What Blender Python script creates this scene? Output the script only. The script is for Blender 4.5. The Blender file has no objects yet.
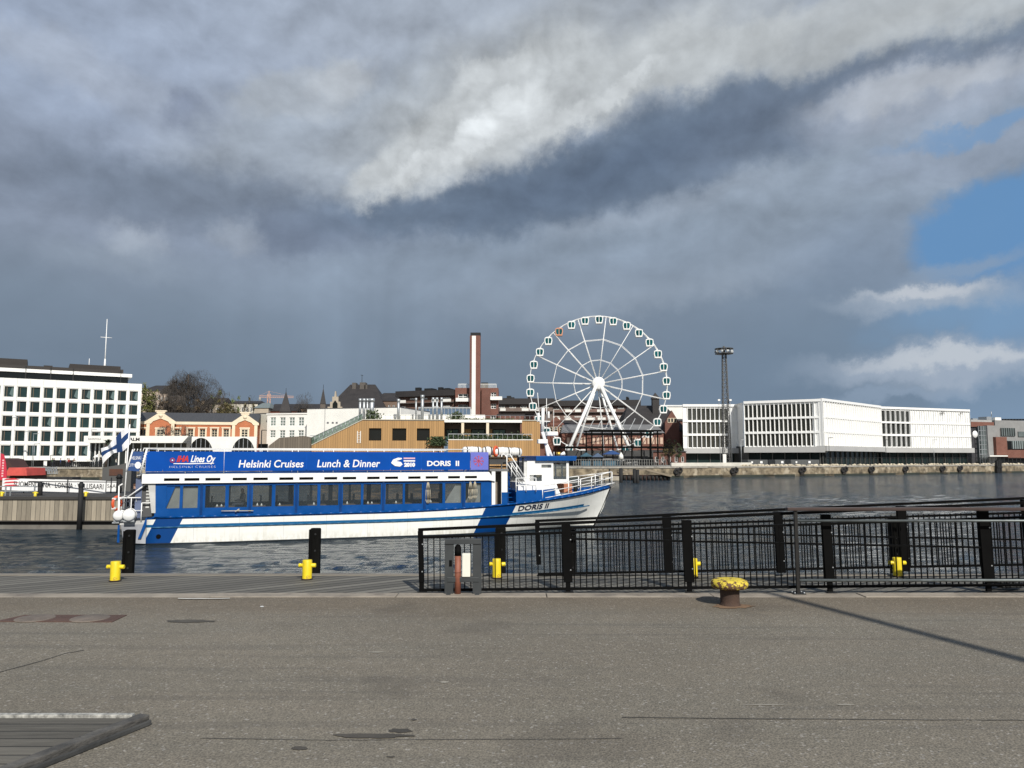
import bpy, bmesh, math, random
from mathutils import Vector, Matrix, noise as mnoise
R = math.radians
PI = math.pi
random.seed(7)
sc = bpy.context.scene
COL = sc.collection
# ------------------------------------------------------------------ camera
F = 770.0
PITCH = R(5.49)
EYE = 4.05          # eye height above the water
QZ = 2.30           # quay level above the water
cam_d = bpy.data.cameras.new('camera'); cam = bpy.data.objects.new('camera', cam_d)
COL.objects.link(cam); sc.camera = cam
cam.location = (0, 0, EYE); cam.rotation_euler = (R(90) + PITCH, 0, 0)
cam_d.sensor_width = 36; cam_d.lens = F / 1024 * 36
cam_d.clip_start = 0.1; cam_d.clip_end = 20000

def ray(px, py):
    cx, cy = (px - 512) / F, (384 - py) / F
    return Vector((cx, math.cos(PITCH) - cy * math.sin(PITCH), math.sin(PITCH) + cy * math.cos(PITCH)))
def W(px, py, Y):
    d = ray(px, py); return Vector((0, 0, EYE)) + d * (Y / d.y)
def G(px, py, z=QZ):
    d = ray(px, py); return Vector((0, 0, EYE)) + d * ((z - EYE) / d.z)

# ------------------------------------------------------------------ light and exposure
SUN_EL, SUN_HEAD = R(38), R(-18.5)      # shadows run 18.5 degrees left of straight ahead
sdir = Vector((math.sin(SUN_HEAD) * math.cos(SUN_EL), math.cos(SUN_HEAD) * math.cos(SUN_EL), -math.sin(SUN_EL)))
sun_d = bpy.data.lights.new('sun', 'SUN'); sun_d.energy = 4.7; sun_d.angle = R(0.53); sun_d.color = (1, .955, .88)
sun = bpy.data.objects.new('sun', sun_d); COL.objects.link(sun)
sun.rotation_euler = sdir.to_track_quat('-Z', 'Y').to_euler(); sun.location = (20, -40, 60)
sc.view_settings.view_transform = 'Standard'; sc.view_settings.look = 'None'
sc.view_settings.exposure = 0.0; sc.view_settings.gamma = 1.0; sc.view_settings.use_curve_mapping = False

# ------------------------------------------------------------------ world: sky with a rain-cloud bank
class NT:
    def __init__(s, nt): s.nt = nt; s.n = nt.nodes; s.l = nt.links
    def new(s, t, **k):
        n = s.n.new(t)
        for a, b in k.items(): setattr(n, a, b)
        return n
    def put(s, sock, v):
        if v is None: return
        if isinstance(v, bpy.types.NodeSocket): s.l.new(v, sock)
        else: sock.default_value = v
    def m(s, op, a, b=None, c=None, clamp=False):
        n = s.new('ShaderNodeMath', operation=op, use_clamp=clamp)
        for i, v in enumerate((a, b, c)): s.put(n.inputs[i], v)
        return n.outputs[0]
    def vm(s, op, a, b=None, scale=None, out=0):
        n = s.new('ShaderNodeVectorMath', operation=op)
        s.put(n.inputs[0], a); s.put(n.inputs[1], b)
        if scale is not None: s.put(n.inputs['Scale'], scale)
        return n.outputs[out]
    def comb(s, x, y, z=0.0):
        n = s.new('ShaderNodeCombineXYZ'); s.put(n.inputs[0], x); s.put(n.inputs[1], y); s.put(n.inputs[2], z); return n.outputs[0]
    def noise(s, vec, scale, detail=4, rough=.5, col=False, lac=2.0, dist=0.0):
        n = s.new('ShaderNodeTexNoise'); s.put(n.inputs['Vector'], vec)
        n.inputs['Scale'].default_value = scale; n.inputs['Detail'].default_value = detail
        n.inputs['Roughness'].default_value = rough; n.inputs['Lacunarity'].default_value = lac
        n.inputs['Distortion'].default_value = dist
        return n.outputs['Color' if col else 'Fac']
    def mr(s, v, a, b, c=0.0, d=1.0, smooth=False):
        n = s.new('ShaderNodeMapRange'); n.interpolation_type = 'SMOOTHSTEP' if smooth else 'LINEAR'
        s.put(n.inputs[0], v)
        for i, x in enumerate((a, b, c, d)): s.put(n.inputs[i + 1], x)
        return n.outputs[0]
    def mix(s, f, a, b, blend='MIX'):
        n = s.new('ShaderNodeMix', data_type='RGBA', blend_type=blend)
        s.put(n.inputs[0], f)
        for i, v in ((6, a), (7, b)):
            s.put(n.inputs[i], (*v, 1) if isinstance(v, tuple) and len(v) == 3 else v)
        return n.outputs[2]
def lin(r, g, b):
    f = lambda c: (c / 255 / 12.92) if c <= 10 else ((c / 255 + .055) / 1.055) ** 2.4
    return (f(r), f(g), f(b))

def build_world():
    w = bpy.data.worlds.new('World'); sc.world = w; w.use_nodes = True
    T = NT(w.node_tree); T.n.clear()
    out = T.new('ShaderNodeOutputWorld'); bg = T.new('ShaderNodeBackground'); T.l.new(bg.outputs[0], out.inputs[0])
    ST = 0.1; bg.inputs['Strength'].default_value = ST
    sky = T.new('ShaderNodeTexSky', sky_type='NISHITA'); sky.sun_disc = False
    sky.sun_elevation = SUN_EL; sky.sun_rotation = math.atan2(-sdir.x, -sdir.y)
    tc = T.new('ShaderNodeTexCoord'); D = T.vm('NORMALIZE', tc.outputs['Generated'])
    sp = T.new('ShaderNodeSeparateXYZ'); T.l.new(D, sp.inputs[0])
    u = T.m('MULTIPLY', T.m('ARCTAN2', sp.outputs[0], sp.outputs[1]), 770.0)
    v = T.m('MULTIPLY', T.m('ARCSINE', sp.outputs[2]), 770.0)
    P = T.comb(u, v)
    def uv(px, py):
        d = ray(px, py).normalized(); return math.atan2(d.x, d.y) * 770, math.asin(d.z) * 770
    def warp(P, sc_, amp, det=5, rough=.55, off=0.0):
        nz = T.noise(T.vm('ADD', T.vm('SCALE', P, scale=1 / sc_), (off, off * .7, off * .3)), 1.0, det, rough, col=True)
        return T.vm('ADD', P, T.vm('SCALE', T.vm('SUBTRACT', nz, (.5, .5, .5)), scale=amp))
    P2 = warp(P, 200, 120, 3, .45, 3.3)      # soft
    def blob(Pw, px, py, rx, ry, ang=0, soft=.6):
        cu, cv = uv(px, py)
        mp = T.new('ShaderNodeMapping', vector_type='TEXTURE'); T.put(mp.inputs[0], Pw)
        mp.inputs['Location'].default_value = (cu, cv, 0); mp.inputs['Rotation'].default_value = (0, 0, R(ang))
        mp.inputs['Scale'].default_value = (rx, ry, 1)
        fl = T.vm('MULTIPLY', mp.outputs[0], (1, 1, 0))
        ln = T.vm('LENGTH', fl, out=1)
        return T.mr(ln, 1 + soft, 1 - soft, 0, 1, True)
    K = 1 / ST
    def c(r, g, b):
        m_ = (r + g + b) / 3; k_ = .96; x = lin(m_ + (r - m_) * k_, m_ + (g - m_) * k_, m_ + (b - m_) * k_); return tuple(i * K for i in x)
    # base: clear sky low on the right, then layers of cloud
    base = T.mix(T.mr(v, 0, 330, 0, 1), c(146, 176, 206), c(84, 132, 190))
    cur = base
    def lay(colr, mask, op=1.0):
        nonlocal cur
        f = T.m('MULTIPLY', mask, op) if op != 1 else mask
        cur = T.mix(f, cur, colr)
    # the great bank: everything left of the clear patch
    P5 = warp(P, 64, 66, 9, .64, 7.7)          # placed cloud edges, crisply broken
    P6 = warp(P, 150, 70, 6, .55, 2.2)
    bank = T.mr(T.vm('DOT_PRODUCT', P6, (-1.0, .45, 0), out=1), -380, -345, 0, 1, True)
    grad = T.mix(T.mr(v, 40, 230, 0, 1, True), c(112, 129, 148), c(130, 145, 163))
    lay(grad, bank)
    lay(c(116, 137, 160), blob(P2, 940, 380, 200, 90, 8, .9), .8)
    # top: mauve grey left, paler to the right
    lay(c(157, 171, 194), blob(P2, 130, 20, 400, 135, -6, .7), .95)
    lay(c(140, 151, 171), blob(P2, 40, 190, 230, 60, -4, .8), .6)
    lay(c(168, 178, 192), blob(P6, 640, -10, 380, 90, 6, .7), .95)
    lay(c(168, 178, 194), blob(P5, 60, 62, 110, 16, -10, .8), .6)
    lay(c(160, 171, 188), blob(P5, 250, 120, 90, 34, 20, .7), .7)
    lay(c(128, 140, 163), blob(P5, 196, 116, 20, 20, 30, .5), .7)
    # body of the sunlit cloud
    lay(c(160, 171, 185), blob(P5, 335, 142, 150, 55, 18, .35), .95)
    lay(c(118, 131, 150), blob(P5, 230, 208, 190, 30, -2, .6), .85)
    lay(c(112, 125, 146), blob(P5, 310, 232, 70, 20, 4, .6), .8)
    lay(c(172, 181, 192), blob(P5, 300, 92, 62, 24, 18, .3), .85)
    lay(c(184, 191, 199), blob(P5, 345, 78, 34, 14, 22, .5), .7)
    # middle grey veil under the dark belly
    lay(c(146, 160, 177), blob(P5, 720, 232, 250, 58, 12, .28), .95)
    lay(c(134, 149, 167), blob(P6, 560, 262, 260, 34, 6, .8), .8)
    lay(c(150, 163, 180), blob(P5, 660, 205, 110, 16, 10, .6), .7)
    lay(c(130, 147, 169), blob(P6, 880, 262, 80, 40, 0, .8), .7)
    # dark belly as a broken diagonal band
    for (x_, y_, rx, ry, an, op) in ((450, 208, 130, 24, 4, .9), (560, 184, 130, 36, 12, .95), (680, 148, 130, 40, 15, .95), (790, 116, 110, 34, 14, .9), (900, 78, 100, 15, 10, .85), (990, 52, 70, 9, 8, .7)):
        lay(c(102, 118, 139) if x_ < 780 else c(112, 127, 148), blob(P5, x_, y_, rx, ry, an, .42), op)
    lay(c(88, 104, 127), blob(P6, 620, 172, 120, 18, 13, .9), .5)
    # bright rim riding on the belly
    for (x_, y_, rx, ry, an, g, op) in ((500, 92, 150, 48, 22, 178, .8), (640, 62, 140, 34, 16, 180, .8), (820, 30, 190, 22, 6, 184, .85), (930, 22, 120, 16, 3, 186, .8),
            (400, 168, 60, 20, 32, 198, .9), (450, 142, 80, 34, 32, 202, .9), (520, 108, 95, 44, 24, 200, .9), (620, 80, 90, 26, 22, 194, .85), (720, 54, 90, 18, 14, 192, .8), (420, 166, 34, 9, 34, 222, .8), (470, 144, 36, 12, 34, 226, .8), (516, 112, 34, 18, 28, 224, .75), (560, 120, 40, 12, 20, 220, .7), (500, 74, 40, 14, 10, 214, .6), (622, 92, 40, 9, 26, 214, .7)):
        lay(c(g - 4, g + 2, g + 6), blob(P5, x_, y_, rx, ry, an, .36 if g > 190 else .6), op)
    # cloud shelf on the right
    lay(c(156, 167, 184), blob(P5, 935, 92, 110, 26, 3, .45), .95)
    lay(c(180, 187, 197), blob(P5, 925, 84, 80, 12, 4, .6), .8)
    lay(c(150, 164, 184), blob(P5, 960, 152, 90, 24, 4, .5), .85)
    # small puffs
    lay(c(164, 175, 190), blob(P5, 140, 243, 24, 15, 0, .6), .85)
    lay(c(152, 163, 178), blob(P5, 236, 236, 20, 12, 0, .7), .75)
    lay(c(146, 160, 176), blob(P5, 120, 262, 50, 14, 0, .8), .5)
    # billow detail, finer wisps, rain shafts
    P4 = warp(P, 110, 34, 2, .5, 5.5)
    Q = T.vm('MULTIPLY', P4, (1 / 120, 1 / 88, .01))
    b1 = T.noise(Q, 1.0, 8, .55)
    b1s = T.noise(T.vm('ADD', Q, (-.05, .16, 0)), 1.0, 8, .55)     # relief: lit from upper left
    b2 = T.noise(T.vm('MULTIPLY', P4, (1 / 80, 1 / 30, .01)), 1.0, 6, .6)
    hi = T.mr(v, 110, 250, .12, .85, True)
    bil = T.m('ABSOLUTE', T.m('SUBTRACT', T.m('MULTIPLY', T.noise(T.vm('MULTIPLY', P4, (1 / 60, 1 / 48, .01)), 1.0, 5, .55), 2.0), 1.0))
    rimm = T.m('ADD', blob(P2, 520, 110, 190, 80, 26, .7), T.m('MULTIPLY', blob(P2, 300, 130, 160, 60, 14, .8), .6))
    det = T.m('ADD', T.m('MULTIPLY', T.m('SUBTRACT', b1, .5), .34), T.m('MULTIPLY', T.m('SUBTRACT', b2, .5), .20))
    det = T.m('ADD', det, T.m('MULTIPLY', T.m('SUBTRACT', b1, b1s), 1.35))
    det = T.m('ADD', det, T.m('MULTIPLY', rimm, T.m('MULTIPLY', T.m('SUBTRACT', bil, .22), .55)))
    det = T.m('ADD', T.m('MULTIPLY', det, hi), 1.0)
    rs = T.noise(T.vm('MULTIPLY', P, (1 / 75, 1 / 900, 0)), 1.0, 3, .5)
    rm = T.m('MAXIMUM', blob(P, 340, 305, 110, 120, 0, .6), T.m('MULTIPLY', blob(P, 540, 215, 130, 80, 0, .7), .7))
    det = T.m('MULTIPLY', det, T.m('ADD', 1.0, T.m('MULTIPLY', T.m('MULTIPLY', T.m('SUBTRACT', rs, .36), rm), .60)))
    cur = T.vm('SCALE', cur, scale=det)
    lay(c(100, 145, 192), blob(P5, 992, 232, 62, 42, 6, .25), .95)
    lay(c(112, 152, 195), blob(P5, 985, 128, 60, 8, 4, .5), .7)
    lay(c(118, 155, 192), blob(P5, 985, 320, 80, 22, 0, .7), .7)
    lay(c(138, 158, 182), blob(P5, 960, 268, 46, 9, 4, .6), .7)
    lay(c(160, 174, 191), blob(P5, 925, 300, 66, 13, -2, .6), .85)
    lay(c(196, 202, 210), blob(P5, 925, 294, 46, 6, -3, .6), .75)
    lay(c(160, 174, 192), blob(P5, 955, 366, 105, 16, 0, .6), .9)
    lay(c(196, 203, 211), blob(P5, 965, 360, 80, 7, -1, .6), .75)
    lay(c(150, 168, 190), blob(P5, 900, 394, 60, 5, 3, .7), .5)
    cloud = cur
    # behind and overhead the sky opens up: fade from the bank to the clear sky
    front = T.mr(sp.outputs[1], -.15, .35, 0, 1, True)
    b3 = T.mr(T.noise(D, 3.0, 5, .55), .42, .6, 0, .85, True)
    back = T.mix(b3, sky.outputs[0], tuple(K * x for x in (.26, .29, .33)))
    T.l.new(T.mix(front, back, cloud), bg.inputs[0])
    try: w.cycles.sampling_method = 'MANUAL'; w.cycles.sample_map_resolution = 512
    except Exception: pass
build_world()
# ------------------------------------------------------------------ materials
MATS = {}
def pmat(name, col, rough=.6, var=.12, scale=2.0, metal=0.0, bump=0.0, bscale=30.0, stain=None, sscale=1.0, spec=.5, stretch=(1, 1, 1), coat=0.0):
    if name in MATS: return MATS[name]
    m = bpy.data.materials.new(name); m.use_nodes = True; MATS[name] = m
    T = NT(m.node_tree); b = T.n['Principled BSDF']
    tc = T.new('ShaderNodeTexCoord'); P = T.vm('MULTIPLY', tc.outputs['Object'], tuple(stretch))
    n1 = T.noise(P, scale, 5, .6)
    lo = tuple(c * (1 - var) for c in col); hi = tuple(min(1, c * (1 + var)) for c in col)
    c = T.mix(T.mr(n1, .3, .7), lo, hi)
    if stain:
        s = T.mr(T.noise(P, sscale, 6, .65), .55 if name == 'yellow_paint' else .52, .66, 0, 1, True)
        c = T.mix(T.m('MULTIPLY', s, .75), c, stain)
    T.put(b.inputs['Base Color'], c)
    T.put(b.inputs['Roughness'], T.mr(n1, .3, .7, max(0, rough - .08), min(1, rough + .08)))
    b.inputs['Metallic'].default_value = metal; b.inputs['Specular IOR Level'].default_value = spec
    b.inputs['Coat Weight'].default_value = coat
    if bump:
        bp = T.new('ShaderNodeBump'); bp.inputs['Strength'].default_value = bump; bp.inputs['Distance'].default_value = .02
        T.put(bp.inputs['Height'], T.noise(P, bscale, 4, .6)); T.l.new(bp.outputs[0], b.inputs['Normal'])
    return m
def plank_mat(name, col, width, axis=0, var=.3, gap=.06, grain=(1, 18, 18), rough=.8, col2=None, wet=0):
    """boards of the given width along one axis, each with its own tone, dark joints and grain"""
    m = bpy.data.materials.new(name); m.use_nodes = True; MATS[name] = m
    T = NT(m.node_tree); b = T.n['Principled BSDF']
    tc = T.new('ShaderNodeTexCoord'); P = tc.outputs['Object']
    sp = T.new('ShaderNodeSeparateXYZ'); T.l.new(P, sp.inputs[0]); x = T.m('DIVIDE', sp.outputs[axis], width)
    cell = T.m('FLOOR', x); fr = T.m('SUBTRACT', x, cell)
    wn = T.new('ShaderNodeTexWhiteNoise', noise_dimensions='1D'); T.put(wn.inputs['W'], cell)
    g = T.noise(T.vm('MULTIPLY', P, grain), 2.0, 5, .65)
    k = T.m('ADD', T.m('MULTIPLY', wn.outputs[0], .5), T.m('MULTIPLY', g, .7))
    c = T.mix(T.mr(k, .3, .9), tuple(i * (1 - var) for i in col), tuple(i * (1 + var) for i in (col2 or col)))
    edge = T.m('MINIMUM', fr, T.m('SUBTRACT', 1.0, fr)); jt = T.mr(edge, gap * .5, gap, 0, 1)
    c = T.mix(jt, tuple(i * .15 for i in col), c)
    T.put(b.inputs['Base Color'], c); b.inputs['Roughness'].default_value = rough
    bp = T.new('ShaderNodeBump'); bp.inputs['Strength'].default_value = .5; bp.inputs['Distance'].default_value = .01
    T.put(bp.inputs['Height'], T.m('ADD', jt, T.m('MULTIPLY', g, .4))); T.l.new(bp.outputs[0], b.inputs['Normal'])
    return m
def brick_mat(name, col, mortar, scale=1.0, var=.25):
    m = bpy.data.materials.new(name); m.use_nodes = True; MATS[name] = m
    T = NT(m.node_tree); b = T.n['Principled BSDF']
    tc = T.new('ShaderNodeTexCoord'); sp = T.new('ShaderNodeSeparateXYZ'); T.l.new(tc.outputs['Object'], sp.inputs[0])
    P = T.comb(T.m('ADD', sp.outputs[0], sp.outputs[1]), sp.outputs[2])
    br = T.new('ShaderNodeTexBrick'); T.put(br.inputs['Vector'], P); br.inputs['Scale'].default_value = scale
    br.inputs['Color1'].default_value = (*[c * (1 - var) for c in col], 1); br.inputs['Color2'].default_value = (*[c * (1 + var) for c in col], 1)
    br.inputs['Mortar'].default_value = (*mortar, 1); br.inputs['Mortar Size'].default_value = .012
    br.inputs['Brick Width'].default_value = .28; br.inputs['Row Height'].default_value = .085
    n = T.noise(tc.outputs['Object'], .35, 6, .6)
    c = T.mix(T.mr(n, .35, .7, 0, .45), br.outputs[0], tuple(i * .55 for i in col))
    T.put(b.inputs['Base Color'], c); b.inputs['Roughness'].default_value = .85
    return m
def glass_mat(name, tint, rough=.06, see=0.0, var=.5, vs=.35, spec=.35):
    """window glass: reflecting, with a dim uneven room behind; see > 0 lets light through"""
    m = bpy.data.materials.new(name); m.use_nodes = True; MATS[name] = m
    T = NT(m.node_tree); b = T.n['Principled BSDF']
    oi = T.new('ShaderNodeObjectInfo'); tc = T.new('ShaderNodeTexCoord')
    n = T.noise(T.vm('ADD', tc.outputs['Object'], T.comb(T.m('MULTIPLY', oi.outputs['Random'], 40), 0.0, 0.0)), vs, 4, .6)
    k = T.m('ADD', T.m('MULTIPLY', oi.outputs['Random'], .5), T.m('MULTIPLY', n, .6))
    T.put(b.inputs['Base Color'], T.mix(T.mr(k, .2, .9), tuple(i * (1 - var) for i in tint), tuple(i * (1 + var) for i in tint)))
    b.inputs['Roughness'].default_value = rough; b.inputs['Specular IOR Level'].default_value = spec
    if see:
        out = T.n['Material Output']; tr = T.new('ShaderNodeBsdfTransparent'); tr.inputs[0].default_value = (.92, .95, .95, 1)
        mx = T.new('ShaderNodeMixShader'); mx.inputs[0].default_value = see
        T.l.new(b.outputs[0], mx.inputs[1]); T.l.new(tr.outputs[0], mx.inputs[2]); T.l.new(mx.outputs[0], out.inputs[0])
    return m

# ------------------------------------------------------------------ mesh collecting
class MB:
    def __init__(s): s.v = []; s.f = []; s.mi = []; s.cur = 0; s.smooth = []
    def quad(s, *p, sm=False):
        b = len(s.v); s.v += [tuple(q) for q in p]; s.f.append(tuple(range(b, b + len(p)))); s.mi.append(s.cur); s.smooth.append(sm); return s
    def box(s, x0, x1, y0, y1, z0, z1):
        if x0 > x1: x0, x1 = x1, x0
        if y0 > y1: y0, y1 = y1, y0
        if z0 > z1: z0, z1 = z1, z0
        b = len(s.v)
        s.v += [(x0, y0, z0), (x1, y0, z0), (x1, y1, z0), (x0, y1, z0), (x0, y0, z1), (x1, y0, z1), (x1, y1, z1), (x0, y1, z1)]
        for f in ((0, 3, 2, 1), (4, 5, 6, 7), (0, 1, 5, 4), (1, 2, 6, 5), (2, 3, 7, 6), (3, 0, 4, 7)):
            s.f.append(tuple(b + i for i in f)); s.mi.append(s.cur); s.smooth.append(False)
        return s
    def bar(s, p0, p1, w, h=None):
        """rectangular bar from p0 to p1"""
        h = h or w; p0, p1 = Vector(p0), Vector(p1); d = (p1 - p0).normalized()
        up = Vector((0, 0, 1)) if abs(d.z) < .9 else Vector((0, 1, 0))
        a = d.cross(up).normalized() * w / 2; c = a.cross(d).normalized() * h / 2
        b = len(s.v)
        for p in (p0, p1): s.v += [tuple(p + i * a + j * c) for i, j in ((-1, -1), (1, -1), (1, 1), (-1, 1))]
        for f in ((0, 1, 2, 3), (7, 6, 5, 4), (0, 4, 5, 1), (1, 5, 6, 2), (2, 6, 7, 3), (3, 7, 4, 0)):
            s.f.append(tuple(b + i for i in f)); s.mi.append(s.cur); s.smooth.append(False)
        return s
    def tube(s, p0, p1, r0, r1=None, n=8, caps=True):
        r1 = r0 if r1 is None else r1; p0, p1 = Vector(p0), Vector(p1); d = (p1 - p0)
        if d.length < 1e-6: return s
        d.normalize(); up = Vector((0, 0, 1)) if abs(d.z) < .9 else Vector((1, 0, 0))
        a = d.cross(up).normalized(); c = d.cross(a); b = len(s.v)
        for p, r in ((p0, r0), (p1, r1)):
            for i in range(n):
                t = 2 * PI * i / n; s.v.append(tuple(p + (a * math.cos(t) + c * math.sin(t)) * r))
        for i in range(n):
            j = (i + 1) % n; s.f.append((b + i, b + j, b + n + j, b + n + i)); s.mi.append(s.cur); s.smooth.append(True)
        if caps:
            s.f.append(tuple(b + i for i in reversed(range(n)))); s.mi.append(s.cur); s.smooth.append(False)
            s.f.append(tuple(b + n + i for i in range(n))); s.mi.append(s.cur); s.smooth.append(False)
        return s
    def path(s, pts, r, n=6):
        for a, b in zip(pts, pts[1:]): s.tube(a, b, r, r, n)
        return s
    def lathe(s, prof, c=(0, 0, 0), n=24, axis='z'):
        """profile of (radius, height)"""
        b = len(s.v); k = len(prof)
        for i in range(n):
            t = 2 * PI * i / n
            for r, h in prof:
                p = (r * math.cos(t), r * math.sin(t), h)
                if axis == 'x': p = (p[2], p[0], p[1])
                if axis == 'y': p = (p[0], p[2], p[1])
                s.v.append((c[0] + p[0], c[1] + p[1], c[2] + p[2]))
        for i in range(n):
            j = (i + 1) % n
            for q in range(k - 1):
                s.f.append((b + i * k + q, b + j * k + q, b + j * k + q + 1, b + i * k + q + 1)); s.mi.append(s.cur); s.smooth.append(True)
        return s
    def prism(s, poly, y0, y1, axis='y'):
        """polygon of (x, z) given a depth from y0 to y1 (axis z: polygon of (x, y))"""
        def P(a, c, t): return (a, t, c) if axis == 'y' else ((a, c, t) if axis == 'z' else (t, a, c))
        n = len(poly); b = len(s.v)
        s.v += [P(a, c, y0) for a, c in poly] + [P(a, c, y1) for a, c in poly]
        s.f.append(tuple(range(b, b + n))); s.f.append(tuple(reversed(range(b + n, b + 2 * n)))); s.mi += [s.cur] * 2; s.smooth += [False] * 2
        for i in range(n):
            j = (i + 1) % n; s.f.append((b + i, b + n + i, b + n + j, b + j)); s.mi.append(s.cur); s.smooth.append(False)
        return s
    def holed(s, x0, x1, z0, z1, rects, depth=.3, y=0.0):
        """wall face at depth y with openings and their reveals"""
        xs = sorted({x0, x1, *[r[0] for r in rects], *[r[1] for r in rects]}); zs = sorted({z0, z1, *[r[2] for r in rects], *[r[3] for r in rects]})
        xs = [x for x in xs if x0 - 1e-6 <= x <= x1 + 1e-6]; zs = [z for z in zs if z0 - 1e-6 <= z <= z1 + 1e-6]
        for a, b in zip(xs, xs[1:]):
            for c, d in zip(zs, zs[1:]):
                mx, mz = (a + b) / 2, (c + d) / 2
                if any(r[0] < mx < r[1] and r[2] < mz < r[3] for r in rects): continue
                s.quad((a, y, c), (b, y, c), (b, y, d), (a, y, d))
        for a, b, c, d in rects:
            e = y + depth
            s.quad((a, y, c), (a, y, d), (a, e, d), (a, e, c)); s.quad((b, y, c), (b, e, c), (b, e, d), (b, y, d))
            s.quad((a, y, c), (a, e, c), (b, e, c), (b, y, c)); s.quad((a, y, d), (b, y, d), (b, e, d), (a, e, d))
        return s
    def mesh(s, name, mats):
        me = bpy.data.meshes.new(name); me.from_pydata(s.v, [], s.f)
        mats = mats if isinstance(mats, (list, tuple)) else [mats]
        for m in mats: me.materials.append(m)
        me.polygons.foreach_set('material_index', s.mi); me.polygons.foreach_set('use_smooth', s.smooth); me.update()
        return me
    def build(s, name, mats, parent=None, bevel=0, fix=False):
        me = s.mesh(name, mats)
        if fix:
            bm = bmesh.new(); bm.from_mesh(me); bmesh.ops.remove_doubles(bm, verts=bm.verts, dist=1e-4)
            bmesh.ops.recalc_face_normals(bm, faces=bm.faces); bm.to_mesh(me); bm.free()
        o = bpy.data.objects.new(name, me); COL.objects.link(o)
        if parent: o.parent = parent
        if bevel:
            b = o.modifiers.new('bevel', 'BEVEL'); b.width = bevel; b.segments = 2; b.limit_method = 'ANGLE'
        return o
def build_each(mb, name, mats, parent=None, near=0.0, bevel=0):
    """every separate piece of the collected mesh becomes a part of its own"""
    par = list(range(len(mb.v)))
    def fd(i):
        while par[i] != i: par[i] = par[par[i]]; i = par[i]
        return i
    for f in mb.f:
        for i in f[1:]: par[fd(i)] = fd(f[0])
    groups = {}
    for k, f in enumerate(mb.f): groups.setdefault(fd(f[0]), []).append(k)
    out = []
    for fs in groups.values():
        q = MB(); m = {}
        for k in fs:
            for i in mb.f[k]:
                if i not in m: m[i] = len(q.v); q.v.append(mb.v[i])
            q.f.append(tuple(m[i] for i in mb.f[k])); q.mi.append(mb.mi[k]); q.smooth.append(mb.smooth[k])
        out.append(q.build(name, mats, parent, bevel))
    return out
def tag(o, label=None, cat=None, group=None, kind=None):
    if label: o['label'] = label
    if cat: o['category'] = cat
    if group: o['group'] = group
    if kind: o['kind'] = kind
    return o
def thing(name, label, cat, loc=(0, 0, 0), rz=0.0, group=None):
    o = bpy.data.objects.new(name, None); COL.objects.link(o); o.location = loc; o.rotation_euler = (0, 0, rz); o.empty_display_size = .2
    return tag(o, label, cat, group)
def struct(name, mb, m): return tag(mb.build(name, m), kind='structure')
def copy_tree(o, parent=None):
    c = o.copy(); COL.objects.link(c); c.parent = parent
    for ch in [x for x in o.children]: copy_tree(ch, c)
    return c
def text_mb(body, height, spacing=1.0, shear=0.0, bold=0.0, width=None):
    """flat lettering as 2-D vertices and faces: left edge at 0, baseline at 0"""
    cu = bpy.data.curves.new('lettering', 'FONT'); cu.body = body; cu.size = height / .72; cu.shear = shear; cu.offset = bold; cu.space_character = spacing
    cu.resolution_u = 3
    ob = bpy.data.objects.new('lettering', cu); COL.objects.link(ob)
    bpy.context.view_layer.update(); dg = bpy.context.evaluated_depsgraph_get()
    me = ob.evaluated_get(dg).to_mesh(); v = [(p.co.x, p.co.y) for p in me.vertices]; f = [tuple(p.vertices) for p in me.polygons]
    ob.evaluated_get(dg).to_mesh_clear(); bpy.data.objects.remove(ob); bpy.data.curves.remove(cu)
    x0 = min(p[0] for p in v); w = max(p[0] for p in v) - x0; k = (width / w) if width else 1
    return [((a - x0) * k, b) for a, b in v], f, w * k
def letters(parent, name, body, x, z, height, m, fn, **k):
    """lettering laid on a surface; fn(x, z) gives the 3-D point"""
    v, f, w = text_mb(body, height, **k); mb = MB(); mb.v = [tuple(fn(x + a, z + b)) for a, b in v]; mb.f = f; mb.mi = [0] * len(f); mb.smooth = [False] * len(f)
    return mb.build(name, m, parent)
class Face:
    """vertical plane through two ground points given as (pixel column, distance); local x runs along it, y goes back"""
    def __init__(s, pxa, Ya, pxb, Yb, z=QZ):
        s.a = W(pxa, 458, Ya); s.b = W(pxb, 458, Yb); s.a.z = s.b.z = 0; s.d = (s.b - s.a); s.L = s.d.length; s.d.normalize(); s.z = z
        s.rz = math.atan2(s.d.y, s.d.x); s.loc = (s.a.x, s.a.y, z); s.n = Vector((-s.d.y, s.d.x, 0))
    def p(s, px, py, back=0.0):
        r = ray(px, py); o = Vector((0, 0, EYE)) - s.a - s.n * back; t = -(o.dot(s.n)) / r.dot(s.n); q = o + r * t
        return q.dot(s.d), Vector((0, 0, EYE)).z + r.z * t - s.z
    def x(s, px, back=0.0): return s.p(px, 458, back)[0]
    def h(s, px, py, back=0.0): return s.p(px, py, back)[1]
WIN_CACHE = {}
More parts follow.
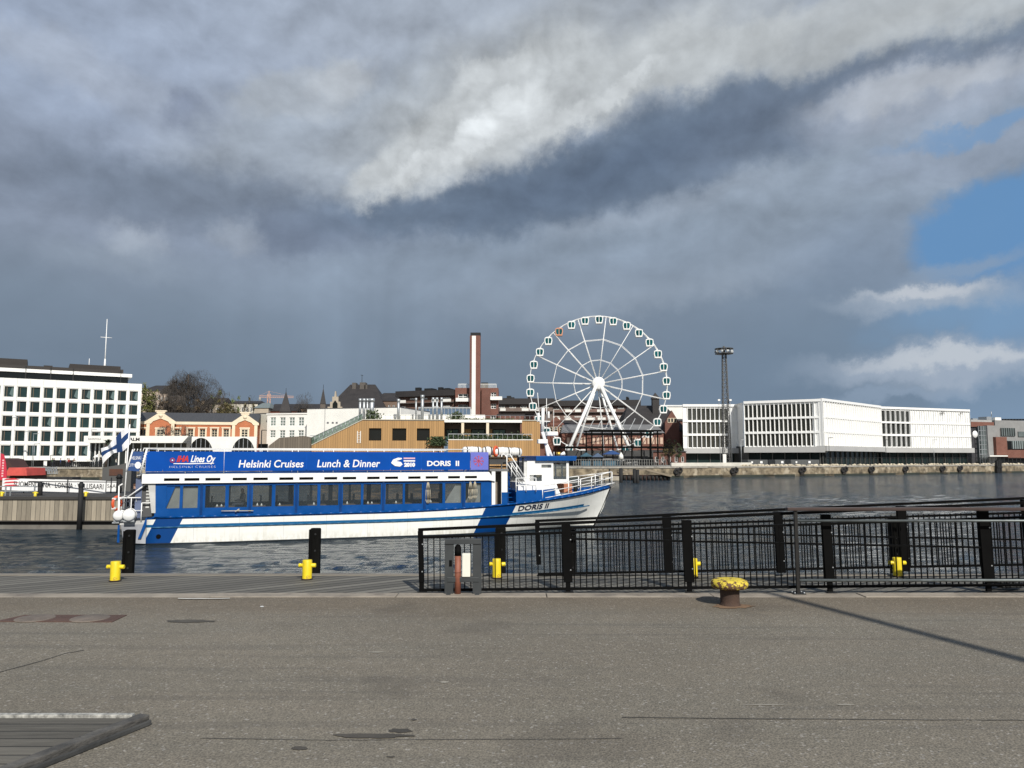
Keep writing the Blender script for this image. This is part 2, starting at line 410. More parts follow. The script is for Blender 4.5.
def window(parent, x0, x1, z0, z1, y, glass, frame=None, nx=1, nz=1, fw=.06, name='window'):
    """one window: pane and its frame bars as one part, frame as a sub-part"""
    w, h = round(x1 - x0, 2), round(z1 - z0, 2); key = (w, h, glass.name, nx, nz, frame.name if frame else '')
    if key not in WIN_CACHE:
        g = MB().quad((0, 0, 0), (w, 0, 0), (w, 0, h), (0, 0, h)).mesh('pane', glass); fm = None
        if frame:
            f = MB()
            for i in range(nx + 1):
                c = w * i / nx; a = min(max(c - fw / 2, 0), w - fw); f.box(a, a + fw, -.05, -.003, 0, h)
            for j in range(nz + 1):
                c = h * j / nz; a = min(max(c - fw / 2, 0), h - fw); f.box(.001, w - .001, -.047, -.004, a, a + fw)
            fm = f.mesh('window_frame', frame)
        WIN_CACHE[key] = (g, fm)
    g, fm = WIN_CACHE[key]
    o = bpy.data.objects.new(name, g); COL.objects.link(o); o.parent = parent; o.location = (x0, y, z0)
    if fm:
        q = bpy.data.objects.new('window_frame', fm); COL.objects.link(q); q.parent = o
    return o

# shared materials
WHITE = pmat('white_paint', (.80, .80, .78), .45, .05, 1.5)
WHITE2 = pmat('white_render', (.78, .77, .72), .8, .06, .4)
CREAM = pmat('cream_render', (.72, .62, .46), .8, .08, .6)
BLACK = pmat('black_metal', (.0035, .0035, .0035), .7, .3, 6, spec=.06)
DARKM = pmat('dark_metal', (.020, .021, .022), .6, .25, 3, spec=.2)
STEEL = pmat('galvanised_steel', (.42, .44, .45), .45, .15, 4, .6)
GREY = pmat('grey_panel', (.36, .36, .35), .7, .1, .8)
CONC = pmat('concrete', (.33, .31, .27), .9, .25, .7, stain=(.13, .12, .10), sscale=.8, bump=.3, bscale=8)
ROOFD = pmat('dark_roof', (.065, .065, .07), .7, .2, .8)
YELLOW = pmat('yellow_paint', (.74, .57, .015), .45, .12, 6, stain=(.30, .17, .04), sscale=9)
BLUE = pmat('blue_paint', (.001, .062, .25), .35, .12, 1.2, spec=.3)
BLUED = pmat('deep_blue_paint', (.001, .035, .15), .4, .15, 1.2, spec=.3)
GLASS = glass_mat('window_glass', (.022, .03, .032))
GLASST = glass_mat('teal_glass', (.008, .075, .085), spec=.2)
GLASSD = glass_mat('dark_glass', (.008, .010, .011), .1, spec=.2)
RUST = pmat('rusty_iron', (.055, .032, .022), .85, .35, 5, 0, .4, 40, stain=(.05, .03, .02), sscale=7)
# ------------------------------------------------------------------ the setting: water, quay, boardwalk, far shore
def asphalt_mat():
    m = bpy.data.materials.new('asphalt'); m.use_nodes = True; T = NT(m.node_tree); b = T.n['Principled BSDF']
    tc = T.new('ShaderNodeTexCoord'); P = tc.outputs['Object']
    big = T.noise(P, .35, 5, .6); mid = T.noise(T.vm('MULTIPLY', P, (.6, 2.2, 1)), 1.1, 5, .6)
    c = T.mix(T.mr(big, .35, .65), (.087, .077, .062), (.106, .094, .076))
    c = T.mix(T.mr(mid, .38, .7, 0, .7), c, (.088, .081, .067))
    vo = T.new('ShaderNodeTexVoronoi'); T.put(vo.inputs['Vector'], P); vo.inputs['Scale'].default_value = 62
    c = T.mix(T.mr(vo.outputs['Distance'], .0, .55, .75, 0), T.mix(1.0, c, (1.9, 1.88, 1.8), 'MULTIPLY'), T.mix(1.0, c, (.52, .52, .53), 'MULTIPLY'))
    sp = T.new('ShaderNodeSeparateColor'); T.l.new(vo.outputs['Color'], sp.inputs[0])
    c = T.mix(T.mr(sp.outputs[0], .95, .98, 0, .6), c, (.34, .32, .29))
    c = T.mix(T.mr(T.noise(P, .9, 3, .5), .58, .70, 0, .3, True), c, (.07, .06, .048))
    gr = T.noise(T.vm('MULTIPLY', P, (1, .55, 1)), 105, 3, .75); c = T.vm('SCALE', c, scale=T.mr(gr, .32, .68, .60, 1.36))
    gr2 = T.noise(T.vm('MULTIPLY', P, (1, .55, 1)), 11, 3, .6); c = T.vm('SCALE', c, scale=T.mr(gr2, .3, .7, .94, 1.06))
    spx = T.new('ShaderNodeSeparateXYZ'); T.l.new(P, spx.inputs[0])
    edge = T.m('MULTIPLY', T.mr(T.m('ADD', spx.outputs[1], T.m('MULTIPLY', T.noise(P, .8, 4, .6), 1.6)), 9.2, 10.4, 0, 1, True), .55)
    c = T.mix(edge, c, T.mix(1.0, c, (.80, .70, .60), 'MULTIPLY'))
    tyre = T.noise(T.vm('MULTIPLY', P, (.25, 7, 1)), 1.0, 3, .5)
    c = T.mix(T.mr(tyre, .56, .68, 0, .22, True), c, (.06, .056, .05))
    T.put(b.inputs['Base Color'], c); b.inputs['Roughness'].default_value = .88
    bp = T.new('ShaderNodeBump'); bp.inputs['Strength'].default_value = .55; bp.inputs['Distance'].default_value = .006
    T.put(bp.inputs['Height'], vo.outputs['Distance']); T.l.new(bp.outputs[0], b.inputs['Normal'])
    return m
ASPH = asphalt_mat()
def water_mat():
    m = bpy.data.materials.new('harbour_water'); m.use_nodes = True; T = NT(m.node_tree); b = T.n['Principled BSDF']
    tc = T.new('ShaderNodeTexCoord'); P = tc.outputs['Object']
    b.inputs['Base Color'].default_value = (.016, .032, .046, 1); b.inputs['Roughness'].default_value = .07; b.inputs['IOR'].default_value = 1.33
    P1 = T.vm('MULTIPLY', P, (.75, .95, 1)); h1 = T.noise(P1, 2.6, 6, .68); h2 = T.noise(T.vm('MULTIPLY', P, (.8, 1.2, 1)), 6.5, 5, .7)
    gust = T.mr(T.noise(T.vm('MULTIPLY', P, (.012, .05, 1)), 1.0, 4, .5), .35, .65, .5, 1.15)
    h = T.m('MULTIPLY', T.m('ADD', T.m('MULTIPLY', h1, .62), T.m('MULTIPLY', h2, .78)), gust)
    bp = T.new('ShaderNodeBump'); bp.inputs['Strength'].default_value = 1.0; bp.inputs['Distance'].default_value = .30
    T.put(bp.inputs['Height'], h); T.l.new(bp.outputs[0], b.inputs['Normal'])
    return m
def water():
    rows = []; y = 11.0
    while y < 300: rows.append(y); y *= 1.010
    cols = [(-1.15 + 2.3 * i / 420) for i in range(421)]
    wv = []
    rnd = random.Random(3)
    for lam, amp in ((9, .007), (6, .008), (4.2, .009), (2.9, .010), (2.0, .011), (1.45, .011), (1.05, .010), (.8, .009), (.6, .007)):
        for k in range(3):
            a = R(70 + rnd.uniform(-50, 50)); wv.append((2 * PI / lam * math.cos(a), 2 * PI / lam * math.sin(a), rnd.uniform(0, 6.28), amp * .62))
    import numpy as np
    Y = np.repeat(np.array(rows), len(cols)); X = Y * np.tile(np.array(cols), len(rows)); Z = np.zeros_like(X)
    wx = X + .5 * np.sin(Y * .31 + X * .17); wy = Y + .6 * np.sin(X * .23 + 1.3)
    for kx, ky, ph, am in wv:
        s = np.sin(kx * wx + ky * wy + ph); Z += .65 * am * (s + .25 * s * s)
    Z *= (.75 + .35 * np.sin(X * .05 + Y * .09)) * np.clip(1.6 - Y / 170, .35, 1)
    n = len(cols); mb = MB(); mb.v = list(zip(X.tolist(), Y.tolist(), Z.tolist()))
    for j in range(len(rows) - 1):
        o = j * n
        mb.f += [(o + i, o + i + 1, o + n + i + 1, o + n + i) for i in range(n - 1)]
    e0, e1 = rows[0] * 1.15, rows[-1] * 1.15; b = len(mb.v)
    mb.v += [(-700, 300, -.05), (-700, 8, -.05), (700, 300, -.05), (700, 8, -.05)]
    last = (len(rows) - 1) * n
    mb.f += [(b + 1, 0, last, b), (n - 1, b + 3, b + 2, last + n - 1)]
    mb.mi = [0] * len(mb.f); mb.smooth = [True] * len(mb.f)
    struct('water', mb, water_mat())
water()

# quay apron in front: a thick slab, granite edge strip, then the timber boardwalk over the water
YA, YB, YC = 9.93, 10.22, 11.80
mb = MB(); mb.box(-70, 70, -60, YA, -1.5, QZ); struct('quay', mb, ASPH)
GRAN = pmat('granite_kerb', (.27, .235, .19), .85, .25, 2.5, bump=.3, bscale=30, stain=(.15, .13, .11), sscale=1.5)
mb = MB(); x = -70.0; rnd = random.Random(5)
while x < 70:
    w = 1.9 + rnd.random() * .6; e = rnd.uniform(-.003, .004); mb.box(x + .008, x + w, YA + .003, YB - .01 + e, -1.5, QZ + .006 + e); x += w
tag(mb.build('kerb', GRAN, bevel=.012), kind='structure')
deckm = plank_mat('boardwalk_planks', (.135, .127, .108), .19, 0, .34, .12, (14, 1.2, 14))
# boards run diagonally: rotate the sheet's own coordinates
ang = R(-52); ca, sa = math.cos(-ang), math.sin(-ang)
def rl(x, y): return (x * ca - y * sa, x * sa + y * ca)
mb = MB()
c4 = [rl(-70, YB), rl(70, YB), rl(70, YC), rl(-70, YC)]
mb.prism(c4, QZ - .30, QZ - .012, axis='z'); bo = mb.build('boardwalk', deckm, fix=True); bo.rotation_euler.z = ang; tag(bo, kind='structure')
EDGEW = pmat('weathered_edge_beam', (.20, .18, .15), .85, .25, 1.5, stretch=(.3, 4, 4), bump=.3)
mb = MB(); mb.box(-70, 70, YC + .002, YC + .16, QZ - .45, QZ + .0); struct('boardwalk_edge', mb, EDGEW)
mb = MB()
for i in range(-28, 29): mb.tube((i * 2.5, YC - .3, -1.5), (i * 2.5, YC - .3, QZ - .31), .14, n=10)
struct('boardwalk_piles', mb, EDGEW)

# seams, patches and scuffs of the asphalt (flat sheets a few millimetres up)
def patch(name, pts, m, lift=.004):
    mb = MB(); ps = [G(px, py, QZ + lift) for px, py in pts]; mb.quad(*ps); return struct(name, mb, m)
TAR = pmat('tar_seam', (.070, .063, .053), .8, .3, 8)
DUST = pmat('dusty_scuff', (.27, .25, .21), .9, .2, 6)
DARKA = pmat('darker_asphalt', (.068, .061, .050), .85, .35, 3, bump=.5, bscale=120)
def jag(pts, w, rr):
    top = []; bot = []
    for (x, y) in pts: top.append((x, y - w * rr.uniform(.3, 1))); bot.append((x, y + w * rr.uniform(.3, 1)))
    return top, bot
def strip(name, pts, w, m, lift=.004, seed=1):
    rr = random.Random(seed); P = []
    for (a, b) in zip(pts, pts[1:]):
        k = max(2, int(abs(b[0] - a[0]) / 9))
        P += [(a[0] + (b[0] - a[0]) * i / k, a[1] + (b[1] - a[1]) * i / k + rr.uniform(-.4, .4) * w) for i in range(k)]
    P.append(pts[-1]); t, b = jag(P, w, rr); mb = MB()
    for i in range(len(P) - 1): mb.quad(*[G(*q, QZ + lift) for q in (b[i], b[i + 1], t[i + 1], t[i])])
    return struct(name, mb, m)
strip('asphalt_seam', [(622, 717), (760, 718.5), (900, 719.5), (1060, 720)], .38, TAR, seed=2)
strip('asphalt_seam', [(200, 738), (330, 740), (480, 739), (560, 739), (622, 738)], .3, TAR, seed=3)
strip('asphalt_crack', [(-30, 680), (0, 672), (40, 661), (66, 653), (84, 650)], .35, TAR, seed=4)
strip('asphalt_scuff', [(178, 598.4), (200, 598.2), (230, 598.2)], .6, pmat('pale_line', (.55, .53, .48), .8, .2, 5), .012, seed=5)
def spot(px, py, rx, ry, m, seed, lift=.004, name='asphalt_stain'):
    rr = random.Random(seed); mb = MB(); c = G(px, py, QZ + lift); n = 26; pts = []
    for i in range(n):
        t = 2 * PI * i / n; k = rr.uniform(.75, 1.1); pts.append(G(px + rx * k * math.cos(t), py + ry * k * math.sin(t), QZ + lift))
    mb.quad(*reversed(pts)); struct(name, mb, m)
spot(400, 730.5, 13, 2.2, DARKA, 1); spot(372, 735.5, 40, 2.6, DARKA, 2, .005); spot(300, 748, 9, 2, DARKA, 3); spot(391, 756.5, 5, .8, DARKA, 4)
spot(414, 719.5, 3, .8, TAR, 6); spot(262, 606.5, 2.2, .7, pmat('chewing_gum', (.6, .6, .58), .8, .1), 7)
spot(377, 652, 9, .7, DUST, 8); spot(444, 682, 5, .9, DUST, 9); spot(765, 704.5, 22, .5, DUST, 10); spot(845, 704.5, 10, .8, DUST, 11)
spot(190, 621, 26, 1.6, DARKA, 12, .005); spot(941, 751, 3, .5, DUST, 14)
spot(733, 606, 22, 2.4, pmat('rust_stain', (.17, .105, .06), .9, .25, 9), 15, .005, 'rust_stain')

# far shore: one land sheet to the horizon with quay walls along its edge
SHORE = [(-900, 150), (-112, 150), (-60, 146), (-2, 150), (22.5, 157), (30.0, 159.0), (50, 168), (80, 182), (105, 196), (138, 214), (190, 240), (900, 330)]
LANDM = pmat('shore_paving', (.24, .23, .21), .9, .2, .1)
mb = MB()
pts = [(x, y, QZ - .05) for x, y in SHORE] + [(9000, 330, QZ - .05), (9000, 9000, QZ - .05), (-9000, 9000, QZ - .05), (-9000, 150, QZ - .05)]
mb.quad(*pts); struct('far_shore_ground', mb, LANDM)
WALLM = pmat('old_quay_stone', (.19, .155, .105), .92, .75, .8, stain=(.46, .40, .30), sscale=.42, bump=.6, bscale=3)
mb = MB()
for (a, b) in zip(SHORE, SHORE[1:]):
    d = Vector((b[0] - a[0], b[1] - a[1], 0)); n = Vector((d.y, -d.x, 0)).normalized() * .02
    L = d.length; k = max(1, int(L / 3)) if L < 200 else 1
    for i in range(k):
        p = Vector((*a, 0)) + d * (i / k); q = Vector((*a, 0)) + d * ((i + 1) / k - .0)
        o = n * (1 + (i % 3))
        p, q = p + o, q + o
        mb.quad((p.x, p.y, -1.5), (q.x, q.y, -1.5), (q.x, q.y, QZ - .32), (p.x, p.y, QZ - .32))
struct('far_quay_wall', mb, WALLM)
mb = MB()
for (a, b) in zip(SHORE, SHORE[1:]):
    d = (Vector((*b, 0)) - Vector((*a, 0))); n = Vector((d.y, -d.x, 0)).normalized() * .18
    p, q = Vector((*a, 0)), Vector((*b, 0))
    mb.v += [tuple(v) for v in ((p.x + n.x, p.y + n.y, QZ - .32), (q.x + n.x, q.y + n.y, QZ - .32), (q.x + n.x, q.y + n.y, QZ), (p.x + n.x, p.y + n.y, QZ),
             (p.x - 6 * n.x, p.y - 6 * n.y, QZ), (q.x - 6 * n.x, q.y - 6 * n.y, QZ), (p.x, p.y, QZ - .32), (q.x, q.y, QZ - .32))]
    k = len(mb.v) - 8; mb.f += [(k, k + 1, k + 2, k + 3), (k + 3, k + 2, k + 5, k + 4), (k, k + 6, k + 7, k + 1)]; mb.mi += [0] * 3; mb.smooth += [False] * 3
struct('far_quay_coping', mb, CONC)
mb = MB()
for (a, b) in zip(SHORE[1:-1], SHORE[2:]):
    d = (Vector((*b, 0)) - Vector((*a, 0))); n = Vector((d.y, -d.x, 0)).normalized() * .06; p, q = Vector((*a, 0)) + n, Vector((*b, 0)) + n
    mb.quad((p.x, p.y, -1), (q.x, q.y, -1), (q.x, q.y, .42), (p.x, p.y, .42))
struct('far_quay_tideline', mb, pmat('wet_stone', (.035, .04, .03), .5, .3, .6))
# ------------------------------------------------------------------ the cruise boat
def boat():
    L, HB = 25.2, 2.6
    a = W(145, 545, 36.3); a.z = 0
    th = R(19.0); dv = Vector((math.cos(th), math.sin(th), 0)); nv = Vector((-dv.y, dv.x, 0))
    org = a + nv * HB
    root = thing('cruise_boat', 'long blue and white sightseeing boat with blue banners along its roof', 'boat', org, th)
    E0 = Vector((0, 0, EYE))
    def pk(px, py, y=-HB):           # pixel -> (x, z) on a fore-and-aft plane of the boat
        r = ray(px, py); o = E0 - (org + nv * y); t = -(o.dot(nv)) / r.dot(nv); q = o + r * t
        return q.dot(dv), EYE + r.z * t
    X = lambda px, y=-HB: pk(px, 490, y)[0]
    def sheer(x):                     # deck edge height
        t = x / L; return 1.27 + .10 * t + .95 * max(0, (t - .42) / .58) ** 2.1
    def beam(x, z):                   # half breadth
        s = sheer(x); f = max(0, min(1, z / s)); t = x / L
        bd = 1 - max(0, (t - .66) / .34) ** 2.3; bw = 1 - max(0, (t - .56) / (.375)) ** 1.9
        b = max(0, bw) + (bd - max(0, bw)) * f ** .75
        b *= 1 - .10 * max(0, (.12 - t) / .12)
        if z < 0: b *= max(0, 1 + z * .5)
        return HB * max(b, 0.006)
    # hull: paint scheme in object space
    m = bpy.data.materials.new('hull_paint'); m.use_nodes = True; T = NT(m.node_tree); b = T.n['Principled BSDF']
    tc = T.new('ShaderNodeTexCoord'); sp = T.new('ShaderNodeSeparateXYZ'); T.l.new(tc.outputs['Object'], sp.inputs[0]); x, z = sp.outputs[0], sp.outputs[2]
    tt = T.m('MAXIMUM', T.m('DIVIDE', T.m('SUBTRACT', T.m('DIVIDE', x, L), .42), .58), 0.0)
    zz = T.m('SUBTRACT', z, T.m('MULTIPLY', T.m('POWER', tt, 2.1), .62))
    def band(v, a_, b_): return T.m('MULTIPLY', T.m('GREATER_THAN', v, a_), T.m('LESS_THAN', v, b_))
    n = T.noise(T.vm('MULTIPLY', tc.outputs['Object'], (.8, 1, 3)), 1.5, 5, .6)
    streak = T.noise(T.vm('MULTIPLY', tc.outputs['Object'], (9, 1, .5)), 1.0, 4, .6)
    c = T.mix(T.mr(n, .35, .7, 0, .5), (.80, .80, .76), (.68, .68, .63))
    c = T.mix(T.mr(streak, .55, .75, 0, .35), c, (.48, .45, .36))
    grime = T.m('MULTIPLY', T.mr(z, .55, .05, 0, 1), T.mr(T.noise(T.vm('MULTIPLY', tc.outputs['Object'], (3, 1, 1.2)), 2.0, 5, .65), .4, .65)); c = T.mix(T.m('MULTIPLY', grime, .55), c, (.42, .40, .30))
    seam = T.m('LESS_THAN', T.m('FRACT', T.m('DIVIDE', x, 2.05)), .012); c = T.mix(T.m('MULTIPLY', seam, .35), c, (.3, .3, .28))
    col_blue = (.001, .045, .19)
    cut = pk(587, 505, -1.2)[0]
    c = T.mix(T.m('MULTIPLY', band(zz, .80, .93), T.m('LESS_THAN', x, cut)), c, (.006, .10, .24))
    zs_ = T.m('SUBTRACT', z, T.m('ADD', T.m('MULTIPLY', x, .10 / L), T.m('MULTIPLY', T.m('POWER', tt, 2.1), .95)))
    c = T.mix(T.m('GREATER_THAN', zs_, 1.17), c, col_blue)
    k = 0.45
    for (p0, p1) in (((155, 520), (182, 520)), ((486, 507), (517, 505))):
        xa, za = pk(*p0); xb, zb = pk(*p1); s = T.m('SUBTRACT', x, T.m('MULTIPLY', z, k))
        c = T.mix(band(s, xa - k * za, xb - k * zb), c, col_blue)
    c = T.mix(T.m('LESS_THAN', z, .07), c, (.02, .025, .03))
    T.put(b.inputs['Base Color'], c); b.inputs['Roughness'].default_value = .32
    NS, zs = 64, [-.6, -.3, 0, .07, .2, .4, .6, .8, .93, 1.1, 9]
    mb = MB(); st = []
    def stem(z): return L - .95 * (1 - min(1, max(z, -.3) / 2.2)) - .25 * max(0, 1 - z)
    for i in range(NS + 1):
        u = i / NS; u = 1 - (1 - u) ** 1.3; row = []
        for side in (-1, 1):
            for zq in zs:
                xx = u * stem(min(zq, 2.2)); zt = min(zq, sheer(u * L)); row.append(len(mb.v)); xx = u * stem(zt)
                bb = beam(xx * L / max(stem(zt), 1), zt) if zt > 0 else beam(u * L, zt)
                mb.v.append((xx, side * bb, zt))
        st.append(row)
    n = len(zs)
    for i in range(NS):
        for s in (0, 1):
            for j in range(n - 1):
                q = (st[i][s * n + j], st[i + 1][s * n + j], st[i + 1][s * n + j + 1], st[i][s * n + j + 1])
                mb.f.append(q if s == 0 else q[::-1]); mb.mi.append(0); mb.smooth.append(True)
    for j in range(n - 1): mb.f.append((st[0][j], st[0][j + 1], st[0][n + j + 1], st[0][n + j])); mb.mi.append(0); mb.smooth.append(False)
    hull = mb.build('hull', m, root, fix=True)
    # deck
    mb = MB()
    hv = []
    for i in range(NS + 1):
        u = i / NS; u = 1 - (1 - u) ** 1.3; xx = u * L; hv.append((xx if i < NS else L - .05, beam(xx, sheer(xx)) - .03, sheer(xx) - .06))
    for (a0, b0) in zip(hv, hv[1:]): mb.quad((a0[0], -a0[1], a0[2]), (b0[0], -b0[1], b0[2]), (b0[0], b0[1], b0[2]), (a0[0], a0[1], a0[2]))
    mb.build('deck', pmat('deck_paint', (.22, .25, .27), .7, .2, 2), root)
    # rubbing strakes
    def surf(x_, z_, off=.012): return (x_, -(beam(min(x_ * L / stem(min(z_, 2.2)), L), z_)) - off, z_)
    for zf, r, x0, x1, mt in ((lambda q: sheer(q) - .0, .055, .25, L - .15, BLUE), (lambda q: .80 + .62 * max(0, (q / L - .42) / .58) ** 2.1, .035, .25, L * .93, pmat('strake_blue', (.02, .10, .2), .5, .2, 3))):
        ps = []; N = 50
        for i in range(N + 1):
            xx = x0 + (x1 - x0) * i / N; zz_ = zf(xx); ps.append((xx, beam(xx, zz_) + .02, zz_))
        for sd in (-1, 1):
            mb = MB(); mb.path([(p[0], sd * p[1], p[2]) for p in ps], r, 6); mb.build('rubbing_strake', mt, root); mb = MB()
    mb = MB(); mb.tube((stem(0) + .02, 0, -.1), (L + .03, 0, sheer(L)), .05); mb.build('stem_post', BLACK, root)
    # portholes / exhaust at the stern quarter
    xq, zq = pk(158, 537); mb = MB(); mb.tube((xq, -beam(xq, zq) - .02, zq), (xq, -beam(xq, zq) + .1, zq), .11, n=12); mb.build('exhaust', BLACK, root)

    # ---- saloon: two long side walls with windows, roof slab, interior
    xw0, xw1 = X(155), X(492); zt = 3.10; zd = 1.30
    ya = -HB + .10
    spans = [(166.5, 180), (183, 198), (205.5, 225.5), (229, 247.5), (253, 272), (275.5, 294), (299, 317.5), (320.5, 338.5), (343, 361), (363.5, 381), (385.6, 402.8), (405, 422), (427, 442.5), (445.2, 461.5), (465.5, 481)]
    rects = []
    zb0, zb1 = 1.68, 2.72
    for a_, b_ in spans: rects.append((X(a_, ya), X(b_, ya), zb0, zb1))
    mb = MB(); mb.holed(xw0, xw1, zd, zt, rects, .07, ya); mb.build('side_wall', BLUE, root)
    mb = MB(); mb.holed(xw0, xw1, zd, zt, rects, -.07, -ya); mb.build('side_wall', BLUE, root)
    GB = glass_mat('boat_glass', (.10, .12, .13), .03, see=.74, spec=.5)  # pale base colour paints a veil of reflection over the panes
    for sd in (1, -1):
        for i, (x0, x1, z0, z1) in enumerate(rects):
            o = window(root, x0, x1, z0, z1, sd * (ya + .05), GB)
            if i < 2 or i == 13 or i == 14:
                q_ = MB().quad((.01, .09, 0), (x1 - x0 - .01, .09, 0), (x1 - x0 - .01, .09, z1 - z0), (.01, .09, z1 - z0)) if i < 2 else MB().quad((.0, .12, 0), ((x1 - x0) * .75, .12, z1 - z0), ((x1 - x0), .12, z1 - z0), ((x1 - x0), .12, 0))
                if sd > 0: q_.build('blind', pmat('grey_blind', (.27, .27, .25), .8, .2, 1.5), o)
            if i == 0:
                mb = MB(); mb.prism([(0, 0), (0, z1 - z0), (.38, z1 - z0), (.0, 0)], -.012, -.004); mb.build('window_frame', BLUE, o)
    # wall posts between pairs
    mb = MB()
    for i in range(1, len(rects) - 1, 2):
        xm = (rects[i][1] + rects[i + 1][0]) / 2
        for sd in (-1, 1): mb.box(xm - .06, xm + .06, sd * (-ya + .002), sd * (-ya + .05), zd, 2.86)
    build_each(mb, 'wall_post', BLUED, root)
    mb = MB(); mb.box(xw0, xw0 + .06, ya + .01, -ya - .01, zd, zt); mb.box(xw1 - .06, xw1, ya + .01, -ya - .01, zd, zt); build_each(mb, 'bulkhead', pmat('interior_wall', (.12, .115, .10), .8, .2, 1), root)
    mb = MB(); mb.box(xw0 + .07, xw1 - .07, -HB + .2, HB - .2, zd - .05, zd - .02); mb.build('saloon_floor', pmat('carpet', (.03, .03, .04), .9, .2, 2), root)
    # white eaves band with dark slots
    x0, x1 = pk(142, 478)[0], X(489)
    slots = [(163.5, 179), (184, 199), (205, 220), (232.3, 246.5), (253, 267.5), (279, 293), (299, 313), (324, 337), (342.5, 356), (367, 379.5), (385, 398), (408, 420.5), (425.5, 438), (448, 460), (465, 477)]
    yb = -HB - .03
    sl = [(X(a_, yb), X(b_, yb), 2.97, 3.10) for a_, b_ in slots]
    mb = MB()
    mb.holed(x0, x1, 2.86, 3.30, sl, .10, yb); mb.quad((x0, -yb, 2.86), (x0, -yb, 3.30), (x1, -yb, 3.30), (x1, -yb, 2.86))
    mb.quad((x0, yb, 2.86), (x0, yb, 3.30), (x0, -yb, 3.30), (x0, -yb, 2.86)); mb.quad((x1, yb, 2.86), (x1, -yb, 2.86), (x1 + .35, -yb, 2.86), (x1 + .35, yb, 2.86))
    mb.prism([(x1, 2.86), (x1 + .35, 2.80), (x1, 3.30)], yb, -yb)
    mb.quad((x0, yb, 3.30), (x1, yb, 3.30), (x1, -yb, 3.30), (x0, -yb, 3.30)); mb.quad((x0, yb, 2.86), (x0, -yb, 2.86), (x1, -yb, 2.86), (x1, yb, 2.86))
    roof = mb.build('roof', pmat('roof_white', (.82, .82, .80), .4, .06, 1.0), root)
    mb = MB()
    for s in sl: mb.quad((s[0], yb + .09, s[2]), (s[1], yb + .09, s[2]), (s[1], yb + .09, s[3]), (s[0], yb + .09, s[3]))
    build_each(mb, 'vent_slot', BLACK, roof)
    # banner rail: frame, sheets, posts
    bx0, bx1, bx2 = pk(146, 460)[0], X(470), X(488)
    BAN = pmat('banner_cloth', (.0, .062, .33), .6, .10, .8, bump=.25, bscale=2.5, spec=.12)
    z0, z1 = 3.42, 4.36
    yy = -HB - .05
    cuts = [bx0, X(162), X(223), X(306), X(390), X(421), bx1]
    for a_, b_ in zip(cuts, cuts[1:]):
        mb = MB(); N = 8
        for i in range(N):
            p, q = a_ + (b_ - a_ - .015) * i / N, a_ + (b_ - a_ - .015) * (i + 1) / N
            w = lambda t: yy + .012 * math.sin(t * 2.3); mb.quad((p, w(p), z0), (q, w(q), z0), (q, w(q), z1), (p, w(p), z1))
        mb.build('banner', BAN, root)
    mb = MB(); mb.box(bx1 + .01, bx2, yy - .01, yy + .01, z0, z1); ban2 = mb.build('banner', pmat('lavender_cloth', (.13, .15, .52), .6, .05, 2), root)
    ban2['label'] = 'lavender banner panel with a red snowflake star'
    mb = MB(); mb.box(bx0, bx2, -yy - .01, -yy + .01, z0, z1); mb.build('banner', BAN, root)
    mb = MB(); mb.box(bx0, bx2, yy + .03, yy + .05, z0 - .10, z0 - .02); 
    mb.build('banner_batten', BLUED, root)
    TXT = pmat('white_lettering', (.80, .80, .80), .5, .03, 5); RED = pmat('red_lettering', (.5, .02, .02), .5, .05, 5); NAVY = pmat('dark_lettering', (.02, .025, .05), .5, .05, 5)
    fb = lambda x_, z_: (x_, yy - .022, z_)
    def tx(body, pxa, pxb, pyb, pyt, mt, **k):
        xa, za = pk(pxa, pyb, yy); xb = pk(pxb, pyb, yy)[0]; zt_ = pk((pxa + pxb) / 2, pyt, yy)[1]; zb_ = pk((pxa + pxb) / 2, pyb, yy)[1]
        return letters(root, 'lettering', body, xa, zb_, (zt_ - zb_), mt, fb, width=xb - xa, **k)
    tx('IHA', 176.5, 188.5, 461.6, 455.8, RED, bold=.02, shear=.3)
    tx('Lines Oy', 190.5, 215.5, 462, 455.2, TXT, bold=.012, shear=.35)
    tx('HELSINKI CRUISES', 169.5, 215.5, 467.9, 465.6, TXT, bold=-.004, spacing=1.15)
    tx('Helsinki Cruises', 238.5, 303.5, 467.3, 459.8, TXT, bold=.008, shear=.15)
    tx('Lunch & Dinner', 317, 380, 467, 459.5, TXT, bold=.008, shear=.15)
    tx('2010', 404, 415, 466.4, 462.8, TXT, bold=.02)
    tx('DORIS  II', 427, 459, 465.8, 460.8, TXT, bold=.012)
    # company mark: wheel with a white swoosh, and the two-lobed mark beside the year
    def poly(pts, mt, name='emblem', off=0.0):
        mb = MB(); mb.quad(*[(pk(a_, b_, yy)[0], yy - .02 - off, pk(a_, b_, yy)[1]) for a_, b_ in pts]); return mb.build(name, mt, root)
    poly([(173.5, 463.2), (190, 463.2), (214, 462.8), (214, 463.6), (190, 464.2), (173.5, 464)], TXT)
    def ring(cx, cy, r0, r1, mt, n=20, off=0.0, sx=1.0):
        mb = MB(); c_ = pk(cx, cy, yy); k_ = pk(cx + 1, cy, yy)[0] - c_[0]
        for i in range(n):
            t0, t1 = 2 * PI * i / n, 2 * PI * (i + 1) / n
            mb.quad(*[(c_[0] + k_ * r * math.cos(t) * sx, yy - .02 - off, c_[1] + k_ * r * math.sin(t)) for r, t in ((r0, t0), (r1, t0), (r1, t1), (r0, t1))])
        return mb.build('emblem', mt, root)
    ring(172.5, 460.2, 1.5, 2.7, pmat('emblem_red', (.22, .03, .12), .5)); ring(172.5, 460.2, .0, .8, TXT)
    poly([(391, 463), (393, 459.5), (398, 457.6), (402, 458), (401.5, 459.3), (396, 461), (401, 462), (402.5, 464.5), (400, 466.6), (395, 466)], TXT)
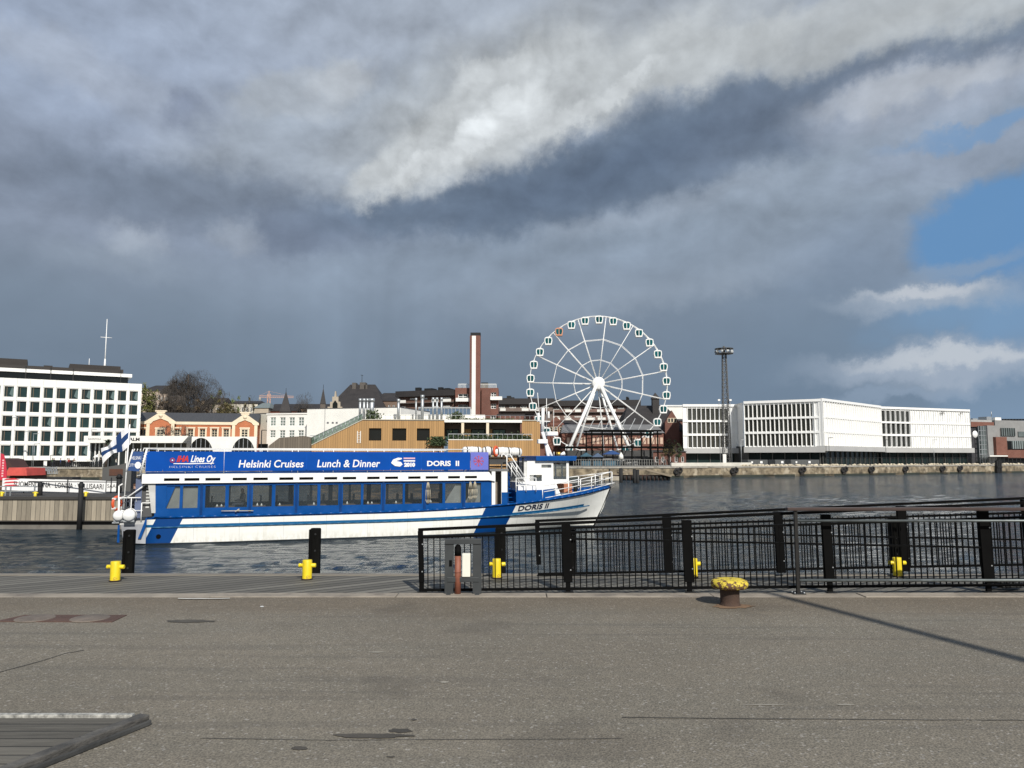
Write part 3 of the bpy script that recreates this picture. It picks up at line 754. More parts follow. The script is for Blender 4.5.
    poly([(403.5, 457.6), (415, 457.6), (415, 459.0), (403.5, 459.0)], pmat('pink_print', (.7, .42, .5), .5)); poly([(403.5, 460.2), (415, 460.2), (415, 461.6), (403.5, 461.6)], TXT)
    mb = MB(); c_ = pk(478.5, 461, yy)
    for i in range(8):
        t = PI * i / 4; e = Vector((math.cos(t), math.sin(t))); f_ = Vector((-e.y, e.x))
        for d0, d1, w_ in ((.0, .30, .022),): 
            ps = [e * d0 + f_ * w_, e * d0 - f_ * w_, e * d1 - f_ * w_, e * d1 + f_ * w_]; mb.quad(*[(c_[0] + p.x, yy - .022, c_[1] + p.y) for p in ps])
        for sg in (1, -1):
            s0 = e * .20; s1 = e * .27 + f_ * .08 * sg; mb.quad(*[(c_[0] + p.x, yy - .023, c_[1] + p.y) for p in (s0 - f_ * .015, s0 + f_ * .015, s1 + e * .02, s1 - e * .015)])
    mb.build('emblem', pmat('star_red', (.45, .08, .16), .5), ban2)
    # roof-deck railing
    mb = MB()
    for sd in (-1, 1):
        yr = sd * (HB + .02); mb.tube((bx0 - .1, yr, 4.50), (X(470), yr, 4.50), .028)
        x_ = bx0
        while x_ < X(470): mb.tube((x_, yr, 3.30), (x_, yr, 4.50), .02); x_ += 1.72
    mb.tube((bx0 - .1, -HB, 4.5), (bx0 - .1, HB, 4.5), .028); mb.build('roof_railing', WHITE, root)
    # sloping banner round the stern end, laced with white rope
    xs0, xs1 = bx0 - .12, bx0 - .55
    yv = -HB - .03; q4 = [pk(*p, yv) for p in ((127.5, 470.5), (139, 471.5), (144, 451.5), (133, 451.5))]
    mb = MB(); mb.prism([(a_, b_) for a_, b_ in q4], yv, yv + .02); mb.prism([(q4[0][0], q4[0][1]), (q4[0][0] + .03, q4[0][1]), (q4[3][0] + .03, q4[3][1]), (q4[3][0], q4[3][1])], yv + .021, HB - .1)
    sb = mb.build('banner', pmat('navy_banner', (.012, .06, .21), .6, .1, 2), root); sb['label'] = 'navy banner laced round the stern end of the roof deck'
    mb = MB(); v3 = lambda px, py: (pk(px, py, yv)[0], yv - .02, pk(px, py, yv)[1])
    mb.tube(v3(126.5, 472), v3(133, 449.5), .035); mb.tube(v3(140.5, 473.5), v3(147, 449), .045)
    for i in range(8):
        u = i / 8; mb.tube(v3(139.5 + 5 * u, 471 - 20 * u), v3(143.5 + 5 * u, 469.5 - 20 * u), .014, n=5)
    for i in range(4): mb.tube(v3(134 + i * 3, 451.5), v3(134.8 + i * 3, 448.8), .02, n=5)
    mb.build('lacing', WHITE, sb)
    fb2 = lambda x_, z_: (x_, yv - .012, z_)
    a0 = pk(131.5, 459.5, yv); b0 = pk(141, 459.5, yv)[0]
    letters(sb, 'lettering', 'HELSINKI', a0[0], a0[1], .16, TXT, fb2, width=b0 - a0[0]); a0 = pk(128.5, 466.5, yv); b0 = pk(135, 466.5, yv)[0]
    letters(sb, 'lettering', 'CITY', a0[0], a0[1], .14, TXT, fb2, width=b0 - a0[0])
    c_ = pk(138, 465.2, yv); mb = MB(); mb.quad(*[(c_[0] + .13 * math.cos(2 * PI * i / 14), yv - .012, c_[1] + .16 * math.sin(2 * PI * i / 14)) for i in range(14)]); mb.build('emblem', TXT, sb)
    # stern end: grey-white wing wall, door, stairs
    WING = pmat('wing_grey', (.50, .50, .48), .6, .15, 1.5)
    xa = X(146)
    wp = [pk(*q, ya) for q in ((147, 476), (155.5, 480), (155.5, 513), (151.5, 513))]
    mb = MB(); mb.prism(wp, ya - .02, ya + .03); mb.build('wing_wall', WING, root)
    mb = MB(); mb.box(pk(141, 490, ya)[0], xw0 - .03, ya + .35, ya + .40, 1.3, 3.25); mb.build('stern_side_wall', pmat('shaded_grey', (.07, .07, .072), .7, .2, 1), root)  # dark grey carries the eave's shadow, painted into the wall
    mb = MB()
    for k_ in range(9): mb.box(pk(145.5, 490, ya)[0], pk(149, 490, ya)[0], ya + .31, ya + .345, 1.7 + k_ * .15, 1.78 + k_ * .15)
    mb.build('louvre', WING, root)
    mb = MB(); mb.box(-1.0, xw0 - .1, HB - .55, HB - .5, 1.15, 3.22); mb.build('shade_backing', pmat('backing_shade_dark', (.035, .035, .04), .8, .2, 1), root)  # added dark sheet stands in for the shade under the stern canopy
    mb = MB(); mb.box(xw0 - .02, xw0 + .0, -HB + .4, HB - .4, 1.3, 3.25); mb.build('stern_bulkhead', pmat('stern_wall', (.34, .34, .34), .7, .2, 1), root)
    mb = MB(); mb.box(pk(134.5, 490, ya)[0], pk(141, 490, ya)[0], ya + .33, ya + .38, 1.25, 3.1); d_ = mb.build('door', pmat('steel_blue_door', (.10, .13, .22), .5, .15, 2), root)
    mb = MB(); mb.box(pk(135.5, 490, ya)[0], pk(136.3, 490, ya)[0], ya + .29, ya + .327, 2.0, 2.2); mb.build('handle', STEEL, d_)
    mb = MB(); mb.quad((-.5, -HB + .2, 3.30), (xa, -HB + .2, 3.30), (xa, HB - .2, 3.30), (-.5, HB - .2, 3.30)); mb.prism([(-.5, 3.22), (xa, 3.22), (xa, 3.30), (-.5, 3.29)], -HB + .2, HB - .2); mb.build('stern_canopy', WING, root)
    mb = MB()
    for y_ in (HB - .2,): mb.tube((-.42, y_, 1.2), (-.42, y_, 3.25), .04)
    build_each(mb, 'canopy_post', WHITE, root)
    # stern platform, transom boards and rails
    mb = MB(); mb.box(-1.15, .0, -HB + .35, HB - .35, .95, 1.12); mb.build('stern_platform', pmat('platform_grey', (.45, .45, .44), .6, .2, 2), root)
    mb = MB(); mb.prism([(-1.1, .95), (-.95, .12), (-.02, .05), (-.02, .95)], -HB + .36, HB - .36); mb.build('transom_block', pmat('transom_grey', (.30, .31, .33), .6, .3, 1.5), root)
    mb = MB(); mb.prism([(-.35, .3), (-.22, .3), (.1, 1.25), (-.04, 1.25)], -HB + .28, -HB + .34); mb.build('stern_ladder_board', BLUE, root); mb = MB(); mb.prism([(-1.22, .15), (-1.12, .15), (-1.14, .95), (-1.22, .95)], -HB + .3, -HB + .36); mb.build('stern_ladder_board', BLUE, root)
    mb = MB(); R1 = -1.2
    for yq in (-HB + .3, HB - .3):
        mb.path([(R1, yq, 1.05), (R1, yq, 2.15), (R1 + .05, yq, 2.2), (-.3, yq, 2.2)], .03); mb.path([(R1, yq, 1.6), (-.2, yq, 1.6)], .022); mb.path([(-.25, yq, 1.1), (-.25, yq, 1.95), (.35, yq, 1.95)], .028); mb.path([(R1 + .5, yq, 1.1), (R1 + .5, yq, 2.2)], .022)
        mb.path([(R1 + .3, yq, 2.2), (.25, yq, 3.1)], .035)
    for z_ in (1.35, 1.6, 1.9, 2.2): mb.tube((R1, -HB + .3, z_), (R1, HB - .3, z_), .022)
    for k_ in range(5): mb.tube((R1, -HB + .3 + k_ * 1.15, 1.05), (R1, -HB + .3 + k_ * 1.15, 2.2), .022)
    mb.path([(R1 - .02, -HB + .32, 1.2), (R1 - .05, -HB + .32, 2.75), (R1 + .1, -HB + .32, 2.85)], .035)
    mb.build('stern_railing', WHITE, root)
    # ---- fore part: passage, stairs, bulwark, wheelhouse
    xp0, xp1 = X(492), X(508)
    mb = MB(); mb.box(xp0 + .02, xp0 + .22, ya, ya + .08, 1.42, 3.35); mb.box(X(502), X(508), ya, ya + .08, 1.42, 3.35); build_each(mb, 'passage_post', WHITE, root)
    mb = MB(); mb.box(X(502) + .01, X(508) + .01, ya - .02, ya + .0, 1.40, 2.2); mb.build('bulwark_panel', BLUE, root)
    mb = MB(); mb.box(xp0, X(509), ya + .75, ya + .8, 1.35, 3.3); mb.build('passage_wall', pmat('passage_brown', (.20, .165, .13), .7, .25, 2), root)
    mb = MB(); mb.box(xp0 - .1, X(509), ya - .02, -ya, 3.34, 3.46); mb.build('passage_roof', pmat('passage_roof_grey', (.16, .16, .16), .7, .2, 1), root)  # plain mid grey for the passage roof
    # outside stairs up to the roof deck
    s0, s1 = X(509.5), X(521)
    mb = MB()
    for i in range(8):
        z_ = 1.42 + i * .24; mb.box(s0 + .02, s1 - .02 - .03 * i, ya + .30 + i * .17, ya + .55 + i * .17, z_ - .03, z_ + .0)
    mb.prism([(s0 + .02, 1.4), (s1, 1.4), (s1 - .3, 3.2), (s0 + .02, 3.2)], ya + 1.9, ya + 1.95)
    mb.build('stairs', BLUE, root)
    mb = MB(); mb.box(s0 + .03, s1 - .05, ya + 1.6, ya + 1.85, 1.4, 3.2); mb.build('stair_back', BLUED, root)
    mb = MB(); mb.box(s0 - .02, s0 + .02, ya + .1, ya + 2.0, 1.4, 3.3); mb.build('stair_side', BLUED, root)
    mb = MB()
    for dy in (0, .9):
        mb.path([(X(526), ya + .1 + dy, 3.0), (X(511), ya + .1 + dy, 4.25), (X(508), ya + .1 + dy, 4.25), (X(508), ya + .1 + dy, 3.4)], .032); mb.path([(X(526), ya + .1 + dy, 2.75), (X(513), ya + .1 + dy, 3.8)], .025); mb.tube((X(518), ya + .1 + dy, 3.0), (X(518), ya + .1 + dy, 3.65), .025)
    mb.build('stair_railing', WHITE, root)
    # superstructure forward (coaming) narrower than the hull, follows the bow
    def house(x0_, x1_, z0_, z1_, inset, mt, name, top=True, rake=0.0, zf=None):
        mb = MB(); N = 10; up = []; lo = []
        for i in range(N + 1):
            xx = x0_ + (x1_ - x0_) * i / N; bb = max(.15, beam(xx, sheer(xx)) - inset); lo.append((xx, bb)); up.append((xx - rake * (i / N), bb - .03))
        za = lambda xx: (zf(xx) if zf else z0_)
        for i in range(N):
            for sd in (-1, 1):
                q = [(lo[i][0], sd * lo[i][1], za(lo[i][0])), (lo[i + 1][0], sd * lo[i + 1][1], za(lo[i + 1][0])), (up[i + 1][0], sd * up[i + 1][1], z1_), (up[i][0], sd * up[i][1], z1_)]
                mb.quad(*(q if sd < 0 else q[::-1]))
            mb.quad((up[i][0], -up[i][1], z1_), (up[i + 1][0], -up[i + 1][1], z1_), (up[i + 1][0], up[i + 1][1], z1_), (up[i][0], up[i][1], z1_))
        for i, r in ((0, 0), (N, 1)): mb.quad((lo[i][0], -lo[i][1], za(lo[i][0])), (lo[i][0], lo[i][1], za(lo[i][0])), (up[i][0], up[i][1], z1_), (up[i][0], -up[i][1], z1_))
        return mb.build(name, mt, root)
    house(X(517), X(559), 1.3, 2.28, .07, BLUE, 'bulwark', zf=lambda q: sheer(q) - .02, rake=-.0)
    mb = MB(); xs = [X(556) + (L - X(556) - .1) * i / 14 for i in range(15)]
    hb = lambda q: 2.28 - (2.28 - sheer(X(570)) - .06) * min(1, max(0, (q - X(556)) / 2.2)) if q < X(556) + 2.2 else sheer(q) + .10
    for a_, b_ in zip(xs, xs[1:]):
        for sd in (-1, 1):
            pa, pb = beam(a_, sheer(a_)) + .01, beam(b_, sheer(b_)) + .01
            mb.quad((a_, sd * pa, sheer(a_) - .03), (b_, sd * pb, sheer(b_) - .03), (b_, sd * pb, sheer(b_) + .13), (a_, sd * pa, sheer(a_) + .13))
    mb.build('bow_bulwark', BLUE, root)
    house(X(521.5), X(569), 2.0, 2.72, .45, WHITE, 'coaming', rake=.35, zf=lambda q: 1.9)
    # wheelhouse proper
    hw = 1.45; hx0, hx1, hx2 = X(527, -hw), X(569, -hw), X(566, -hw)
    zh0, zh1 = 2.60, 3.88
    wr = [(X(541.5, -hw), X(551.5, -hw), 3.50, 3.68), (X(553.5, -hw), X(566.5, -hw), 2.84, 3.80), (X(529.5, -hw), X(542, -hw), 2.74, 3.10)]
    mb = MB(); mb.holed(hx0, hx1, zh0, zh1, wr, .06, -hw); mb.holed(hx0, hx1, zh0, zh1, wr, -.06, hw)
    fr = [(-hw + .12, -.55, 2.95, 3.75), (-.45, .45, 2.95, 3.75), (.55, hw - .12, 2.95, 3.75)]
    f = MB(); f.holed(-hw, hw, zh0, zh1, fr, .06, 0)
    for q in f.f: mb.quad(*[(hx1 - f.v[i][1], f.v[i][0], f.v[i][2]) for i in q])
    mb.quad((hx0, -hw, zh0), (hx0, -hw, zh1), (hx0, hw, zh1), (hx0, hw, zh0))
    wh = mb.build('wheelhouse', WHITE, root)
    for sd in (1, -1):
        for (x0_, x1_, z0_, z1_) in wr: window(wh, x0_, x1_, z0_, z1_, sd * (-hw + .05), GB)
    for (a_, b_, c0, c1) in fr:
        mb = MB(); mb.quad((hx1 - .05, a_, c0), (hx1 - .05, b_, c0), (hx1 - .05, b_, c1), (hx1 - .05, a_, c1)); mb.build('window', GB, wh)
    mb = MB(); mb.prism([(X(535, -hw), 3.883), (X(575, -hw), 3.883), (X(576, -hw), 4.17), (X(535, -hw), 4.17)], -hw - .2, hw + .2); mb.build('wheelhouse_roof', BLUE, root, bevel=.03)
    mb = MB(); mb.box(X(524, -hw), X(534, -hw), -hw + .05, hw - .05, 2.72, 3.82); mb.build('roof_locker', pmat('locker_grey', (.62, .62, .60), .5, .1, 2), root)
    mb = MB(); mb.tube((X(568), -hw - .1, 4.24), (X(572), -hw - .1, 4.32), .06, .12, 10); mb.tube((X(562), -hw, 4.17), (X(562), -hw, 4.4), .02); mb.build('horn', WHITE, root)
    mb = MB(); mb.tube((X(572.5), -.6, 4.18), (X(572.5), -.6, 4.40), .14, .14, 12); mb.build('searchlight', pmat('brass', (.6, .38, .08), .35, .1, 3, .7), root)
    # railing at the bow and beside the wheelhouse
    mb = MB(); xr = [X(550) + (L + .1 - X(550)) * i / 6 for i in range(7)]; pr = []
    for sd in (-1, 1):
        for dz in (0, .33, .66):
            ps = []
            for i, q in enumerate(xr):
                bb = max(.02, beam(min(q, L), sheer(q)) - .04); ps.append((q - .3 * (1 - i / 6) + dz * .28, sd * bb, sheer(q) + .14 + (.74 - dz) * 1.0 - .02 * (6 - i)))
            mb.path(ps, .028 if dz == 0 else .02)
        for i, q in enumerate(xr):
            bb = max(.02, beam(min(q, L), sheer(q)) - .04); mb.tube((q - .3 * (1 - i / 6) - .0, sd * bb, sheer(q) + .05), (q - .3 * (1 - i / 6) + .02, sd * bb, sheer(q) + .88 - .02 * (6 - i)), .03)
    mb.build('bow_railing', WHITE, root)
    mb = MB(); yq = -hw - .75
    for z_ in (2.55, 2.95): mb.tube((X(517), -HB + .15, z_), (X(537), -HB + .15, z_), .025)
    for p_ in (517, 527, 537): mb.tube((X(p_), -HB + .15, 2.2), (X(p_), -HB + .15, 2.95), .025)
    mb.build('side_railing', WHITE, root)
    # orange-brown gear on the foredeck
    mb = MB(); mb.box(X(575), X(586), -.7, .7, sheer(X(580)) + .1, sheer(X(580)) + .62); mb.build('deck_locker', pmat('faded_orange', (.42, .17, .09), .7, .2, 2), root, bevel=.04)
    mb = MB(); mb.tube((L - 2.3, 0, sheer(L - 2)), (L - 2.3, 0, sheer(L - 2) + .45), .12, n=12); mb.tube((L - 2.6, 0, sheer(L - 2) + .3), (L - 2.0, 0, sheer(L - 2) + .3), .05); mb.build('windlass', DARKM, root)
    # name on the bow
    xa_, za_ = pk(519, 511.5); w_ = pk(552, 507, -2.45)[0] - xa_; yb_ = lambda q: beam(q, 1.3)
    def bowf(x_, z_):
        zq_ = min(z_ + (x_ - xa_) * .055, sheer(x_) - .01); return (x_, -beam(min(L, x_ * L / stem(zq_)), zq_) - .035, zq_)
    letters(root, 'lettering', 'DORIS II', xa_, za_ + .02, .27, NAVY, bowf, width=w_, shear=.15, bold=.01)
    # white mast with radar aft of the wheelhouse
    mx = X(545, 0); mb = MB(); mb.path([(mx + .3, 0, 3.6), (mx + .1, 0, 4.8), (mx - .15, 0, 5.6), (mx - .1, 0, 7.0)], .10, 10); mb.tube((mx + .55, 0, 3.9), (mx + .1, 0, 4.9), .09); mb.tube((mx + .55, 0, 4.05), (mx + 1.1, 0, 4.05), .10)
    mast = mb.build('mast', WHITE, root)
    mb = MB(); mb.box(mx + .05, mx + .75, -.3, .3, 5.35, 5.6); mb.build('radar', WHITE, mast, bevel=.06)
    mb = MB(); mb.box(mx - .45, mx + .15, -.12, .12, 4.9, 5.15); mb.tube((mx - .4, 0, 6.2), (mx - .4, 0, 6.7), .09); mb.tube((mx + .25, 0, 6.4), (mx + .25, 0, 6.8), .07); mb.box(mx - .5, mx + .35, -.03, .03, 6.18, 6.24); mb.build('mast_light', WHITE, mast, bevel=.02)
    mb = MB(); mb.tube((mx - .3, 0, 6.2), (mx - .45, 0, 7.9), .018); mb.tube((mx + .2, .2, 5.2), (mx + .2, .2, 7.6), .018); mb.tube((mx + .6, .1, 5.6), (mx + .62, .1, 6.9), .014); mb.build('antenna', WHITE, mast)
    # ropes hung on the side, cleats, small ledge fittings
    ROPE = pmat('rope', (.45, .40, .30), .9, .2, 10)
    for px, ln in ((428, 1.05), (475, .85), (470.5, .9)):
        mb = MB(); xx = X(px)
        for dx in (-.10, -.03, .04, .11):
            mb.path([(xx + dx * .3, ya - .08, 2.78), (xx + dx, ya - .09, 2.4), (xx + dx * 1.2, ya - .08, 2.78 - ln * .85), (xx + dx * .4, ya - .08, 2.74 - ln)], .016, 5)
        mb.tube((xx, ya, 2.78), (xx, ya - .12, 2.78), .02); mb.build('mooring_rope', ROPE, root)
    mb = MB(); mb.tube((X(222), ya - .12, 1.52), (X(254), ya - .12, 1.50), .022); mb.tube((X(236), ya - .14, 1.47), (X(240), ya - .12, 1.6), .03); mb.build('boat_hook', ROPE, root)
    # a few things inside: table tops with napkins, lamps
    mb = MB(); mn = MB(); rr = random.Random(4)
    for i in range(9):
        x_ = X(215) + i * (X(478) - X(215)) / 9
        for y_ in (-1.7, 1.7): mb.box(x_, x_ + .9, y_ - .45, y_ + .45, 1.66, 1.70); mb.tube((x_ + .45, y_, 1.3), (x_ + .45, y_, 1.66), .04)
        for k_ in range(4):
            if rr.random() < .6:
                q_ = x_ + .1 + k_ * .2; mn.tube((q_, -1.95, 1.70), (q_, -1.95, 1.70 + .17 * rr.uniform(.6, 1)), .07, .01, 6)
    mb.build('table', pmat('table_wood', (.10, .07, .05), .5, .2, 2), root); build_each(mn, 'napkin', WHITE, root)
    mb = MB()
    for i in range(16):
        x_ = X(210) + i * .78; mb.box(x_, x_ + .06, -.95, -.5, 1.3, 2.15); mb.box(x_, x_ + .4, .5, .95, 1.3, 1.75)
    build_each(mb, 'seat', pmat('seat_cloth', (.04, .05, .10), .8, .2, 3), root)
    return root, pk, X, HB, org, dv, nv, beam, sheer, L
BOAT, bpk, BX, BHB, BORG, BDV, BNV, BBEAM, BSHEER, BL = boat()
BRZ = BOAT.rotation_euler.z
def bw(x, y, z): return BORG + BDV * x + BNV * y + Vector((0, 0, z))
# life rafts on the stern platform and the roof
RAFT = pmat('raft_shell', (.80, .80, .78), .35, .06, 2)
def raft(label, x, y, z, r=.36, l=1.25, rot=0.0, group=None):
    t = thing('life_raft', label, 'life raft', bw(x, y, z), BRZ + rot, group)
    mb = MB(); mb.lathe([(0, -l / 2), (r * .75, -l / 2), (r * .97, -l / 2 + .10), (r, -.05), (r * 1.05, -.04), (r * 1.05, .04), (r, .05), (r * .97, l / 2 - .10), (r * .75, l / 2), (0, l / 2)], (0, 0, r * 1.06), 20, 'y'); mb.build('canister', RAFT, t)
    mb = MB()
    for yy in (-l * .3, l * .3): mb.lathe([(r * 1.0, yy - .03), (r * 1.02, yy - .03), (r * 1.02, yy + .03), (r * 1.0, yy + .03)], (0, 0, r * 1.06), 20, 'y')
    mb.build('strap', DARKM, t); mb = MB(); mb.box(-r * .8, r * .8, -l * .38, -l * .22, -.0, .1); mb.box(-r * .8, r * .8, l * .22, l * .38, -.0, .1); build_each(mb, 'cradle', STEEL, t)
raft('white life raft canister at the outer edge of the boat stern platform', -1.20, -BHB + .62, 1.12, .25, 1.0)
raft('white life raft canister nearer the rail on the boat stern platform', -.74, -BHB + .42, 1.10, .29, 1.0)
mb = MB(); mb.box(-1.45, -1.16, -BHB + .2, BHB - .5, 1.04, 1.09); o = mb.build('raft_shelf', STEEL, BOAT)
raft('white life raft canister lying highest on the roof rack behind the lavender banner panel', BX(478), -1.4, 4.22, .22, 1.05, R(90))
raft('white life raft canister lying on the roof rack above the passage opening', BX(494.5), -1.3, 4.12, .27, .55, R(90))
raft('white life raft canister on the roof rack just above the stairs', BX(510.5), -1.2, 4.12, .26, 1.05, R(90))
raft('white life raft canister farthest forward on the boat roof rack', BX(524), -1.0, 4.12, .25, .8, R(90))
mb = MB(); mb.box(BX(509), BX(533), -.2, 1.6, 3.50, 3.58); mb.build('fore_roof', DARKM, BOAT)
mb = MB(); mb.box(BX(470), BX(489), -1.9, -.9, 4.16, 4.22); mb.box(BX(491), BX(530), -1.9, 1.2, 4.06, 4.12)
for px_r in (472, 487, 493, 528):
    for y_r in (-1.8, -1.0): mb.box(BX(px_r) - .04, BX(px_r) + .04, y_r - .04, y_r + .04, 3.2, 4.16 if px_r < 490 else 4.06)
mb.build('raft_rack', DARKM, BOAT)
mb = MB(); mb.box(BX(471), BX(488.5), -1.85, -.95, 3.9, 4.15); mb.box(BX(493), BX(512), -1.8, -.8, 3.7, 4.05); build_each(mb, 'tarpaulin', pmat('tarpaulin', (.05, .05, .05), .9, .3, 2), BOAT)
mb = MB(); mb.lathe([(.26, -.05), (.34, -.05), (.36, 0), (.34, .05), (.26, .05), (.24, 0), (.26, -.05)], (0, 0, 0), 22, 'y')
t = thing('lifebuoy', 'orange lifebuoy hung on the stern rail of the boat', 'lifebuoy', bw(-1.32, -BHB + .45, 1.95), BRZ + R(62)); mb.build('ring', pmat('buoy_orange', (.70, .10, .03), .5, .1, 3), t)
mb = MB()
for k in range(4):
    a_ = PI / 4 + k * PI / 2; mb.box(.3 * math.cos(a_) - .06, .3 * math.cos(a_) + .06, -.065, .065, .3 * math.sin(a_) - .05, .3 * math.sin(a_) + .05)
mb.build('band', WHITE, t)
t = thing('lifebuoy', 'red and white lifebuoy lying on the roof among the life rafts', 'lifebuoy', bw(BX(502), -1.5, 4.12), BRZ + R(50)); mb = MB(); mb.lathe([(.22, -.05), (.3, -.05), (.32, 0), (.3, .05), (.22, .05), (.20, 0), (.22, -.05)], (0, 0, .30), 22, 'y'); mb.build('ring', MATS['buoy_orange'], t)
# flag on a slanting staff at the stern
t = thing('flag', 'white Finnish flag with blue cross flying from the boat stern', 'flag', bw(-1.1, -.5, 1.25), BRZ)
mb = MB(); mb.tube((-.15, 0, 0), (-.05, 0, 4.45), .03); mb.build('staff', WHITE, t)
mb = MB(); mbw = MB(); NX, NZ = 24, 14; FW, FH = 1.65, .85
def fl(u, v): x = -.08 - u * FW * .72; return (x + .1 * v, .2 * math.sin(u * 9) + .12 * math.sin(u * 17 + v * 2), 4.35 - v * FH * (1 - .25 * u) - u * 1.15 + .10 * math.sin(u * 7 + v * 3))
for i in range(NX):
    for j in range(NZ):
        u, v = (i + .5) / NX, (j + .5) / NZ; mbw.cur = 1 if (.28 < u < .44 or .38 < v < .64) else 0
        mbw.quad(fl(i / NX, j / NZ), fl((i + 1) / NX, j / NZ), fl((i + 1) / NX, (j + 1) / NZ), fl(i / NX, (j + 1) / NZ), sm=True)
mbw.build('cloth', [pmat('flag_white', (.75, .75, .75), .8, .05, 2), pmat('flag_blue', (.006, .04, .14), .8, .05, 2)], t, fix=True)

# ------------------------------------------------------------------ people: skinned skeletons
def person(label, loc, rz, joints, edges, radii, mats_by=None, clothes=(.02, .02, .025), skin=(.45, .28, .2), hair=(.05, .03, .02), legs=(.03, .035, .05), scale=1.0, head=(0, -.02, 1.62), waist=.95, neck=1.48, group=None, hands=True):
    me = bpy.data.meshes.new('person'); me.from_pydata([Vector(j) * scale for j in joints], edges, [])
    o = bpy.data.objects.new('person', me); COL.objects.link(o); o.location = loc; o.rotation_euler.z = rz
    m = o.modifiers.new('skin', 'SKIN'); s = o.modifiers.new('sub', 'SUBSURF'); s.levels = s.render_levels = 2
    for i, r in enumerate(radii): me.skin_vertices[0].data[i].radius = (r[0] * scale, r[1] * scale) if isinstance(r, tuple) else (r * scale, r * scale)
    me.skin_vertices[0].data[0].use_root = True
    mt = bpy.data.materials.new('clothed_figure'); mt.use_nodes = True; T = NT(mt.node_tree); b = T.n['Principled BSDF']
    tc = T.new('ShaderNodeTexCoord'); sp = T.new('ShaderNodeSeparateXYZ'); T.l.new(tc.outputs['Object'], sp.inputs[0])
    c = T.mix(T.m('GREATER_THAN', sp.outputs[2], waist * scale), legs, clothes); c = T.mix(T.m('GREATER_THAN', sp.outputs[2], neck * scale), c, skin)
    T.put(b.inputs['Base Color'], c); b.inputs['Roughness'].default_value = .85
    me.materials.append(mt); tag(o, label, 'person', group)
    hm = pmat('hair_%.2f_%.2f' % (hair[0], hair[1]), hair, .8, .2, 20)
    mb = MB(); h = Vector(head) * scale; r = .105 * scale
    mb.lathe([(0, .125 * scale), (.06 * scale, .11 * scale), (.095 * scale, .06 * scale), (.104 * scale, .0), (.09 * scale, -.05 * scale)], (h.x, h.y + .015 * scale, h.z + .02 * scale), 14); mb.build('hair', hm, o)
    return o
SK_J = [(0, 0, .95), (0, 0, 1.15), (0, 0, 1.38), (0, -.01, 1.50), (0, -.02, 1.60), (0, -.03, 1.72),
        (.10, 0, .90), (.12, -.02, .50), (.12, .02, .09), (.13, -.14, .04), (-.10, 0, .90), (-.12, -.02, .50), (-.12, .02, .09), (-.13, -.14, .04),
        (.19, 0, 1.40), (.25, .02, 1.13), (.24, -.10, .90), (.24, -.14, .82), (-.19, 0, 1.40), (-.25, .02, 1.13), (-.24, -.10, .90), (-.24, -.14, .82)]
SK_E = [(0, 1), (1, 2), (2, 3), (3, 4), (4, 5), (0, 6), (6, 7), (7, 8), (8, 9), (0, 10), (10, 11), (11, 12), (12, 13), (2, 14), (14, 15), (15, 16), (16, 17), (2, 18), (18, 19), (19, 20), (20, 21)]
SK_R = [(.15, .11), (.14, .10), (.16, .11), .055, (.085, .095), (.07, .08), .09, .06, .042, .04, .09, .06, .042, .04, .065, .048, .036, .028, .065, .048, .036, .028]
def pose(**k):
    j = [list(v) for v in SK_J]
    for a, v in k.items(): j[int(a[1:])] = v
    return j
def seated():
    return pose(_0=(0, 0, .50), _1=(0, .03, .70), _2=(0, .02, .93), _3=(0, 0, 1.05), _4=(0, -.03, 1.15), _5=(0, -.04, 1.27), _6=(.10, -.05, .50), _7=(.11, -.45, .50), _8=(.11, -.43, .10), _9=(.11, -.56, .05), _10=(-.10, -.05, .50), _11=(-.11, -.45, .50), _12=(-.11, -.43, .10), _13=(-.11, -.56, .05), _14=(.19, .02, .95), _15=(.25, -.03, .70), _16=(.18, -.28, .66), _17=(.12, -.36, .68), _18=(-.19, .02, .95), _19=(-.25, -.03, .70), _20=(-.18, -.28, .66), _21=(-.12, -.36, .68))
person('person in dark clothes standing by the door on the boat stern platform', bw(-.62, -BHB + .85, 1.12), BRZ + R(-40), pose(_16=(.30, -.22, 1.02), _17=(.30, -.32, 1.08)), SK_E, SK_R, hair=(.10, .05, .03))
person('person in dark clothes sitting inside the boat saloon beside the fourth window from the stern', bw(BX(243), -BHB + .85, 1.30), BRZ + R(-70), seated(), SK_E, SK_R, waist=.55, neck=1.02)
# ------------------------------------------------------------------ foreground things on the quay
# black timber fender piles standing at the boardwalk edge
def pile(px, w, pyt, label, notch=False):
    x = W(px, 500, 12.08).x; zt = W(px, pyt, 12.08).z - QZ; h = w / 2
    t = thing('fender_pile', label, 'pile', (x, 12.08, QZ), 0, 'black fender piles along the boardwalk')
    mb = MB(); mb.box(-h, h, -.05, .05, -3.6, zt); mb.build('post', pmat('tarred_timber', (.005, .005, .0045), .8, .5, 4, bump=.4, bscale=25, stretch=(3, 3, .6), spec=.08), t, bevel=.02)
    mb = MB()
    for z in (zt - .09, zt - .34, zt - .58): mb.tube((.01, -.062, z), (.01, -.045, z), .016, n=8)
    build_each(mb, 'bolt', DARKM, t)
    mb = MB(); mb.box(-h - .012, -h + .03, -.06, .055, zt - .7, zt - .02); mb.build('rubbing_strip', BLACK, t)
pile(132, .145, 529.5, 'black fender pile just right of the leftmost yellow bollard, below the boat stern')
pile(316.5, .155, 528, 'black fender pile just right of the yellow bollard below the middle of the boat')
pile(501, .15, 527, 'black fender pile behind the yellow bollard next to the grey rescue stand')
pile(893, .13, 516, 'black fender pile seen through the right end of the railings')
pile(572, .10, 529, 'slim black fender pile close behind a thick railing post, below the boat bow')
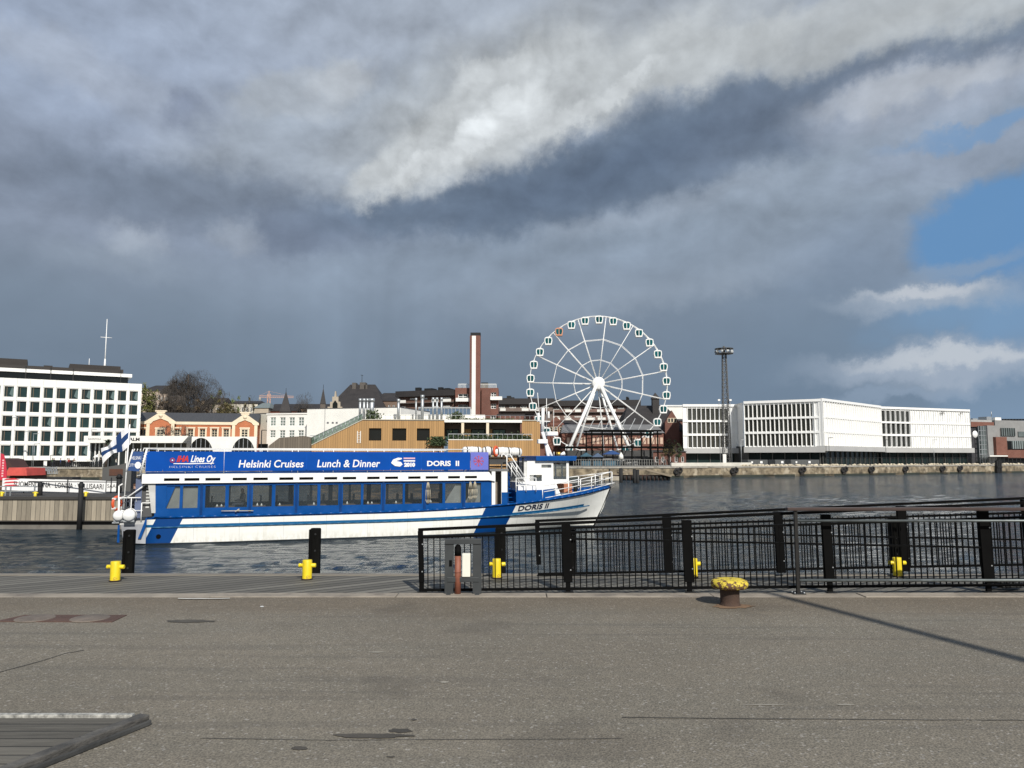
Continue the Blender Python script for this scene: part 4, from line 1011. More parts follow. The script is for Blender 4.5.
# yellow twin-horn mooring bollards
def bollard(px, pyb, label):
    p = G(px, pyb); t = thing('mooring_bollard', label, 'bollard', (p.x, p.y, QZ), 0, 'yellow mooring bollards on the boardwalk')
    mb = MB(); mb.lathe([(.069, .0), (.069, .262), (.064, .272), (.0, .274)], n=20); mb.build('post', YELLOW, t)
    mb = MB(); mb.tube((-.125, 0, .193), (.125, 0, .193), .030, n=14); mb.build('horn', YELLOW, t, bevel=.006)
    mb = MB(); mb.lathe([(.0, .008), (.082, .008), (.084, .004), (.084, 0)], n=20); mb.build('base_plate', RUST, t)
bollard(115, 580.5, 'yellow mooring bollard leftmost on the boardwalk, near the boat stern')
bollard(307, 578.8, 'yellow mooring bollard standing alone below the middle of the boat')
bollard(497, 577.5, 'yellow mooring bollard behind the fence, right of the grey rescue stand')
bollard(693, 577, 'yellow mooring bollard half hidden by a thick railing post, behind the rusty bollard')
bollard(898, 576, 'yellow mooring bollard half hidden behind the right end of the railings')
# the big mushroom bollard
p = G(730, 605); t = thing('mushroom_bollard', 'rusty iron mushroom bollard with flaking yellow paint on its cap', 'bollard', (p.x, p.y, QZ))
def flaky():
    m = bpy.data.materials.new('flaking_yellow'); m.use_nodes = True; T = NT(m.node_tree); b = T.n['Principled BSDF']; tc = T.new('ShaderNodeTexCoord'); P = tc.outputs['Object']
    sp = T.new('ShaderNodeSeparateXYZ'); T.l.new(P, sp.inputs[0]); n = T.noise(P, 21, 5, .65)
    k = T.m('SUBTRACT', n, T.mr(sp.outputs[2], .20, .31, .09, -.04)); f = T.mr(k, .46, .50, 0, 1)
    T.put(b.inputs['Base Color'], T.mix(f, (.11, .055, .03), (.62, .48, .05))); b.inputs['Roughness'].default_value = .7
    bp = T.new('ShaderNodeBump'); bp.inputs['Strength'].default_value = .6; bp.inputs['Distance'].default_value = .006; T.put(bp.inputs['Height'], f); T.l.new(bp.outputs[0], b.inputs['Normal']); return m
mb = MB(); mb.lathe([(.0, .312), (.10, .311), (.17, .304), (.208, .286), (.220, .256), (.216, .224), (.195, .203), (.125, .195)], n=36); mb.build('cap', flaky(), t)
mb = MB(); mb.lathe([(.122, .202), (.114, .17), (.112, .05), (.116, .02), (.128, .006), (.13, 0)], n=30); mb.build('stem', RUST, t)
# grey stand with rescue gear
p = W(463, 593, 10.16); t = thing('rescue_stand', 'grey steel rescue stand holding a red brown tube and a white box before the fence', 'rescue stand', (p.x, p.y, QZ))
k = p.y / F; SG = pmat('stand_grey', (.034, .038, .040), .5, .15, 4)
mb = MB()
for s in (-1, 1):
    a0 = s * 18 * k; a1 = s * 9.5 * k; mb.box(min(a0, a1), max(a0, a1), -.03, .03, .0, 52 * k)
    mb.box(s * 14 * k - .03, s * 14 * k + .03, -.12, .12, 0, .012)
mb.build('upright', SG, t, bevel=.004)
mb = MB(); mb.box(-18 * k, 18 * k, -.045, .045, 48.5 * k, 53.5 * k); mb.box(-15.5 * k, 15.5 * k, -.04, .04, 12 * k, 16.5 * k); build_each(mb, 'crossbar', SG, t, bevel=.004)
mb = MB(); mb.tube((-5.2 * k, -.01, .005), (-5.2 * k, -.01, 37 * k), 3.1 * k, n=18); mb.tube((-5.2 * k, -.01, 21 * k), (-5.2 * k, -.01, 22 * k), 3.5 * k, n=18); tb = mb.build('tube', pmat('brick_red_tube', (.22, .075, .045), .6, .2, 6), t)
mb = MB(); mb.tube((-5.2 * k, -.01, 37.2 * k), (-5.2 * k, -.01, 45 * k), 3.3 * k, n=18); mb.lathe([(0, 48.3 * k), (2 * k, 47.5 * k), (3.4 * k, 45.1 * k)], (-5.2 * k, -.01, 0), 16); mb.build('cap', BLACK, tb)
mb = MB(); mb.box(-.8 * k, 7.2 * k, -.06, .03, 17 * k, 39.5 * k); mb.build('box', pmat('ivory_box', (.72, .71, .62), .5, .05, 3), t, bevel=.008)
mb = MB(); mb.box(-13.6 * k, -10.8 * k, -.036, -.031, 27 * k, 33 * k); mb.build('plate', BLACK, t)

# railings of the gangway: near row, far row and the plain handrail
def fence(name, label, Y, posts, top, second, mid, bottom, pz, xend, px0, sp, tops=.035, lean=.012):
    """heights are given at a few pixel columns and interpolated"""
    def H(tab):
        pts = [(W(a, b, Y).x, W(a, b, Y).z - QZ) for a, b in tab]
        def f(x):
            if x <= pts[0][0]: a, b = pts[0], pts[1]
            elif x >= pts[-1][0]: a, b = pts[-2], pts[-1]
            else:
                for a, b in zip(pts, pts[1:]):
                    if a[0] <= x <= b[0]: break
            return a[1] + (b[1] - a[1]) * (x - a[0]) / (b[0] - a[0])
        return f
    X = lambda p_: W(p_, 560, Y).x
    x0 = X(px0); x1 = X(xend); t = thing(name, label, 'railing', (x0, Y, QZ)); ft, fs, fb = H(top), H(second), H(bottom); fm = H(mid) if mid else None
    mb = MB()
    def rail(f, w, h, name, a=x0, b=x1, dy=0):
        mb = MB(); mb.bar((a - x0, dy, f(a)), (b - x0, dy, f(b)), w, h); return mb.build(name, BLACK, t)
    rail(ft, .055, .036, 'top_rail', a=x0 - .04); rail(fs, .04, .03, 'middle_rail'); rail(fb, .045, .032, 'bottom_rail')
    if fm: rail(fm, .03, .024, 'middle_rail', a=X(posts[1][0]), dy=.0)
    ps = [X(a) for a, *_ in posts] + [x1]
    for (px, w, foot, zt_) in posts:
        x = X(px); mb = MB(); zt = ft(x) - .02; h = w / 2; z0 = foot
        mb.prism([(x - x0 - h - lean, zt), (x - x0 - h + lean, z0 + .06), (x - x0 + h + lean, z0 + .06), (x - x0 + h - lean, zt)], -.03, .03)
        if pz: mb.box(x - x0 - .03 + lean, x - x0 + .03 + lean, -.022, .022, 0, z0 + .07)
        o = mb.build('post', BLACK, t)
        mb = MB()
        for zz in (.25, .7): mb.tube((x - x0 + h - .012, -.036, zt * zz + z0), (x - x0 + h - .012, -.029, zt * zz + z0), .009, n=6)
        build_each(mb, 'bolt', STEEL, o)
        if pz: mb = MB(); mb.box(x - x0 - .05 + lean, x - x0 + .07 + lean, -.06, .06, 0, .008); mb.build('foot_plate', DARKM, o)
    for a, b in zip(ps, ps[1:]):
        mb = MB(); x = a + .09
        while x < b - .05:
            mb.bar((x - x0 - .004, 0, fs(x)), (x - x0 + .006, 0, fb(x)), .013); x += sp
        if len(mb.v): mb.build('bars', BLACK, t)
    return t
fence('gangway_railing', 'black gangway railing farther out over the boardwalk edge, its top rail rising rightwards', 11.76,
      [(538, .07, .10, 0), (668, .13, -.02, 0), (780, .125, -.02, 0), (904, .13, .0, 0), (1030, .13, .0, 0), (1150, .13, .0, 0)],
      [(535, 521), (680, 514), (810, 509), (900, 504.7), (1024, 498.6)], [(538, 529), (692, 521.8), (775, 519), (905, 514.6), (1024, 511.5)],
      [(570, 531.5), (692, 533), (780, 534.8), (905, 538.6), (1024, 540.4)], [(541, 574), (692, 570.8), (810, 570), (905, 567.7), (1024, 565)], False, 1180, 538, .0805)
fence('gangway_railing', 'black gangway railing nearest the asphalt with thick leaning posts, starting beside the rescue stand', 10.32,
      [(421, .065, .07, 0), (567, .115, .07, 0), (688, .125, .07, 0), (828, .12, .07, 0), (986, .13, .07, 0), (1150, .13, .07, 0)],
      [(417, 529.8), (560, 523.4), (700, 518), (810, 513.5), (900, 510.4), (1024, 504)], [(421, 537.5), (566, 533), (692, 528), (780, 524.7), (890, 520.5), (1024, 516.5)],
      [(570, 538.8), (692, 541), (780, 543.3), (905, 547.7), (1024, 549.4)], [(425, 590), (566, 588.6), (692, 587.2), (824, 586), (905, 585), (1024, 584.3)], True, 1200, 421, .0805)
# short dark mooring post seen behind the fence start
t = thing('handrail', 'plain handrail with a brown top bar in front of the gangway railings', 'railing', (W(797, 560, 10.17).x, 10.17, QZ))
X9 = lambda p_: W(p_, 560, 10.17).x - t.location.x; Z9 = lambda py: W(900, py, 10.17).z - QZ
mb = MB(); mb.box(X9(788), 8, -.045, .045, Z9(510.6), Z9(507.4)); mb.build('top_rail', pmat('brown_rail', (.05, .032, .028), .55, .25, 3, .3), t, bevel=.006)
mb = MB(); mb.tube((X9(797), 0, Z9(520.8)), (8, 0, Z9(520.8)), .017); mb.tube((X9(797), 0, Z9(580.3)), (8, 0, Z9(580.3)), .018)
build_each(mb, 'crossbar', pmat('worn_steel', (.16, .18, .18), .45, .25, 5, .5), t)
for xx in (X9(797), 4.6, 7.9):
    mb = MB(); mb.box(xx - .02, xx + .02, -.02, .02, .0, Z9(510.8)); q = mb.build('post', pmat('post_brown', (.012, .011, .010), .55, .2, 4, .3), t)
    mb = MB(); mb.box(xx - .08, xx + .08, -.07, .07, .0, .012); q2 = mb.build('foot_plate', DARKM, q); mb = MB()
    for a, b in ((-.06, -.05), (.06, -.05), (-.06, .05), (.06, .05)): mb.tube((xx + a, b, .012), (xx + a, b, .03), .009, n=6)
    build_each(mb, 'bolt', STEEL, q)
# coil of dark hose at the far right
p = G(1018, 592); mb = MB(); rr = random.Random(8); pts = []
for i in range(70):
    a = i * .55; r = .13 + .05 * math.sin(i * .9) + rr.uniform(-.02, .02); pts.append((r * 1.5 * math.cos(a), r * .7 * math.sin(a), .03 + i * .0011 + rr.uniform(0, .01)))
mb.path(pts, .018, 6); o = mb.build('hose', pmat('black_hose', (.02, .02, .02), .6, .2, 6)); o.location = (p.x, p.y + .25, QZ); tag(o, 'coil of dark hose lying under the railings at their right end', 'hose')

# rusty double manhole plate
mp = [(-6, 622), (25, 615.5), (127, 615.5), (112, 622.5)]
t0 = G(60, 619); t = thing('manhole_cover', 'rust brown steel plate with two round lids set in the asphalt', 'manhole cover', (t0.x, t0.y, QZ))
mb = MB(); ps = [G(a, b, QZ) - Vector((t0.x, t0.y, QZ)) for a, b in mp]; mb.prism([(q.x, q.y) for q in ps], -.02, .008, axis='z'); mb.build('plate', pmat('rusty_plate', (.10, .058, .045), .8, .25, 4, .2, .4, 40), t, fix=True)
for a in (35, 90):
    q = G(a, 619) - Vector((t0.x, t0.y, QZ)); mb = MB(); mb.lathe([(0, .0145), (.19, .0145), (.2, .010), (.2, .004)], (q.x, q.y, 0), 28); mb.build('lid', pmat('worn_lid', (.17, .14, .115), .75, .25, 5, .2, .4, 60), t)

# raised wooden platform at the lower left with its edge beam
PW = plank_mat('platform_planks', (.125, .115, .095), .13, 1, .45, .06, (1.6, 22, 14))
ca_, cb_ = G(150, 714.5, QZ + .065), G(12, 768, QZ + .065)
d = (Vector((cb_.x, cb_.y, 0)) - Vector((ca_.x, ca_.y, 0))); e = d * 2.2
t = thing('wooden_platform', 'low weathered wooden platform with a dark edge beam at the photo corner', 'platform', (ca_.x, ca_.y, QZ))
mb = MB(); mb.prism([(-8, 0), (-.11, -.02), (-.095 + e.x, e.y), (-8, e.y)][::-1], .01, .048, axis='z'); mb.build('planks', PW, t, fix=True)
dn = d.normalized(); nn = Vector((dn.y, -dn.x, 0)) * (1 if dn.y > 0 else -1)
def beam_part(o0, o1, w0, w1, z0, z1, name, m):
    mb = MB(); side = Vector((-dn.y, dn.x, 0)); P = [o0 + side * w0, o0 + side * w1, o1 + side * w1, o1 + side * w0]
    mb.prism([(q.x, q.y) for q in P], z0, z1, axis='z'); return mb.build(name, m, t, bevel=.008, fix=True)
BEAM = pmat('worn_beam', (.085, .08, .072), .8, .5, 6, bump=.6, bscale=14, stretch=(1, 1, 3), stain=(.018, .018, .018), sscale=4)
beam_part(Vector((0, 0, 0)), e, -.085, .0, .0, .066, 'edge_beam', BEAM)
beam_part(Vector((0, 0, 0)), e, .002, .02, .0, .035, 'kick_board', pmat('dark_board', (.05, .05, .048), .8, .5, 3, bump=.4, bscale=12))  # board coloured darker than the edge beam
mb = MB(); mb.box(-8, -.12, .002, .045, .0, .062); mb.build('metal_strip', pmat('chipped_white', (.30, .295, .27), .7, .7, 22), t, bevel=.004)
# street lamp beside the photographer: its shadow crosses the asphalt
lb = Vector((4.5, 6.77, 0)) + Vector((math.sin(-SUN_HEAD), -math.cos(SUN_HEAD), 0)) * 9.0
t = thing('street_lamp', 'tall grey street lamp on the quay whose thin shadow crosses the asphalt', 'street lamp', (lb.x, lb.y, QZ))
mb = MB(); mb.tube((0, 0, 0), (0, 0, 9.9), .11, .075, 12); mb.tube((0, 0, 0), (0, 0, .9), .11, .11, 12); mb.build('pole', STEEL, t)
# ------------------------------------------------------------------ far shore: buildings, wheel, trees
def block(name, label, cat, fc, x0, x1, ztop, dep, wallm, rects=(), glass=GLASS, frame=None, nx=1, nz=1, roofm=ROOFD, reveal=.25, zb=0.0, group=None, fw=.07, wname='window', pan=True, cornice=None):
    """box building on a facade plane; rects are openings in local (x, z)"""
    t = thing(name, label, cat, fc.loc, fc.rz, group)
    mb = MB(); mb.holed(x0, x1, zb, ztop, [r for r in rects], reveal, 0)
    mb.quad((x0, 0, zb), (x0, 0, ztop), (x0, dep, ztop), (x0, dep, zb)); mb.quad((x1, 0, zb), (x1, dep, zb), (x1, dep, ztop), (x1, 0, ztop)); mb.quad((x0, dep, zb), (x0, dep, ztop), (x1, dep, ztop), (x1, dep, zb))
    mb.build('wall', wallm, t)
    mb = MB(); mb.box(x0 - .1, x1 + .1, -.1, dep + .1, ztop + .001, ztop + .12); mb.build('roof', roofm, t)
    if cornice: mb = MB(); mb.box(x0 - .15, x1 + .15, -.18, -.003, ztop - cornice, ztop - .01); mb.build('cornice', WHITE2, t)
    if pan:
        for r in rects: window(t, r[0], r[1], r[2], r[3], reveal - .03, glass, frame, nx, nz, fw, wname)
    return t
# ---- 1. white grid-front office building at the left edge
fc = Face(0, 156.7, 139, 170)
zt = fc.h(139, 383.8); zpar = fc.h(139, 388.5)
rows = [(fc.h(130, 400.4), fc.h(130, 391.3))]
zr = [(fc.h(130, b), fc.h(130, a)) for a, b in [(391.2 + 13.75 * k_, 400.9 + 13.75 * k_) for k_ in range(5)]]
cx = [4.9, 18.4, 31.6, 44.7, 57.7, 70.3, 82.8, 95.2, 107.3, 119.2, 130.9]
cl = [fc.x(c) for c in cx]; pitch = (cl[-1] - cl[0]) / 10
allc = [cl[0] - pitch * k for k in range(8, 0, -1)] + [cl[0] + pitch * k for k in range(11)]
x1b = fc.x(138.6); x0b = allc[0] - pitch / 2
rects = [(c - pitch * .355, c + pitch * .355, a, b) for c in allc for a, b in zr]
PREC = pmat('white_precast', (.78, .78, .745), .7, .06, .5)
WG = glass_mat('office_glass', (.014, .032, .034), .05)
t = thing('office_building', 'white office block with a grid of square windows at the left edge of the photo', 'office building', fc.loc, fc.rz)
mb = MB(); zb0 = zr[-1][0] - .9
mb.holed(x0b, x1b, zb0, zt - .02, rects, .35, 0)
mb.quad((x0b, 0, zt - .02), (x1b, 0, zt - .02), (x1b, .6, zt - .02), (x0b, .6, zt - .02)); mb.quad((x1b, 0, zb0), (x1b, 24, zb0), (x1b, 24, zt - .02), (x1b, 0, zt - .02)); mb.quad((x0b, 0, zb0), (x0b, 0, zt - .02), (x0b, 24, zt - .02), (x0b, 24, zb0)); mb.quad((x0b, 0, zb0), (x0b, 24, zb0), (x1b, 24, zb0), (x1b, 0, zb0))
mb.quad((x0b, .6, zt - .02), (x1b, .6, zt - .02), (x1b, 24, zt - .02), (x0b, 24, zt - .02))
mb.build('wall', PREC, t)
mb = MB()
for c in allc + [allc[-1] + pitch]:
    xx = c - pitch / 2; xx = min(xx, x1b - .15); mb.box(xx - .16, xx + .16, -.22, -.003, zb0, zt - .025)
build_each(mb, 'pilaster', PREC, t)
mb = MB()
for i, (a, b) in enumerate(zr): mb.box(x0b + .01, x1b - .01, -.10, -.004, b + .15, b + .45)
build_each(mb, 'spandrel_rib', PREC, t)
BRF = pmat('teak_frame', (.15, .10, .06), .5, .2, 3)
gq = {}
rr = random.Random(11)
for k, r in enumerate(rects):
    if k < 15: 
        continue
    w_, h_ = r[1] - r[0], r[3] - r[2]; key = 0
    if key not in gq:
        g = MB().quad((0, 0, 0), (w_, 0, 0), (w_, 0, h_), (0, 0, h_)).mesh('pane', WG); f = MB(); f.box(0, .10, -.06, -.004, 0, h_); f.box(w_ * .24, w_ * .30, -.06, -.004, 0, h_)
        gq[0] = (g, f.mesh('window_frame', BRF), MB().quad((w_ * .55, -.01, h_ * rr.uniform(.1, .5)), (w_, -.01, 0), (w_, -.01, h_), (w_ * .8, -.01, h_)).mesh('blind', pmat('blind_cloth', (.09, .14, .14), .8, .1)))
    o = bpy.data.objects.new('window', gq[0][0]); COL.objects.link(o); o.parent = t; o.location = (r[0], .30, r[2])
    q = bpy.data.objects.new('window_frame', gq[0][1]); COL.objects.link(q); q.parent = o
    if rr.random() < .22: q = bpy.data.objects.new('blind', gq[0][2]); COL.objects.link(q); q.parent = o
mb = MB()
for r in rects[:15]: mb.quad((r[0], .30, r[2]), (r[1], .30, r[2]), (r[1], .30, r[3]), (r[0], .30, r[3]))
# penthouse: dark glass band, white fascia, dark roof plant
f2 = lambda px, py, back=2.5: fc.p(px, py, back)
xb2, za2 = f2(132, 375.5); z_lo = zt - .02; z_f0 = f2(125, 377.2)[1]; z_f1 = f2(125, 374.0)[1]
mb = MB(); mb.box(x0b + 1, f2(128, 380)[0], 2.5, 20, z_lo, z_f0); mb.build('penthouse', GLASSD, t)
mb = MB(); mb.box(x0b, xb2, 2.2, 22, z_f0 + .002, z_f1); mb.build('fascia', PREC, t)
mb = MB()
for px in (26, 51, 73.5, 121): x_ = f2(px, 370)[0]; mb.box(x_ - .12, x_ + .12, 2.2, 2.49, z_lo, z_f1 + .6)
build_each(mb, 'mullion', DARKM, t)
mb = MB(); mb.box(f2(-60, 360, 6)[0], f2(27.5, 360, 6)[0], 6, 14, z_f1, f2(27, 359.5, 6)[1]); mb.box(f2(70, 360, 6)[0], f2(121, 360, 6)[0], 6, 14, z_f1, f2(115, 366.2, 6)[1]); mb.box(f2(121.2, 360, 6)[0], f2(124, 360, 6)[0], 6.2, 13, z_f1, f2(122, 369.5, 6)[1]); mb.box(f2(44, 360, 6)[0], f2(53, 360, 6)[0], 6, 9, z_f1, f2(53, 365.8, 6)[1]); mb.box(x0b, f2(118, 370, 5)[0], 4.6, 5.9, z_f1 + .002, z_f1 + .95)
build_each(mb, 'roof_plant', pmat('dark_plant', (.022, .018, .016), .7, .3, .6), t)
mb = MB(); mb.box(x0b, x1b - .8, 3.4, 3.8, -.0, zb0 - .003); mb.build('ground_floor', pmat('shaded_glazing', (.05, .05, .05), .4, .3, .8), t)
mb = MB()
for k in range(13): x_ = x1b - 1 - k * 5.5; mb.box(x_ - .3, x_ + .3, .3, .9, 0, zb0 - .003)
build_each(mb, 'column', PREC, t)
xm, zm = f2(106.5, 365); m0 = MB(); m0.tube((xm, 8, z_f1 + 1), (xm, 8, f2(106.5, 319, 8)[1]), .13, .07); zc = f2(106.5, 337.5, 8)[1]; m0.tube((xm - 1.15, 8, zc), (xm + 1.15, 8, zc), .07); m0.tube((xm, 8, z_f1 + 1), (xm, 8, f2(106, 359, 8)[1]), .28, .16)
m0.build('flagpole', WHITE, t)
mb = MB(); xm = f2(90.3, 365)[0]; mb.tube((xm, 8, z_f1 + 1), (xm, 8, f2(90, 358.6, 8)[1]), .06); mb.build('antenna', WHITE, t)

# ---- 2. quay-side pavilion with signs, white fascia
fc = Face(86, 150.5, 272, 152)
t = thing('pavilion', 'low white glazed pavilion with a white sign fascia in front of the office block', 'pavilion', fc.loc, fc.rz)
xr = fc.x(190); zf0, zf1 = fc.h(120, 443), fc.h(120, 436)
mb = MB(); mb.box(0, fc.x(184), -1.2, 9, zf0, zf1); mb.prism([(fc.x(184), zf0), (fc.x(190), zf1), (fc.x(184), zf1)], -1.2, 9); mb.build('fascia', WHITE2, t)
mb = MB(); mb.box(.4, fc.x(184), 1.0, 8.8, 0, zf0 - .003); mb.build('glazing', GLASS, t)
mb = MB(); rr = random.Random(2)
for px in (88, 93, 97, 101.5, 106, 117, 124, 131, 139, 147, 155, 163, 171, 179): x_ = fc.x(px); mb.box(x_ - .1, x_ + .1, .7, .95, 0, zf0 - .004)
build_each(mb, 'column', WHITE, t)
ft = lambda x_, z_: (x_, -1.215, z_)
SG2 = pmat('sign_grey', (.16, .16, .17), .6, .1); SB = pmat('sign_black', (.02, .02, .02), .6, .1)
letters(t, 'lettering', 'RAVINTOLA', fc.x(90.5), fc.h(96, 440.2), .42, SG2, ft, width=fc.x(103) - fc.x(90.5), bold=.01)
letters(t, 'lettering', '"TALM', fc.x(126), fc.h(133, 441), .62, SB, ft, width=fc.x(141.5) - fc.x(126), bold=.03)
# white wall with two arched openings and a planter hedge
fc2 = Face(184, 151.5, 272, 152)
t = thing('garden_wall', 'white wall with two dark arched glass openings below the orange brick building', 'wall', fc2.loc, fc2.rz)
zt2 = fc2.h(200, 436.6); mb = MB()
ar = []
for c, r in ((200.5, 12.5), (243, 12)):
    xc = fc2.x(c); rx = r / F * 151.5; hz = fc2.h(c, 437.3); ar.append((xc, rx, hz))
mb.box(fc2.x(191), fc2.x(256), 0, .4, 0, zt2); mb.build('wall', WHITE2, t)
for xc, rx, hz in ar:
    pts = [(xc + rx * math.cos(PI * i / 14), (hz - 1.2) + 0 * i if False else 2.0 + (hz - 2.1) * math.sin(PI * i / 14)) for i in range(15)]
    mb = MB(); mb.prism([(xc - rx, .5)] + pts[::-1] + [(xc + rx, .5)], -.06, -.01); q = mb.build('arched_window', GLASSD, t)
    mb = MB()
    for i in range(-2, 3): mb.box(xc + i * rx * .36 - .05, xc + i * rx * .36 + .05, -.11, -.065, 2.0, 2.0 + (hz - 2.2) * math.sqrt(max(0, 1 - (i * .36) ** 2)))
    build_each(mb, 'mullion', STEEL, q)
# ---- leaves helper: crown of many small leaf faces on a branching skeleton
LEAVES = {}
def leaf_mat(name, col, var=.45):
    if name in LEAVES: return LEAVES[name]
    m = bpy.data.materials.new(name); m.use_nodes = True; T = NT(m.node_tree); b = T.n['Principled BSDF']; g = T.new('ShaderNodeNewGeometry')
    T.put(b.inputs['Base Color'], T.mix(g.outputs['Random Per Island'], tuple(c * (1 - var) for c in col), tuple(c * (1 + var) for c in col))); b.inputs['Roughness'].default_value = .7
    LEAVES[name] = m; return m
BARK = pmat('bark', (.075, .06, .05), .9, .3, 3)
def tree(name, label, px, Y, pyb, pyt, wpx, leaf=None, twigs=2500, leaves=2500, ls=.35, seed=1, lobes=7, group=None, z0=QZ, bare=None, trunkfrac=.3, cat='tree'):
    rr = random.Random(seed); b = W(px, pyb, Y); top = W(px, pyt, Y).z; zb = min(b.z, top - 2); w = wpx / F * Y / 2; h = top - zb
    t = thing(name, label, cat, (b.x, Y, zb), 0, group)
    cz = h * (1 + trunkfrac) / 2; rz_ = h * (1 - trunkfrac) / 2 * 1.12
    mb = MB(); mb.tube((0, 0, -1.0), (0, 0, h * .45), w * .09 + .12, w * .05 + .06, 8)
    def pt():
        while True:
            v = Vector([rr.uniform(-1, 1) for _ in range(3)])
            if v.length < 1: break
        k = (.72 + .34 * mnoise.noise(Vector((v.x * 1.9 + seed * 7, v.y * 1.9, v.z * 1.9))) * 1.6)
        v = v.normalized() * (v.length ** .4) * k * 1.12
        return Vector((v.x * w * 1.15, v.y * w * .9, cz + v.z * rz_ * 1.12))
    limbs = []
    for i in range(9):
        q = pt(); s0 = Vector((0, 0, h * rr.uniform(.2, .5))); mid = s0.lerp(q, .5) + Vector((0, 0, h * .06)); mb.path([s0, mid, q], w * .02 + .03, 5); limbs += [mid, q, s0.lerp(mid, .5)]
    mb.build('trunk', BARK, t)
    if twigs:
        mb = MB()
        for i in range(twigs):
            q = pt(); s0 = min(limbs, key=lambda l: (l - q).length) if i % 4 == 0 else q + Vector((rr.uniform(-.1, .1) * w, rr.uniform(-.1, .1) * w, -rr.uniform(.05, .16) * h * .6))
            d = q - s0
            if d.length > w * .5: s0 = q - d.normalized() * w * .4
            wd = .018 + .012 * w * .1; mb.quad(tuple(s0 - Vector((wd, 0, 0))), tuple(s0 + Vector((wd, 0, 0))), tuple(q + Vector((wd * .4, 0, 0))), tuple(q - Vector((wd * .4, 0, 0))))
            mb.quad(tuple(s0 - Vector((0, wd, 0))), tuple(s0 + Vector((0, wd, 0))), tuple(q + Vector((0, 0, .02))), tuple(q))
        mb.build('twigs', bare or BARK, t)
    if leaf:
        mb = MB()
        cl_ = [pt() for _ in range(max(12, leaves // 26))]
        for i in range(leaves):
            c = rr.choice(cl_) + Vector([rr.gauss(0, .09) * w, rr.gauss(0, .09) * w, rr.gauss(0, .035) * h]); a = Vector([rr.uniform(-1, 1) for _ in range(3)]).normalized(); e = a.orthogonal().normalized(); s = ls * rr.uniform(.5, 1.2)
            mb.quad(tuple(c - a * s), tuple(c - e * s * .6), tuple(c + a * s), tuple(c + e * s * .6))
        mb.build('crown', leaf, t)
    return t
G1 = leaf_mat('spring_leaves', (.10, .105, .025)); G2 = leaf_mat('olive_leaves', (.085, .07, .025)); G3 = leaf_mat('dark_leaves', (.035, .055, .02)); G4 = leaf_mat('fresh_leaves', (.14, .17, .06)); G5 = leaf_mat('ivy_leaves', (.05, .07, .025))
mb = MB(); rr = random.Random(9)
for i in range(1600):
    px = rr.uniform(191, 300); x_ = fc2.x(px); c = Vector((x_, -1 + rr.uniform(-.4, .4), rr.uniform(.1, 1.35 + .3 * mnoise.noise(Vector((x_ * .4, 0, 0)))))); a = Vector([rr.uniform(-1, 1) for _ in range(3)]).normalized() * .2; e = a.orthogonal()
    mb.quad(tuple(c - a), tuple(c - e), tuple(c + a), tuple(c + e))
h = tag(mb.build('hedge', G2), 'clipped olive green hedge along the foot of the white arched wall', 'hedge'); h.location = (*fc2.loc[:2], QZ + 1.0); h.rotation_euler.z = fc2.rz
mb = MB(); mb.box(fc2.x(191), fc2.x(300), -1.5, -.5, -1, .1); mb.build('planter', CONC, h)

# ---- 3. orange brick building with cream gables
fc = Face(128, 176, 257, 182)
BR = brick_mat('orange_brick', (.50, .15, .06), (.42, .2, .11), 1.0, .15)
t = thing('brick_building', 'orange brick building with two cream gables and a grey roof', 'building', fc.loc, fc.rz)
ze = fc.h(200, 422.3); xs0, xs1 = fc.x(128), fc.x(256); ws = []
for c, w_ in ((159.8, 3.4), (176, 2.6), (189.5, 2.8), (201.5, 2.8), (213.5, 2.8), (225.3, 2.8), (244, 3.3), (141.6, 3)):
    ws.append((fc.x(c - w_), fc.x(c + w_), fc.h(200, 437.5) if w_ != 3 else .5, fc.h(c, 429.3)))
mb = MB(); mb.holed(xs0, xs1, 0, ze, ws, .3, 0); mb.quad((xs1, 0, 0), (xs1, 14, 0), (xs1, 14, ze), (xs1, 0, ze)); mb.quad((xs0, 0, 0), (xs0, 0, ze), (xs0, 14, ze), (xs0, 14, 0)); mb.build('wall', BR, t)
for i, r in enumerate(ws):
    q = window(t, *r, .27, GLASS, CREAM, 2, 3, .08)
    mb = MB(); mb.box(-.32, -.003, -.42, -.31, .0, r[3] - r[2] + .2); mb.box(r[1] - r[0] + .003, r[1] - r[0] + .32, -.42, -.31, .0, r[3] - r[2] + .3); mb.box(-.45, r[1] - r[0] + .45, -.46, -.312, r[3] - r[2] + .203, r[3] - r[2] + .5); mb.build('surround', CREAM, q)
mb = MB(); mb.box(xs0, xs1, -.2, -.004, ze - .55, ze + .1); mb.build('cornice', CREAM, t)
RG = pmat('grey_sheet_roof', (.055, .056, .06), .6, .12, .5, stretch=(6, .5, .5))
zr_ = fc.h(200, 413.0, 7); mb = MB(); mb.prism([(0, ze + .1), (7, zr_), (14, ze + .1)], xs0 - .2, xs1 + .2, axis='x'); mb.build('roof', RG, t)
